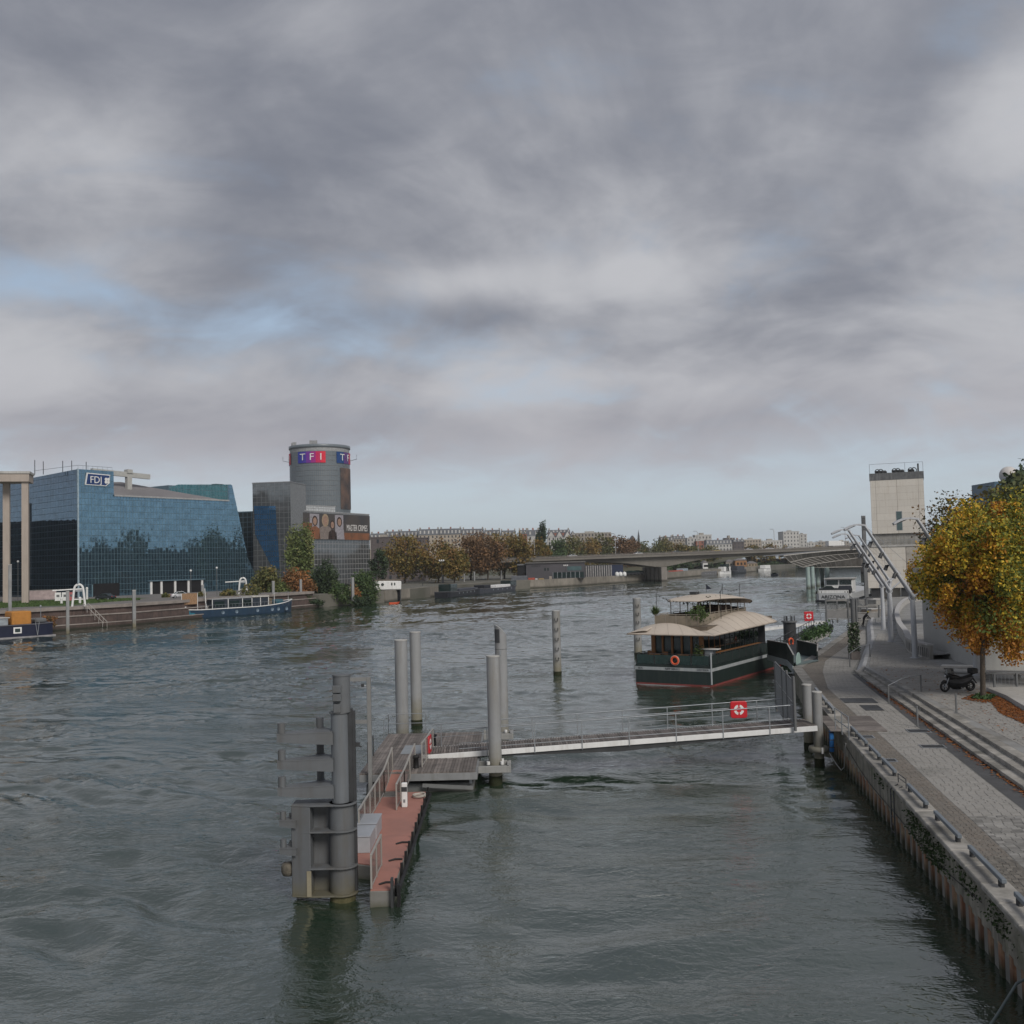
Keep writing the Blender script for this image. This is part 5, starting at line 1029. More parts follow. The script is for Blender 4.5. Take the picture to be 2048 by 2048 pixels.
for off_, nm, z1 in ((0, 'outer', 1.0), (4.6, 'inner', 1.35)):
    L_ = []
    for i, p in enumerate(S_):
        d = (S_[min(i + 1, len(S_) - 1)] - S_[max(i - 1, 0)]).normalized(); n_ = Vector((d.y, -d.x)); L_.append((p + n_ * off_, n_))
    for i in range(len(L_) - 1):
        if off_ and i < 6: continue
        (p, n_), (q, n2) = L_[i], L_[i + 1]; P = lambda v, z: (v.x - 30, v.y - 75, z)
        a_, b2, c_, d_ = p, q, q + n2 * .32, p + n_ * .32
        z0 = -.3; b = MB(); b.add([P(a_, z0), P(b2, z0), P(c_, z0), P(d_, z0), P(a_, z1), P(b2, z1), P(c_, z1), P(d_, z1)], [(4, 7, 6, 5), (0, 4, 5, 1), (1, 5, 6, 2), (2, 6, 7, 3), (3, 7, 4, 0)])
        b.build('wall_segment', M_conc_l if i > 3 else M_conc, cw)
        a_, b2, c_, d_ = p - n_ * .08, q - n2 * .08, q + n2 * .40, p + n_ * .40
        b = MB(); b.add([P(a_, z1 + .001), P(b2, z1 + .001), P(c_, z1 + .001), P(d_, z1 + .001), P(a_, z1 + .1), P(b2, z1 + .1), P(c_, z1 + .1), P(d_, z1 + .1)], [(4, 7, 6, 5), (0, 4, 5, 1), (1, 5, 6, 2), (2, 6, 7, 3), (3, 7, 4, 0), (0, 1, 2, 3)]); b.build('coping', mat('wall_coping', (.44, .43, .42), .8, var=.15, bump=.1), cw)
        if not off_: b = MB(); e_, f_ = L_[i][0] + n_ * 4.6, L_[i + 1][0] + n2 * 4.6; b.add([P(p + n_ * .32, .30), P(q + n2 * .32, .30), P(f_, .55), P(e_, .55)], [(0, 3, 2, 1)]); b.build('ramp_surface', M_plaza, cw)
        if not off_ and i < 14:
            m_ = (p + q) / 2 - n_ * .012; b = MB(); dd = (q - p) * .22; b.add([P(m_ - dd, .15), P(m_ + dd, .15), P(m_ + dd, .8), P(m_ - dd, .8)], [(0, 1, 2, 3)]); b.build('slot', M_steel_d, cw)
# ================================================================== beige tower
tw = thing('beige_tower', 'beige panelled service tower on the quay with dark machinery on its roof', 'building', tuple(gd(1750, 1200, 184).xy) + (1.73,), -.37); tw.scale = (.93, 1, .978)
M_beige = mat('beige_panel', (.61, .575, .52), .75, col2=(.58, .545, .49), scale=.12, bump=.03, rnd=.05, streak=(.53, .485, .42)); M_groove = mat('panel_joint', (.26, .17, .13), .9)
def panels(parent, x0, x1, z0, z1, y, cols, nz, name, m):
    b = MB(); b.box(x0, x1, y, y + .2, z0, z1); b.build('backing', M_groove, parent)
    xs = [x0] + [x0 + (x1 - x0) * c for c in cols] + [x1]; zs = np.linspace(z0, z1, nz + 1); g_ = .02
    for a, c in zip(xs, xs[1:]):
        for d, e in zip(zs, zs[1:]): b = MB(); b.box(a + g_, c - g_, y - .06, y - .001, d + g_ * .4, e - g_ * .4); b.build(name, m, parent)
b = MB(); b.box(0, 9.6, .21, 9, 12.0, 21.8); b.build('upper_core', M_beige, tw); panels(tw, 0, 9.6, 12.0, 21.8, 0, (.10, .50, .90), 8, 'panel', M_beige)
b = MB(); b.box(4.55, 5.45, -.09, -.065, 12.6, 15.9); b.build('window', glass('tower_glass', (.05, .09, .09), .1), tw); b = MB(); b.box(4.45, 5.55, -.075, -.062, 12.5, 16.0); b.build('window_frame', M_galv, tw)
b = MB(); b.box(-.2, 15, .35, 9, 9.9, 12.0); b.build('recess_band', M_conc, tw); b = MB(); b.box(-1.9, 16, -.2, 12, 9.6, 9.9); b.build('terrace_slab', M_conc_l, tw)
for i in range(14): b = MB(); b.box(-1.8 + i * 1.25, -1.75 + i * 1.25, -.1, -.05, 9.9, 10.8); b.build('guard_post', M_galv, tw)
b = MB(); b.tube([(-1.8, -.08, 10.8), (15.5, -.08, 10.8)], .03, 6); b.build('guard_rail', M_galv, tw)
b = MB(); b.box(-1.8, 11.9, .21, 11, 2.1, 9.6); b.build('lower_core', M_beige, tw); panels(tw, -1.8, 5.9, 2.1, 9.6, 0, (.5,), 6, 'panel', M_beige); panels(tw, 5.95, 13.5, 2.1, 9.6, 0, (.5,), 6, 'panel', mat('taupe_panel', (.40, .37, .33), .8, rnd=.04, bump=.03))
for x, w_ in ((-.6, 1.5), (4.8, 1.3), (9.2, 1.5)): b = MB(); b.box(x, x + w_, .4, 4, -.2, 2.1); b.build('dark_pier', M_steel_d, tw)
b = MB(); b.box(1.3, 4.5, 2.5, 6, -.2, 2.1); b.build('ground_core', M_beige, tw); b = MB(); b.box(6.4, 8.8, 3, 6, -.2, 2.1); b.build('ground_core', M_conc, tw)
b = MB(); b.box(-.1, 9.7, -.1, 9.1, 21.8, 23.1); b.build('roof_parapet', mat('roof_dark', (.13, .135, .14), .7, var=.3, streak=(.2, .2, .2)), tw)
for x, w_ in ((.9, 2.2), (4.0, 2.3), (6.9, 1.2)):
    b = MB(); b.box(x, x + w_, 1.5, 4, 23.11, 23.7); b.build('machine', M_steel_d, tw, bevel=.2)
    for k in (0, .6): b = MB(); b.torus((x + .5 + k, 1.2, 23.45), .45, .08, 'y', 14, 6); b.build('cable_reel', M_steel_d, tw)
b = MB(); b.box(8.6, 8.9, 1, 1.3, 23.1, 24.6); b.build('vent', M_steel_d, tw)
for x in (0, 6.4, 9.6):
    b = MB(); b.cyl((x, 0, 23.1), .04, 1.7, 6); b.build('roof_post', M_galv, tw)
b = MB(); b.tube([(0, 0, 24.8), (9.6, 0, 24.8)], .03, 5); b.build('roof_wire', M_galv, tw)
t = thing('chimney_mast', 'slim grey vertical louvre mast to the left of the beige tower', 'mast', tuple(gd(1731, 1140, 176).xy) + (1.7,)); b = MB(); b.box(-.30, .30, -.2, .2, 0, 14.8); b.build('shaft', M_steel, t)
for i in range(7): b = MB(); b.box(-.25, .25, -.23, -.201, 12.3 + i * .33, 12.5 + i * .33); b.build('louvre', M_steel_d, t)
# small box bins, low posts on the far quay
for i, (x, y) in enumerate([(47.8, 138), (55.5, 158.0), (56.8, 163)]): t = thing('quay_cabinet', ['beige brown stone block at the quay edge beyond the gate cage', 'beige stone block near the dark tower piers', 'grey stone block at the tower corner'][i], 'block', (x, y, ZQ), .5); b = MB(); b.box(-.9, .9, -.9, .9, 0, 1.1 if i else .8); b.build('body', M_conc if i else mat('brown_block', (.24, .19, .15), .9), t, bevel=.05); b = MB(); b.box(-.95, .95, -.95, .95, 1.101 if i else .801, 1.2 if i else .9); b.build('cap', M_conc_l, t)
t = thing('quay_fence', 'grey quay railing running beside the barge mooring', 'railing', (47, 138, ZQ)); dd = Vector((11, 40, 0))
for i in range(21): b = MB(); q = dd * (i / 20); b.bar(q, q + Vector((0, 0, 1.1)), .06, .06); b.build('post', M_steel, t)
for h in (.5, 1.1): b = MB(); b.bar((0, 0, h), dd + Vector((0, 0, h)), .05, .06); b.build('rail', M_steel, t)
# ================================================================== person leaning at the quay
def person(loc, rz):
    J = {'pel': (0, 0, .98), 'chest': (.20, 0, 1.26), 'neck': (.36, 0, 1.44), 'head0': (.43, 0, 1.53), 'head1': (.50, 0, 1.66), 'lh': (0, .10, .93), 'lk': (.03, .12, .52), 'la': (-.06, .12, .10), 'lt': (.12, .13, .05), 'rh': (0, -.10, .93), 'rk': (-.16, -.12, .54), 'ra': (-.34, -.12, .14), 'rt': (-.22, -.13, .06),
         'ls': (.32, .19, 1.38), 'le': (.44, .24, 1.14), 'lw': (.62, .20, .98), 'lf': (.70, .18, .95), 'rs': (.32, -.19, 1.38), 're': (.46, -.23, 1.14), 'rw': (.64, -.18, 1.0), 'rf': (.72, -.16, .97)}
    E_ = [('pel', 'chest'), ('chest', 'neck'), ('neck', 'head0'), ('head0', 'head1'), ('pel', 'lh'), ('lh', 'lk'), ('lk', 'la'), ('la', 'lt'), ('pel', 'rh'), ('rh', 'rk'), ('rk', 'ra'), ('ra', 'rt'), ('chest', 'ls'), ('ls', 'le'), ('le', 'lw'), ('lw', 'lf'), ('chest', 'rs'), ('rs', 're'), ('re', 'rw'), ('rw', 'rf')]
    Rr = {'pel': .15, 'chest': .165, 'neck': .065, 'head0': .085, 'head1': .09, 'lh': .11, 'lk': .07, 'la': .05, 'lt': .045, 'rh': .11, 'rk': .07, 'ra': .05, 'rt': .045, 'ls': .085, 'le': .055, 'lw': .04, 'lf': .04, 'rs': .085, 're': .055, 'rw': .04, 'rf': .04}
    ks = list(J); me = bpy.data.meshes.new('body'); me.from_pydata([J[k] for k in ks], [(ks.index(a), ks.index(c)) for a, c in E_], [])
    t = thing('person', 'person in black with a yellow cap leaning forward on the quay by the gate cage', 'person', loc, rz); o = put('body', me, t); me.materials.append(mat('black_clothes', (.014, .014, .016), .85))
    o.modifiers.new('skin', 'SKIN'); sv = me.skin_vertices[0].data
    for i, k in enumerate(ks): sv[i].radius = (Rr[k], Rr[k])
    sv[0].use_root = True; s_ = o.modifiers.new('sub', 'SUBSURF'); s_.levels = 1; s_.render_levels = 2
    b = MB(); b.lathe([(.105, -.03), (.112, .03), (.09, .09), (.04, .125), (.001, .13)], (.51, 0, 1.68), 14); b.add([(.58, -.09, 1.67), (.58, .09, 1.67), (.70, .06, 1.65), (.70, -.06, 1.65)], [(0, 1, 2, 3)]); b.build('cap', mat('yellow_cap', (.55, .42, .06), .7), t)
    b = MB(); b.ball((.545, 0, 1.60), .062, 10); b.build('face', mat('skin', (.42, .26, .19), .6), t)
    for s in (-1, 1): b = MB(); b.box(.69, .78, s * .17 - .03, s * .17 + .03, .93, .99); b.build('hand', MATS['skin'], t, bevel=.02)
    return t
person((39.4, 116.2, ZQ), .1)
t = thing('quay_barrier', 'low steel barrier in front of the leaning person', 'barrier', (40.4, 115.4, ZQ))
for x in (0, 1.6): b = MB(); b.tube([(x, 0, 0), (x, 0, 1.0)], .03, 6); b.build('post', M_galv, t)
for z in (.5, 1.0): b = MB(); b.tube([(0, 0, z), (1.6, 0, z)], .025, 6); b.build('rail', M_galv, t)
# ================================================================== motorcycle
mo = thing('motorcycle', 'black motorcycle with windscreen and top case parked by the plaza tree', 'motorcycle', (24.55, 57.45, ZP), math.atan2(.25, 1.73) + math.pi)
M_mb = mat('motorcycle_black', (.006, .006, .008), .5, bump=0, var=.2, spec=.5); M_mm = mat('motorcycle_matt', (.015, .015, .016), .7, bump=.05)
for x, r_, w_ in ((.78, .30, .12), (-.74, .30, .16)):
    wl = MB().torus((x, 0, .31), r_ - w_ / 2, w_ / 2, 'y', 26, 10).build('wheel', M_black, mo); b = MB(); b.lathe([(.20, -.03), (.215, 0), (.20, .03)], n=20); me_ = b.mesh('rim'); me_.materials.append(M_galv); o = put('rim', me_, wl, loc=(x, 0, .31)); o.rotation_euler = (math.pi / 2, 0, 0)
    b = MB()
    for k in range(5): a = k * 2 * math.pi / 5; b.bar((x, 0, .31), (x + .2 * math.cos(a), 0, .31 + .2 * math.sin(a)), .04, .03)
    b.build('spokes', M_mm, wl); b = MB(); b.tube([(x, -.05, .31), (x, .05, .31)], .05, 10); b.build('hub', M_galv, wl)
for s in (-.09, .09): b = MB(); b.tube([(.78, s, .31), (.52, s, .92)], .028, 8); b.build('fork', M_galv, mo)
def loft(secs, m, nm):
    b = MB(); rows = []
    for x, zc_, hw, hh in secs: rows.append([(x, hw * math.cos(a), zc_ + hh * math.sin(a)) for a in np.linspace(0, 2 * math.pi, 13)])
    b.grid(rows); b.add(rows[0][:-1], [tuple(range(12))]); b.add(rows[-1][:-1], [tuple(reversed(range(12)))]); return b.build(nm, m, mo)
loft([(.62, .80, .08, .12), (.42, .82, .20, .18), (.15, .80, .18, .16), (-.08, .78, .12, .10)], M_mb, 'tank'); loft([(.10, .80, .13, .05), (-.25, .76, .16, .06), (-.50, .83, .15, .06), (-.85, .92, .09, .05)], M_mm, 'seat')
loft([(.56, .58, .10, .26), (.30, .50, .22, .36), (-.10, .48, .22, .36), (-.45, .55, .18, .30), (-.75, .68, .12, .18), (-.92, .78, .06, .08)], M_mb, 'engine_body'); loft([(.74, .92, .06, .07), (.66, .92, .14, .14), (.45, .90, .18, .15)], M_mb, 'front_fairing')
b = MB(); b.grid([[(.72 - .02 * k - abs(y) * .2, y, .98 + k * .11) for y in np.linspace(-.16 + k * .02, .16 - k * .02, 7)] for k in range(4)]); b.build('windscreen', glass('bike_screen', (.12, .14, .15), .1, alpha=.6, rnd=0), mo)
b = MB(); b.box(.715, .76, -.09, .09, .86, .95); b.build('headlight', glass('headlight_glass', (.5, .52, .55), .1, rnd=0), mo, bevel=.02)
b = MB(); b.tube([(.42, -.38, 1.05), (.50, -.15, 1.02), (.50, .15, 1.02), (.42, .38, 1.05)], .018, 7); b.build('handlebar', M_mm, mo)
for s in (-1, 1): b = MB(); b.tube([(.47, s * .25, 1.03), (.52, s * .34, 1.22)], .01, 5); b.ball((.52, s * .36, 1.25), .06, 8, sz=.7); b.build('mirror', M_mm, mo)
b = MB(); b.box(-1.12, -.72, -.24, .24, .98, 1.28); b.build('top_case', M_mm, mo, bevel=.06, seg=2); b = MB(); b.bar((-.55, 0, .86), (-1.0, 0, .97), .2, .03); b.build('rack', M_mm, mo)
b = MB(); b.tube([(.05, -.16, .30), (-.45, -.20, .32), (-.90, -.22, .48)], [.035, .05, .06], 9); b.build('exhaust', M_galv, mo); b = MB(); b.bar((-.74, -.10, .31), (-.15, -.10, .42), .04, .07); b.build('swingarm', M_mm, mo)
b = MB(); b.bar((-.86, 0, .80), (-1.12, 0, .42), .14, .02); b.build('rear_mudguard', M_mm, mo); b = MB(); b.tube([(.98, 0, .52), (.85, 0, .62), (.62, 0, .60)], [.05, .07, .05], 8); b.build('front_mudguard', M_mb, mo)
b = MB(); b.tube([(-.10, .12, .32), (-.22, .30, .01)], .014, 6); b.build('kickstand', M_galv, mo)
# ================================================================== helpers for glazed buildings
def clip_cell(poly, x0, x1, y0, y1):
    def cut(P, f, inter):
        out = []
        for i in range(len(P)):
            a, c = P[i - 1], P[i]; fa, fc = f(a), f(c)
            if fc:
                if not fa: out.append(inter(a, c))
                out.append(c)
            elif fa: out.append(inter(a, c))
        return out
    def ix(v): return lambda a, c: (v, a[1] + (c[1] - a[1]) * (v - a[0]) / (c[0] - a[0]))
    def iy(v): return lambda a, c: (a[0] + (c[0] - a[0]) * (v - a[1]) / (c[1] - a[1]), v)
    P = poly
    for f, g_ in ((lambda p: p[0] >= x0, ix(x0)), (lambda p: p[0] <= x1, ix(x1)), (lambda p: p[1] >= y0, iy(y0)), (lambda p: p[1] <= y1, iy(y1))):
        if not P: return []
        P = cut(P, f, g_)
    return P
def facade(parent, poly, u0, du, dz, pane_m, frame_m, gap=.09, name='glazing', out=.06, z_off=0.0, tilt=.0028, thick=.4, holes=(), rg=np.random.default_rng(5)):
    """poly: (u, z) outline in the parent's local x-z plane at y = 0, facing -y; a frame sheet with separate panes standing in front of it"""
    b = MB(); b.ext([(u, 0, z) for u, z in poly], (0, thick, 0)); b.build('curtain_frame', frame_m, parent)
    us = [p[0] for p in poly]; zs = [p[1] for p in poly]; b = MB(); u = u0
    while u < max(us):
        z = min(zs) + z_off
        while z < max(zs):
            if not any(h[0] <= u + du / 2 <= h[1] and h[2] <= z + dz / 2 <= h[3] for h in holes):
                P = clip_cell(poly, u + gap / 2, u + du - gap / 2, z + gap / 2, z + dz - gap / 2)
                if len(P) > 2:
                    a_, c_ = rg.normal(0, tilt, 2); cu, cz = u + du / 2, z + dz / 2
                    b.add([(p[0], -out + a_ * (p[0] - cu) + c_ * (p[1] - cz), p[1]) for p in P], [tuple(range(len(P)))])
            z += dz
        u += du
    o = b.build(name, pane_m, parent); o['kind'] = 'stuff'; return o
def wall_frame(p, q):
    """local frame of a wall seen from outside: origin p, x to q, outside towards -y"""
    d = Vector((q[0] - p[0], q[1] - p[1], 0)); return math.atan2(d.y, d.x), d.length
def to_uz(px, py, P, Q):
    w_ = onwall(px, py, P, Q); d = Vector((Q[0] - P[0], Q[1] - P[1], 0)).normalized(); return ((w_ - Vector((P[0], P[1], 0))).dot(d), w_.z)
# ================================================================== blue glass office building
C0 = gd(157, 1195, 256); C1 = gd(458, 1160, 295); CL = gd(58, 1195, 275)
rzR, LR = wall_frame(C0, C1); rzL, LL = wall_frame(CL, C0)
M_fdj = glass('blue_reflective_glass', (.17, .30, .41), .02, metal=.85, rnd=0); M_fdjl = glass('slate_reflective_glass', (.13, .20, .28), .02, metal=.9, rnd=0); M_green_g = glass('green_tinted_glass', (.10, .24, .26), .03, metal=.85, rnd=0)
M_mull = mat('mullion_blue', (.13, .21, .25), .4, var=.1, bump=0); M_mull_d = mat('mullion_dark', (.10, .16, .20), .4, var=.1, bump=0)
fb = thing('blue_glass_building', 'large blue mirrored glass office building with slanted end and rooftop sign', 'building', (C0.x, C0.y, ZL), rzR)
zl = lambda q: (q[0], q[1] - ZL)
polyR = [zl(to_uz(x, y, C0, C1)) for x, y in [(157, 1195), (154, 938), (227, 943), (228, 990), (457, 1011), (457, 970), (464, 970), (495, 1114), (509, 1146), (512, 1180)]]
polyR[0] = (0, 0); polyR[1] = (0, polyR[1][1]); polyR[2] = (polyR[2][0], polyR[1][1]); polyR[3] = (polyR[2][0], polyR[3][1]); polyR[4] = (polyR[4][0], polyR[3][1] - .3); polyR[5] = (polyR[4][0], polyR[5][1]); polyR[9] = (polyR[9][0], 0)
HT = polyR[1][1]; EV = polyR[3][1]; UB = polyR[2][0]; UE = polyR[4][0]
hol = [(4, 11.5, 0, 3.6), (21, 38, 0, 3.6)]
facade(fb, polyR, 0, .92, 1.55, M_fdj, M_mull, gap=.10, holes=hol)
b = MB(); b.box(-.22, .12, -.22, .1, 0, HT + .1); b.build('corner_post', mat('pale_blue_post', (.36, .46, .52), .5), fb)
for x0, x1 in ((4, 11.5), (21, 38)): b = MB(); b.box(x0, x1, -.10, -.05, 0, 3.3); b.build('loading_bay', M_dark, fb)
for x in (21, 24.2, 28.6, 33, 37.6): b = MB(); b.box(x - .3, x + .3, -.35, -.11, 0, 3.4); b.build('bay_column', M_white, fb)
b = MB(); b.box(20, 38.5, -.6, -.11, 3.4, 3.7); b.build('bay_lintel', M_mull_d, fb)
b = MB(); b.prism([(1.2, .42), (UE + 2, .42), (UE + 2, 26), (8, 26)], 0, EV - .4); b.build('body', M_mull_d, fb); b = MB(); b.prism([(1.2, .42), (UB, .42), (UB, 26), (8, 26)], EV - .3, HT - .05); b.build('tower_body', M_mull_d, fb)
M_roof = mat('grey_roof', (.24, .225, .225), .6, col2=(.17, .16, .165), scale=.06, bump=.02, streak=(.13, .125, .13))
b = MB(); r0 = (UB, 9, EV + 3.9); r1 = (UB + 9, 10, EV + 4.5); r2 = (UE - .5, 13, EV + .4)
b.add([(UB, -.3, EV), (UE, -.3, EV - .25), r2, r1, r0, (UB, 26, EV + 2), (UE, 26, EV), ], [(0, 1, 2, 3, 4), (4, 3, 2, 6, 5)]); b.build('sloping_roof', M_roof, fb)
b = MB(); b.box(UB, UE, -.45, -.31, EV - .35, EV + .05); b.build('eaves', mat('eaves_pale', (.38, .38, .38), .6), fb)
P6, Q6 = C0 + Vector((C0.y - C1.y, C1.x - C0.x, 0)).normalized() * 14, C1 + Vector((C0.y - C1.y, C1.x - C0.x, 0)).normalized() * 14
gv = thing('green_glass_block', 'green tinted glass block rising behind the sloping grey roof', 'building', (P6.x, P6.y, ZL), rzR)
pg = [zl(to_uz(x, y, P6, Q6)) for x, y in [(336, 1020), (339, 975), (357, 969), (462, 969), (470, 1020)]]; facade(gv, pg, pg[0][0], 1.1, 1.55, M_green_g, M_mull, gap=.14); b = MB(); b.box(pg[1][0], pg[3][0], .45, 14, 12, pg[2][1] - .3); b.build('body', M_mull_d, gv)
b = MB(); b.box(pg[3][0] - 5, pg[3][0] - 2, 1, 3, pg[2][1], pg[2][1] + 1); b.build('roof_unit', M_steel_d, gv)
# left facade as a wing of the same building
fl = thing('slate_glass_wing', 'darker mirrored wing of the blue building receding behind the stone portal', 'building', (CL.x, CL.y, ZL), rzL)
pl_ = [(-30, 0), (-30, HT - .6), (LL - .3, HT), (LL - .3, 0)]; facade(fl, pl_, -30, .92, 1.55, M_fdjl, M_mull_d, gap=.10); b = MB(); b.box(-30, LL - 1, .45, 6, 0, HT - 1); b.build('body', M_mull_d, fl)
b = MB(); b.box(-.9, .9, -.5, -.07, 3, HT - 7); b.build('dark_shaft', M_steel_d, fl)
# roof rail, antennas, crane beam, sign
for px, py in ((74, 934), (91, 931), (130, 922), (148, 919), (177, 923)):
    p = gd(px, py + 20, 262); t = None; b = MB(); q = fb.matrix_world; 
    pl2 = Matrix.Rotation(-rzR, 4, 'Z') @ (p - Vector((C0.x, C0.y, 0))); b.cyl((pl2.x, pl2.y + 1, HT - .5), .09, 3.0 + .4 * (px % 3), 6); b.build('antenna', M_steel_d, fb)
b = MB(); b.tube([(.2, .3, HT + 1.0), (UB - .2, .3, HT + 1.0)], .05, 5); b.tube([(.2, .3, HT + 1.0), (.2, 20, HT + 1.0)], .05, 5)
for i in range(8): b.tube([(.2 + i * (UB - .4) / 7, .3, HT), (.2 + i * (UB - .4) / 7, .3, HT + 1)], .04, 4)
b.build('roof_rail', M_galv, fb)
a_, c_ = to_uz(192, 938, C0, C1), to_uz(309, 955, C0, C1); m_ = to_uz(267, 950, C0, C1)
b = MB(); b.bar((a_[0] + 2, 5, a_[1] - ZL), (c_[0] + 2, 5, c_[1] - ZL + .6), 1.0, 1.3); b.build('maintenance_beam', mat('beam_paint', (.42, .42, .40), .6, var=.15), fb); b = MB(); b.bar((m_[0] + 2, 5, EV + 2.0), (m_[0] + 2, 5, m_[1] - ZL + 1.2), 1.1, 1.4); b.build('beam_post', MATS['beam_paint'], fb); b = MB(); b.box(m_[0] + 1.2, m_[0] + 2.8, 4.2, 5.8, m_[1] - ZL + .9, m_[1] - ZL + 1.9); b.build('beam_head', MATS['beam_paint'], fb)
sg = [zl(to_uz(x, y, C0, C1)) for x, y in [(168.5, 969.5), (172, 945.5), (218.5, 950), (216.5, 967), (210, 972.5)]]
b = MB(); b.ext([(u, -.42, z) for u, z in sg], (0, .30, 0)); sn = b.build('sign_panel', M_white, fb); cu, cz = sum(p[0] for p in sg) / 5, sum(p[1] for p in sg) / 5
b = MB(); b.ext([(cu + (u - cu) * .93, -.46, cz + (z - cz) * .86) for u, z in sg], (0, .03, 0)); b.build('sign_field', mat('sign_navy', (.015, .045, .16), .5, bump=0), sn)
w_ = max(p[0] for p in sg) - min(p[0] for p in sg); put_text('lettering', 'FDJ', 2.5, (cu - w_ * .15, -.50, cz), (1, 0, 0), M_white, sn, ext=.02, sx=.95)
b = MB()
for a in (45, 135, 225, 315): b.ext([(cu + w_ * .30 + .48 * math.cos(R(a)) + .40 * math.cos(t_), -.50, cz + .50 * math.sin(R(a)) + .42 * math.sin(t_)) for t_ in np.linspace(0, 2 * math.pi, 13)[:-1]], (0, .03, 0))
b.build('clover_mark', M_white, sn)
# ================================================================== stone portal
M_sand = mat('portal_stone', (.40, .345, .30), .8, col2=(.36, .31, .27), scale=.3, bump=.05, streak=(.31, .27, .235))
pp = gp(51, 1206, ZL); po = thing('stone_portal', 'tall beige stone portal frame standing before the glass wing', 'portal', (pp.x, pp.y, ZL), .30)
HP = 10 + (1149.7 - 943) * pp.y / 2050 - ZL
for x, y in ((0, 0), (-4.2, 3.5), (-14, -1.5), (-14, 3.5)):
    b = MB(); b.box(x - .66, x + .66, y - .66, y + .66, 0, HP - 2.2); b.build('pillar', M_sand, po)
b = MB(); b.box(-40, .9, -1.2, 5, HP - 2.2, HP - .5); b.build('lintel', M_sand, po); b = MB(); b.box(-40.2, 1.1, -1.4, 5.2, HP - .499, HP); b.build('cornice', M_conc_l, po)

# ================================================================== square mooring piles of the left bank
def sq_pile(px, ytop, ybot, wpx, label, zb=0.0, Y=None):
    p = gp(px, ybot, zb) if Y is None else gd(px, ybot, Y); s = wpx * p.y / 2050 / 2; top = gd(px, ytop, p.y).z
    t = thing('square_pile', label, 'pile', (p.x, p.y, 0), .5); b = MB(); b.box(-s * .8, s * .8, -s * .8, s * .8, -2, top); b.build('shaft', M_pile_d, t, bevel=.05); b = MB(); b.box(-s * .82, s * .82, -s * .82, s * .82, top + .001, top + .12); b.build('cap', M_conc_l, t)
for a in [(20, 1130, 1268, 8, 'square grey pile behind the navy houseboat, in front of the stone portal'), (135.5, 1184, 1267, 7.6, 'square grey pile in front of the painted wall letters near the first white arch'), (268.5, 1181, 1254, 8.2, 'square grey pile at the end of the painted letters'), (405.5, 1170.5, 1228, 6.6, 'square grey pile at the stern of the blue barge'), (547, 1163, 1222, 6.2, 'square grey pile near the bow of the blue barge'), (602, 1160, 1216, 5.6, 'square grey pile in front of the rust coloured bush'), (706, 1156, 1212, 6.4, 'square grey pile by the green bush left of the white cabin')]: sq_pile(*a)
for px, yt, yb, lab in ((886.5, 1149, 1183, 'thin grey pile at the stern of the dark barge'), (928.5, 1148, 1180, 'thin grey pile beside the dark barge midships'), (949, 1144, 1177, 'thin grey pile between the two dark barges'), (1002.5, 1141, 1174, 'thin grey pile by the white roofed barge')): sq_pile(px, yt, yb, 3.6, lab)
# ================================================================== boats
def hull(parent, L_, B_, H_, m, strake=None, bow=5.0, sheer=.8, stern=1.5, name='hull', z0=-.5, deck=True, fl=1.0):
    b = MB(); rows = []; n = 24; tops = []
    for i in range(n + 1):
        x = L_ * i / n; w_ = B_ / 2
        if x > L_ - bow: w_ *= max(.03, 1 - ((x - (L_ - bow)) / bow) ** 2.2)
        if x < stern: w_ *= .80 + .20 * math.sqrt(x / stern)
        zt = H_ + sheer * max(0, (x / L_ - .6) / .4) ** 2 + sheer * .35 * max(0, (.2 - x / L_) / .2) ** 2
        rows.append([(x - .25 * fl * (x > L_ - bow), -w_ * .9, z0), (x, -w_, .25), (x + .3 * (i / n) ** 4, -w_ * 1.02, zt), (x + .3 * (i / n) ** 4, w_ * 1.02, zt), (x, w_, .25), (x - .25 * fl * (x > L_ - bow), w_ * .9, z0)]); tops.append((x, w_ * 1.02, zt))
    b.grid([r_[:3] for r_ in rows], smooth=False); b.grid([list(reversed(r_[3:])) [::-1] for r_ in rows], smooth=False); b.add(rows[0], [(0, 1, 2, 3, 4, 5)]); b.add(rows[-1], [(5, 4, 3, 2, 1, 0)])
    b.grid([[r_[2], r_[3]] for r_ in rows], smooth=False) if deck else None
    h = b.build(name, m, parent)
    if strake:
        for s in (-1, 1):
            b = MB(); b.tube([(x + .3 * (x / L_) ** 4, s * w_, zt) for x, w_, zt in tops], .11, 6); b.build('gunwale', strake, parent)
        b = MB(); b.tube([(0, -tops[0][1], tops[0][2]), (0, tops[0][1], tops[0][2])], .11, 6); b.build('gunwale', strake, parent)
    return h, tops
st_, bw_ = gp(353, 1239.5), gp(590, 1223.5); bd = bw_ - st_
bb = thing('blue_barge', 'long blue river barge with white gunwale and open wheelhouse awnings', 'boat', (st_.x - 1.2, st_.y + 1.2, 0), math.atan2(bd.y, bd.x)); BLn = bd.length
hull(bb, BLn, 5.0, 1.75, mat('barge_navy', (.018, .045, .085), .5, var=.25, streak=(.03, .05, .07)), M_white, bow=6, sheer=1.1, stern=2.5)
b = MB(); b.box(-.06, -.001, -1.95, 1.95, .45, 1.75); b.build('stern_panel', mat('barge_teal', (.03, .21, .30), .5), bb); b = MB(); b.box(.2, 3.6, -2.53, -2.50, .6, 1.7); b.build('teal_quarter', MATS['barge_teal'], bb)
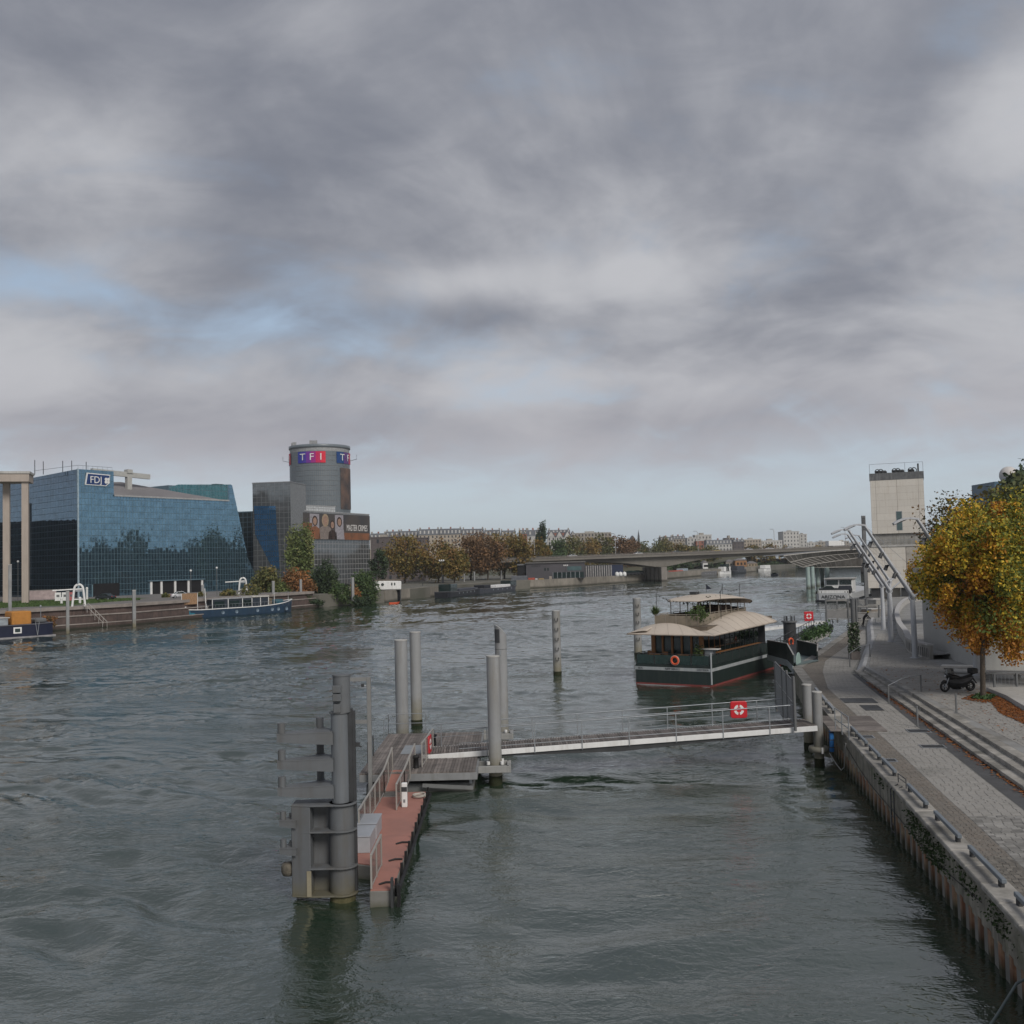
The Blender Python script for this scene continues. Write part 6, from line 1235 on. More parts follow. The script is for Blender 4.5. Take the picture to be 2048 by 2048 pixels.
for x in (10.5, 14, 19.5, 23.5, 25.2, 27.5): b = MB(); b.lathe([(.001, 0), (.42, 0), (.42, .04)], n=12); o = b.build('hull_window', mat('port_glass', (.16, .22, .28), .3), bb, loc=(x, -2.56, .95)); o.rotation_euler = (math.pi / 2, 0, 0)
b = MB(); b.box(1.0, 4.8, -1.8, 1.8, 1.76, 1.8); b.build('aft_deck', M_wood, bb); b = MB(); b.box(1.0, 4.6, -1.95, -1.85, 3.0, 5.3); b.build('wicker_screen', mat('wicker', (.34, .21, .12), .9, scale=5, var=.4), bb)
for x in (.9, 4.7): b = MB(); b.box(x - .05, x + .05, -1.95, -1.85, 1.76, 5.3); b.build('screen_post', M_white, bb)
b = MB(); b.tube([(7, -1.6, 1.8), (6.7, -1.6, 6.2)], .09, 6); b.tube([(7.2, -1.9, 1.8), (6.75, -1.6, 3.4)], .06, 5); b.build('mast', M_white, bb)
b = MB(); b.ball((1.8, -1.5, 2.3), .45, 10); b.build('white_float', M_white, bb)
b = MB(); b.box(8.2, 22.8, -2.0, 2.0, 1.76, 3.7); b.build('saloon', mat('barge_saloon', (.035, .045, .06), .4, rnd=0), bb); b = MB(); b.box(8.0, 18.3, -2.15, 2.15, 3.72, 3.86); b.build('saloon_roof', mat('barge_roof', (.36, .37, .38), .6), bb); b = MB(); b.box(18.4, 23.0, -2.2, 2.2, 3.80, 4.05); b.build('awning', mat('awning_white', (.55, .53, .49), .7), bb)
for x in (8.2, 12.2, 15.9, 18.4, 20.7, 22.9): b = MB(); b.box(x - .07, x + .07, -2.14, -2.03, 1.76, 3.7); b.build('awning_post', M_white, bb)
for x in (10, 13.8, 17): b = MB(); b.box(x - 1.3, x + 1.3, -2.04, -2.01, 2.2, 3.3); b.build('saloon_window', M_dglass, bb)
b = MB()
for i in range(30): b.tube([(4.5 + i * .85, -2.45, 1.75), (4.5 + i * .85, -2.45, 2.6)], .025, 4)
b.tube([(4.5, -2.45, 2.6), (29.2, -2.3, 2.75)], .03, 5); b.build('deck_rail', M_galv, bb)
b = MB(); b.tube([(25, -1.4, 1.9), (25, -1.4, 4.5), (29.3, -1.0, 4.7), (29.3, -1.0, 2.3)], .06, 5); b.build('fore_frame', M_white, bb); b = MB(); b.box(26, 28, -1, 1, 2.0, 3.0); b.build('winch', mat('barge_teal2', (.03, .12, .16), .6), bb, bevel=.2)
b = MB(); b.box(23.4, 24.6, -1.2, 1.2, 1.9, 3.4); b.build('deck_box', mat('deck_box_brown', (.16, .13, .09), .8), bb)
# navy houseboat at the left
e0 = gp(78, 1272.5); nb = thing('navy_houseboat', 'navy houseboat with white framed windows and orange wheelhouse', 'boat', (e0.x + .6, e0.y + 2.0, 0), math.atan2(-.70, -.72))
hull(nb, 24, 4.8, 2.05, mat('houseboat_navy', (.012, .016, .04), .5, var=.2), mat('houseboat_edge', (.10, .10, .12), .6), bow=2.2, sheer=.3, stern=2.6)
b = MB(); b.box(-.3, 24, -2.45, 2.5, -.05, .22); b.build('rubbing_band', mat('rubbing_pale', (.30, .29, .30), .8), nb)
for x in (5.6, 11.0, 16):
    for s in (-1, 1):
        b = MB(); b.box(x - .62, x + .62, s * 2.46 - .03, s * 2.46 + .03, .75, 1.72); f_ = b.build('window_frame', M_white, nb); b = MB(); b.box(x - .40, x + .40, s * 2.49 - .02, s * 2.49 + .02, .95, 1.52); b.build('pane', M_dglass, f_)
b = MB(); b.box(3.2, 6.2, -1.7, 1.7, 2.0, 4.2); b.build('orange_wheelhouse', mat('orange_paint', (.46, .20, .04), .6, var=.2), nb, bevel=.15); b = MB(); b.box(6.8, 20, -1.9, 1.9, 2.0, 3.2); b.build('grey_cabin', mat('cabin_grey', (.30, .33, .36), .6), nb, bevel=.1); b = MB(); b.box(6.6, 20.2, -2.0, 2.0, 3.21, 3.34); b.build('cabin_roof', M_conc_l, nb)
b = MB(); b.tube([(1.2, 0, 2.2), (1.2, 0, 4.8)], .05, 6); b.ball((1.2, 0, 4.8), .2, 8); b.build('lamp_mast', M_galv, nb); b = MB(); b.box(.6, 2.4, -1.2, 1.2, 2.15, 2.9); b.build('deck_clutter', M_steel, nb, bevel=.2)
for y in (-.3, .3): b = MB(); b.tube([(2.6, 2.5 + .1, .3), (2.6 + y, 2.5, 2.4)], .05, 5); b.build('boarding_ladder', M_galv, nb)
# ================================================================== white arches, cars, clutter on the left quay
def arch(px, py, Y, label, hpx=45, wpx=24):
    p = gp(px, py, ZL); s = p.y / 2050; h, w_ = hpx * s, wpx * s / 2; t = thing('white_arch', label, 'arch', (p.x, p.y, ZL), .35)
    b = MB(); pts = [(-w_, 0, 0), (-w_ * .72, 0, h * .72)] + [(w_ * .70 * math.cos(a), 0, h * .74 + w_ * .9 * math.sin(a)) for a in np.linspace(math.pi, 0, 11)] + [(w_ * .72, 0, h * .72), (w_, 0, 0)]; b.tube(pts, .20, 8); b.build('hoop', M_white, t)
    b = MB(); b.bar((-w_ * .8, 0, h * .32), (w_ * .8, 0, h * .32), .12, .16); b.build('crossbar', M_white, t); b = MB(); b.bar((-w_ * 4, .2, h * .74), (w_ * .5, .2, h * .78), .3, .22); b.build('boom', M_white, t); b = MB(); b.box(-w_ * .5, w_ * .5, .1, .3, h * .66, h * .8); b.build('pulley_block', M_galv, t)
arch(157.5, 1213, 186, 'white hoop shaped boarding arch on the quay near the painted letters'); arch(486, 1190, 232, 'white hoop shaped boarding arch above the blue barge', 36, 17)
def car(loc, rz, m, label, L_=4.2, group=None, win=None):
    t = thing('parked_car', label, 'car', loc, rz, group); w_ = .86; k = L_ / 4.2
    prof = [(-2.1, .35), (-2.1, .75), (-1.95, .92), (-1.35, .98), (-.75, 1.42), (.45, 1.45), (1.15, 1.0), (1.85, .88), (2.1, .68), (2.1, .35)]
    b = MB(); b.ext([(x * k, -w_, z) for x, z in prof], (0, 2 * w_, 0)); b.build('body', m, t, bevel=.08, seg=2)
    for s in (-1, 1):
        b = MB(); b.ext([(x * k, s * (w_ + .004), z) for x, z in [(-1.15, 1.0), (-.70, 1.36), (.40, 1.38), (.95, 1.02)]], (0, s * .012, 0)); b.build('side_window', M_dglass, t)
        for x in (-1.3, 1.32): b = MB(); b.tube([(x * k, s * (w_ - .18), .32), (x * k, s * (w_ + .02), .32)], .32, 14); wh = b.build('wheel', M_black, t); b = MB(); b.tube([(x * k, s * (w_ + .021), .32), (x * k, s * (w_ + .03), .32)], .19, 10); b.build('rim', M_galv, wh)
    b = MB(); b.bar((.55 * k, 0, 1.40), (1.12 * k, 0, 1.03), 1.45, .03); b.build('windscreen', M_dglass, t); b = MB(); b.bar((-1.30 * k, 0, 1.02), (-.80 * k, 0, 1.39), 1.45, .03); b.build('rear_window', M_dglass, t)
    for s in (-1, 1): b = MB(); b.box(2.04 * k, 2.12 * k, s * .62 - .15, s * .62 + .15, .66, .78); b.build('headlight', M_white, t); b = MB(); b.box(-2.12 * k, -2.04 * k, s * .66 - .12, s * .66 + .12, .70, .84); b.build('tail_light', M_redp, t)
    return t
M_carb = mat('car_dark', (.015, .02, .025), .3, spec=.6, bump=0, coat=.5); M_carw = mat('car_silver', (.55, .56, .58), .3, bump=0, coat=.5)
p = gp(211, 1200, ZL); car((p.x, p.y, ZL), 2.9, M_carb, 'dark car parked before the loading bay of the blue building'); p = gp(361, 1196, ZL); car((p.x, p.y, ZL), .5, M_carw, 'silver white car parked before the columns of the blue building')
p = gp(85, 1199, ZL); t = thing('site_hoarding', 'pinkish low wall on the lawn behind the stone portal', 'wall', (p.x, p.y, ZL), .35); b = MB(); b.box(-3, 3, 0, .3, 0, 2.2); b.build('panel', mat('pinkish_wall', (.42, .34, .33), .8), t); b = MB(); b.box(-3.1, 3.1, -.1, .4, 2.201, 2.3); b.build('cap', M_conc, t)
p = gp(130, 1203, ZL); t = thing('notice_board', 'white notice boards with red panel beside the first white arch', 'sign', (p.x, p.y, ZL), .35)
for i, (x, m_) in enumerate(((-1.4, M_white), (0, M_white), (1.3, mat('poster_red', (.45, .13, .13), .7)))): b = MB(); b.box(x - .62, x + .62, 0, .12, .2, 2.0); b.build('board', m_, t); b = MB(); b.box(x - .3, x + .3, -.02, -.001, 1.0, 1.5); b.build('print', M_steel, t)
for i, (px, py) in enumerate([(160, 1207), (123, 1208), (174, 1200)]): p = gp(px, py, ZL); t = thing('white_bollard', ['small white post at the foot of the first white arch', 'small white post on the lawn before the notice boards', 'small white post with a disc sign by the loading bay'][i], 'post', (p.x, p.y, ZL)); b = MB(); b.cyl((0, 0, 0), .25, 1.0 if i < 2 else 2.4, 8); b.build('post', M_white, t); b = MB(); b.ball((0, 0, 1.05 if i < 2 else 2.6), .3, 8); b.build('head', M_white, t)
for i, (px, py, h) in enumerate([(382, 1196, 6), (434, 1192, 6.5), (36, 1204, 9)]): p = gp(px, py, ZL); t = thing('quay_lamp', ['slim lamp post by the silver white car', 'slim lamp post between car and the second arch', 'slim lamp post beside the stone portal pillar'][i], 'lamp', (p.x, p.y, ZL)); b = MB(); b.cyl((0, 0, 0), .07, h, 6); b.build('post', M_steel, t); b = MB(); b.ball((0, 0, h), .25, 8); b.build('lamp', M_white, t)
# ================================================================== media tower group
TY = 425; tc_ = gd(643, 1134, TY); TR = 59.5 * TY / 2050
M_tf = mat('tower_cladding', (.15, .175, .195), .35, col2=(.125, .148, .168), scale=.10, bump=.01, spec=.5, streak=(.18, .20, .215)); M_tfg = glass('media_grey_glass', (.19, .205, .215), .10, metal=.6, rnd=0); M_tfd = glass('media_dark_glass', (.07, .09, .10), .04, metal=.6, rnd=0); M_tff = mat('media_frame', (.33, .335, .34), .5, bump=0)
tf = thing('round_tower', 'tall round grey office tower with red and blue channel signs near its top', 'building', (tc_.x, tc_.y, 4), 0); TH = 10 + (1134.6 - 894) * TY / 2050 - 4
b = MB(); b.lathe([(TR - .15, 0), (TR - .15, TH - 1)], n=72, smooth=True); b.lathe([(TR - .4, TH - .2), (.01, TH - .2)], n=72); b.build('shaft', M_tff, tf)
rg5 = np.random.default_rng(8); b = MB(); nseg, fh = 90, 2.05
for k in range(nseg):
    a = 2 * math.pi * (k + .5) / nseg
    if math.sin(a) > .3: continue
    for j in range(int((TH - 1) / fh)):
        z0, z1 = j * fh + .08, (j + 1) * fh - .08; a0, a1 = a - math.pi / nseg * .88, a + math.pi / nseg * .88; r_ = TR + rg5.uniform(0, .02); b.add([(r_ * math.cos(a0), r_ * math.sin(a0), z0), (r_ * math.cos(a1), r_ * math.sin(a1), z0), (r_ * math.cos(a1), r_ * math.sin(a1), z1), (r_ * math.cos(a0), r_ * math.sin(a0), z1)], [(0, 1, 2, 3)])
b.build('cladding_panels', M_tf, tf)['kind'] = 'stuff'
b = MB(); b.lathe([(TR + .05, TH - 1.2), (TR + .3, TH - 1.0), (TR + .3, TH + .1), (TR - .3, TH + .1)], n=72); b.build('parapet_ring', M_tf, tf)
view = math.atan2(-TY, -tc_.x)             # direction towards the camera
def ang(px): return view + math.asin(max(-.995, min(.995, (px - 643) / 59.5)))
def zpx(py): return 10 + (1134.6 - py) * (TY - TR * .9) / 2050 - 4
def curved(nm, a0, a1, z0, z1, r_, m, parent=tf):
    b = MB(); n = max(2, int((a1 - a0) / .05)); b.grid([[(r_ * math.cos(a0 + (a1 - a0) * i / n), r_ * math.sin(a0 + (a1 - a0) * i / n), z) for i in range(n + 1)] for z in (z0, z1)]); return b.build(nm, m, parent)
def channel_sign(a0, a1, cols, letters):
    n = len(cols); s_ = None
    for i, c in enumerate(cols): s_ = curved('sign_field', a0 + (a1 - a0) * i / n, a0 + (a1 - a0) * (i + 1) / n, zpx(925), zpx(902), TR + .25, mat('sign_%02d%02d%02d' % tuple(int(v * 99) for v in c), c, .5, bump=0, var=.02))
    for ch, f in letters:
        a = a0 + (a1 - a0) * f; put_text('letter', ch, 3.9, ((TR + .33) * math.cos(a), (TR + .33) * math.sin(a), (zpx(925) + zpx(902)) / 2), (-math.sin(a), math.cos(a), 0), M_white, tf, ext=.05, sx=1.15)
grad = [(.03, .04, .30), (.06, .04, .30), (.16, .03, .28), (.30, .02, .20), (.50, .01, .09), (.62, .01, .04)]
channel_sign(ang(602), ang(654), grad, [('T', .20), ('F', .53), ('1', .84)]); w2 = ang(654) - ang(602); channel_sign(ang(675), ang(675) + w2, [(.01, .05, .18)] * 2 + [(.10, .04, .18)] * 2 + [(.45, .01, .07)] * 2, [('T', .25), ('F', .60), ('1', .88)]); channel_sign(ang(587.5) - w2, ang(587.5), grad, [('T', .2), ('F', .53), ('1', .82)])
M_poster = mat('tall_poster', (.16, .10, .075), .7, col2=(.045, .045, .05), scale=.13, bump=0, grime=(.27, .21, .18)); curved('tall_poster', ang(682), ang(682) + .75, zpx(1018), zpx(934), TR + .2, M_poster)
for s in (-1, 1): b = MB(); b.tube([(s * TR, 0, TH - 6), (s * (TR + 3), 0, TH - 5.3), (s * (TR + 3), 0, TH - 3.5)], .1, 4); b.build('antenna_bracket', M_galv, tf)
for a in (3.6, 3.75, 4.6, 4.75): b = MB(); b.box(TR * .9 * math.cos(a) - .7, TR * .9 * math.cos(a) + .7, TR * .9 * math.sin(a) - .5, TR * .9 * math.sin(a) + .5, TH - .5, TH + 1.6); b.build('roof_unit', M_tff, tf)
def block(name, label, pa, pb, Ya, Yb, ztop_px, zbot, depth, pane, frame, du, dz, xs=None, gap=.2, cat='building', parts=True):
    """box building with a glazed front from photo column pa (distance Ya) to pb (distance Yb)"""
    A_, B_ = gd(pa, 1135, Ya), gd(pb, 1135, Yb); rz, L_ = wall_frame(A_, B_); H_ = gd(pa, ztop_px, Ya).z - zbot
    t = thing(name, label, cat, (A_.x, A_.y, zbot), rz); facade(t, [(0, 0), (0, H_), (L_, H_), (L_, 0)], 0, du, dz, pane, frame, gap=gap); b = MB(); b.box(.02, L_ - .02, .42, depth, 0, H_ - .02); b.build('body', frame, t); b = MB(); b.box(-.1, L_ + .1, -.15, depth + .1, H_ + .001, H_ + .35); b.build('parapet', frame, t); return t, L_, H_, A_, B_
g1, L1, H1, A1, B1 = block('grey_glass_building', 'flat grey glazed office building with a painted blue reflection before the round tower', 507, 583, 328, 326, 967.6, 4, 14, M_tfg, mat('media_mid_frame', (.21, .22, .23), .5, bump=0), 1.5, 1.7, gap=.14)
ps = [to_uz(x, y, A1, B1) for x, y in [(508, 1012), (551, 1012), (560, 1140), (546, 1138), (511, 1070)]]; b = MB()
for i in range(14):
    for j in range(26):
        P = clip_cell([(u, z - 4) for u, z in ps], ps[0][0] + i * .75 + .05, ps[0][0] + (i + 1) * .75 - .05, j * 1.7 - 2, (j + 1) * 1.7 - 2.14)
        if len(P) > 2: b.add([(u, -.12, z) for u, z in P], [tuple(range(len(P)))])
b.build('blue_reflection_panes', glass('blue_reflection_tint', (.14, .42, .80), .03, metal=.85, rnd=0), g1)['kind'] = 'stuff'  # reflection of the slanted blue facade, put in as blue-tinted panes
block('grey_side_wing', 'dark louvred side wing between the grey glass building and the round tower', 584, 609, 329, 352, 968, 4, 8, mat('louvre_grey', (.12, .13, .14), .6), M_tff, 9, .55, gap=.12)
block('low_dark_block', 'low dark glazed block in the gap beside the slanted blue end', 462, 507, 352, 350, 1026, 4, 10, M_tfd, M_mull_d, 1.6, 1.7, gap=.16)
g4, L4, H4, A4, B4 = block('billboard_building', 'glazed building carrying a wide television billboard', 584.5, 740, 332, 374, 1021, 4, 12, M_tfg, M_tff, 1.75, 1.75, gap=.22)
t5 = block('pale_roof_block', 'pale gridded roof block behind the billboard', 602, 672, 350, 365, 1011, 24, 10, mat('pale_panel', (.50, .52, .53), .5, rnd=0), M_tff, 1.3, 1.3, gap=.16)
block('pale_stair_block', 'narrow pale gridded stair block at the billboard corner', 584.5, 601, 331.5, 336, 1002, 24, 4, MATS['pale_panel'], M_tff, 1.3, 1.3, gap=.16)
bl = [to_uz(x, y, A4, B4) for x, y in [(590, 1078), (590, 1024), (737, 1031), (737, 1077)]]; bl = [(bl[0][0], bl[0][1] - 4), (bl[0][0], bl[1][1] - 4), (bl[2][0], bl[1][1] - 4.0), (bl[2][0], bl[0][1] - 4.0)]
U0, U1, Z0, Z1 = bl[0][0], bl[2][0], bl[0][1], bl[1][1]; b = MB(); b.box(U0, U1, -.5, -.2, Z0, Z1); bo = b.build('billboard', mat('billboard_dark', (.05, .05, .055), .7, col2=(.075, .065, .06), scale=.15, bump=0), g4)
UW, ZH = U1 - U0, Z1 - Z0
def bprint(nm, u0, u1, z0, z1, m, y=-.51): b = MB(); b.add([(U0 + UW * u0, y, Z0 + ZH * z0), (U0 + UW * u1, y, Z0 + ZH * z0), (U0 + UW * u1, y, Z0 + ZH * z1), (U0 + UW * u0, y, Z0 + ZH * z1)], [(0, 1, 2, 3)]); return b.build(nm, m, bo)
M_pr1 = mat('print_light', (.34, .32, .35), .7, bump=0); M_pr2 = mat('print_skin', (.36, .23, .17), .7, bump=0); M_pr3 = mat('print_hair', (.05, .03, .025), .7, bump=0); M_pr4 = mat('print_orange', (.26, .10, .045), .7, bump=0, col2=(.14, .07, .04), scale=.3); M_pr5 = mat('print_blond', (.36, .27, .18), .7, bump=0); M_pr6 = mat('print_coat', (.24, .20, .18), .7, bump=0)
bprint('print_panel', .17, .29, .30, .97, M_pr1); bprint('print_panel', .50, .615, .02, .97, M_pr1); bprint('print_panel', .62, .99, .0, .28, M_pr4); bprint('print_panel', .05, .20, .02, .62, M_pr4, -.512)
def figure(u, s, hair, coat, zf=.62):
    def ell(cu_, cz_, ru, rz_, m, y): b = MB(); b.add([(U0 + UW * (cu_ + ru * math.cos(a)), y, Z0 + ZH * (cz_ + rz_ * math.sin(a))) for a in np.linspace(0, 2 * math.pi, 17)[:-1]], [tuple(range(16))]); b.build('printed_figure', m, bo)
    b = MB(); b.add([(U0 + UW * (u + du_), -.514, Z0 + ZH * z) for du_, z in [(-.075 * s, 0.01), (.075 * s, .01), (.065 * s, zf - .22), (.02 * s, zf - .12), (-.02 * s, zf - .12), (-.065 * s, zf - .22)]], [tuple(range(6))]); b.build('printed_figure', coat, bo)
    ell(u, zf + .08, .040 * s, .22 * s, hair, -.517); ell(u, zf + .07, .027 * s, .16 * s, M_pr2, -.520)
figure(.235, .9, M_pr3, M_pr4); figure(.37, 1.15, M_pr5, M_pr6, .66); figure(.465, .8, M_pr3, M_pr3, .5); figure(.56, .9, M_pr3, M_pr1, .62)
put_text('lettering', 'MASTER CRIMES', 3.1, (U0 + UW * .81, -.53, Z0 + ZH * .47), (1, 0, 0), mat('print_white', (.8, .78, .76), .6, bump=0), bo, ext=.01, sx=.60)

t = thing('dark_neighbour_block', 'dark glazed office block beyond the stone portal, mirrored in the slate wing', 'building', (-185, 250, ZL), .25); b = MB(); b.box(0, 30, 0, 60, 0, 22); b.build('body', mat('neighbour_dark', (.045, .05, .055), .6), t); b = MB()
for j in range(6):
    for i in range(20): b.box(30.001, 30.06, 1 + i * 2.9, 3.2 + i * 2.9, 1 + j * 3.2, 3.4 + j * 3.2)
b.build('windows', M_dglass, t)['kind'] = 'stuff'
# ================================================================== vegetation of the left bank
vg = np.random.default_rng(31)
M_lg = mat('leaf_pale_green', (.10, .13, .04), .7, attr=[(.065, .095, .025), (.125, .16, .048), (.19, .20, .075)]); M_ol = mat('leaf_olive', (.08, .09, .03), .7, attr=[(.05, .068, .02), (.11, .115, .035), (.17, .13, .04)])
M_ru = mat('leaf_rust', (.16, .07, .03), .7, attr=[(.10, .065, .025), (.22, .10, .035), (.31, .13, .04)]); M_dg = mat('leaf_dark_green', (.02, .035, .015), .7, attr=[(.016, .03, .015), (.032, .056, .023), (.05, .075, .028)]); M_gr = mat('leaf_green', (.035, .07, .02), .7, attr=[(.028, .05, .018), (.05, .09, .028), (.085, .12, .04)])
M_pl = mat('leaf_plane_autumn', (.13, .085, .03), .7, attr=[(.075, .075, .022), (.155, .125, .032), (.22, .145, .036), (.17, .09, .03)]); M_pr = mat('leaf_plane_red', (.09, .055, .035), .7, attr=[(.085, .055, .028), (.155, .09, .042), (.19, .10, .042)])
def hillz(x, y): return ZL2 + 24 * min(1, max(0, (y - 560) / 420)) ** 1.3 * (1 - .55 * min(1, max(0, (x + 60) / 420)))
def tree_px(name, label, px, ytop, rpx, Y, m, n=2600, zg=None, leaf=.34, rz_=None, group=None, cat='tree', squash=.46, tint0=.5, hollow=.45, ybot=None, ry=None):
    p = gd(px, 1130, Y); zg = hillz(p.x, Y) if zg is None else zg; zt = gd(px, ytop, Y).z; r = rpx * Y / 2050; H_ = zt - zg; zb = zg + H_ * .13 if ybot is None else gd(px, ybot, Y).z
    rv = (zt - zb) / 2 * 1.02; return tree(name, label, (p.x, Y, zg), max(.12, H_ * .018), (zt + zb) / 2 - zg, (r, ry or r, rv), int(n * 1.25), leaf * 1.1, m, vg, nclump=max(26, n // 60), spread=.19, limbs=8, hollow=hollow, tint0=tint0, group=group, cat=cat, tvar=.45)
tree_px('willow_tree', 'tall pale green tree standing before the billboard', 600, 1050, 29, 292, M_lg, 5200, 4, .30, hollow=.25); tree_px('willow_tree', 'thin yellowish tree top against the billboard left side', 612, 1040, 13, 300, M_ol, 1500, 4, .26)
tree_px('bank_bush', 'olive green bush above the bow of the blue barge', 532, 1136, 30, 262, M_ol, 3600, 3.4, .26, cat='bush', ybot=1203); tree_px('bank_bush', 'rust orange bush on the left bank', 592, 1140, 33, 266, M_ru, 4200, 3.2, .26, cat='bush', ybot=1212); tree_px('bank_bush', 'yellow green bush between the olive and rust bushes', 560, 1158, 22, 262, M_lg, 2000, 3.2, .24, cat='bush', ybot=1208)
tree_px('bank_tree', 'dark evergreen tree right of the rust bush', 648, 1124, 29, 274, M_dg, 4200, 3.2, .26, ybot=1212); tree_px('bank_bush', 'fresh green low bush by the waterside left of the pile', 680, 1166, 20, 264, M_gr, 1800, 3.0, .22, cat='bush', ybot=1210, tint0=.8); tree_px('bank_bush', 'green bush beside the white cabin', 729, 1140, 25, 274, M_gr, 3600, 3.0, .26, cat='bush', ybot=1214); tree_px('bank_bush', 'small reddish bush beside the green bush', 707, 1172, 13, 266, M_ru, 900, 3.0, .2, cat='bush', ybot=1208)
tree_px('bank_bush', 'dark bush hanging over the water under the rust bush', 620, 1190, 24, 258, M_dg, 1600, 1.5, .22, cat='bush', ybot=1216); tree_px('bank_bush', 'dark bush hanging over the water below the green bush', 715, 1192, 22, 262, M_dg, 1500, 1.5, .22, cat='bush', ybot=1217); tree_px('bank_bush', 'dark bush hanging over the water between pile and rust bush', 570, 1194, 20, 250, M_dg, 1200, 1.5, .22, cat='bush', ybot=1216)
tree_px('bank_bush', 'brown bush growing on the stepped embankment behind the navy houseboat', 95, 1232, 15, 178, M_ru, 1300, 2.0, .16, cat='bush', ybot=1254)
for px, y0, r, lab in ((332, 1186, 8, 'small trimmed bush left of the silver car'), (400, 1184, 10, 'low bush at the foot of the blue building columns'), (455, 1178, 16, 'row of low bushes behind the second white arch'), (500, 1170, 18, 'low bush at the slanted end of the blue building')): tree_px('trimmed_bush', lab, px, y0, r, 236, M_ol, 700, ZL, .2, cat='bush', ybot=1199)
tree_px('street_tree', 'dark tree in the gap right of the billboard building', 757, 1098, 20, 350, M_dg, 1800, 3.1, .34)
for px, yt, r, Y, m, lab in [(809, 1072, 43, 392, M_pl, 'golden brown plane tree with a forked pale trunk, first of the row'), (876, 1084, 40, 388, M_pl, 'golden olive plane tree second in the riverside row'), (908, 1096, 30, 372, M_pl, 'low golden plane tree above the dark barge'), (941, 1072, 42, 430, M_pr, 'reddish brown plane tree behind the barges'), (975, 1078, 36, 420, M_pr, 'dull red plane tree in the middle of the riverside row'), (1008, 1066, 40, 436, M_pl, 'tall copper plane tree before the pale hillside house'), (1038, 1074, 30, 432, M_pl, 'copper plane tree at the end of the row by the dark warehouse'), (1078, 1084, 24, 475, M_pl, 'brown tree behind the roof of the dark warehouse')]:
    tree_px('plane_tree', lab, px, yt, r, Y, m, 4200, 3.1, .40)
tree_px('poplar_tree', 'slim dark green poplar rising above the hillside roofs', 1087, 1046, 9, 560, M_dg, 1500, None, .4, hollow=.1, ybot=1100)
tree_px('poplar_tree', 'shorter slim poplar beside the tall one', 1079, 1056, 6, 560, M_dg, 800, None, .4, hollow=.1, ybot=1100)
for i, (px, yt, r, m) in enumerate([(1112, 1082, 26, M_gr), (1140, 1078, 30, M_ol), (1172, 1074, 30, M_pl), (1205, 1073, 28, M_ol), (1238, 1074, 28, M_pr), (1262, 1078, 22, M_pr), (1298, 1074, 34, M_ol), (1328, 1080, 24, M_ol), (1358, 1088, 24, M_pl), (1388, 1090, 22, M_ol), (1418, 1094, 20, M_ol)]):
    tree_px('bank_tree', ORD[i] + ' autumn tree from the poplar in the row behind the viaduct deck', px, yt, r, 590 + 12 * i, m, 2200, 3.1, .55, group='trees behind the viaduct')
for i, (px, yt, r) in enumerate([(1505, 1088, 16), (1540, 1087, 20), (1575, 1092, 14), (1636, 1091, 12), (1664, 1094, 10)]): tree_px('far_tree', ORD[i] + ' hazy brown tree from the slate roofs before the far white buildings', px, yt, r, 800 + 20 * i, M_pl, 1100, 3.1, .7, group='far trees before the white buildings')
for i, (px, yt, r, Y) in enumerate([(1340, 1122, 18, 600), (1368, 1124, 20, 620), (1400, 1126, 20, 650), (1432, 1124, 18, 690), (1470, 1124, 20, 730), (1505, 1122, 22, 770), (1540, 1122, 22, 820), (1575, 1121, 24, 850), (1612, 1120, 24, 880), (1655, 1119, 26, 890), (1695, 1118, 26, 900)]): tree_px('shore_tree', ORD[i] + ' dark green far shore tree from the viaduct pier, under the deck', px, yt, r, Y, M_dg if i % 3 else M_gr, 1300, 3.0, .6, group='trees on the far shore under the viaduct', ybot=1140)
# ================================================================== river wall, cabin, barges of the middle distance
rw = thing('river_wall', 'pale stained river wall along the far left bank', 'wall', (-35.5, 281, 0)); LW = smooth([Vector(p) for p in LE2[1:8]], 5)
for p, q in zip(LW, LW[1:]):
    v = q - p; n_ = Vector((-v.y, v.x)).normalized(); b = MB(); b.ext([(p.x - n_.x * .25 + 35.5, p.y - n_.y * .25 - 281, -1), (p.x + n_.x * .6 + 35.5, p.y + n_.y * .6 - 281, -1), (p.x + n_.x * .6 + 35.5, p.y + n_.y * .6 - 281, 3.2), (p.x - n_.x * .25 + 35.5, p.y - n_.y * .25 - 281, 3.2)], (v.x, v.y, 0)); b.build('wall_bay', mat('river_wall_stone', (.26, .235, .20), .9, col2=(.18, .165, .14), scale=.25, streak=(.10, .09, .075), tide=(.1, .9, (.045, .042, .03)), rnd=.15), rw)
p = gp(778, 1200, .4); wc = thing('white_cabin', 'white cabin with round windows standing on stilts over the water', 'cabin', (p.x - 4.3, p.y - .5, 0), .18)
b = MB(); b.ext([(0, 0, 3.2), (7.8, 0, 3.2), (7.9, 0, 5.6), (.4, 0, 5.9)], (0, 4, 0)); b.build('shell', M_white, wc, bevel=.2); b = MB(); b.box(.3, 8, .1, 4.2, 5.8, 6.1); b.build('roof_deck', mat('cabin_roof_brown', (.17, .14, .11), .9), wc)
for x, r_ in ((1.2, .38), (2.6, .40)): b = MB(); b.lathe([(.001, 0), (r_, 0), (r_, .06)], n=16); o = b.build('round_window', M_dglass, wc, loc=(x, -.02, 4.75)); o.rotation_euler = (math.pi / 2, 0, 0)
for x in (5.2, 6.0): b = MB(); b.lathe([(.001, 0), (.2, 0), (.2, .06)], n=12); o = b.build('oval_window', M_dglass, wc, loc=(x, -.02, 4.8)); o.rotation_euler = (math.pi / 2, 0, 0); o.scale = (1, 2.1, 1)
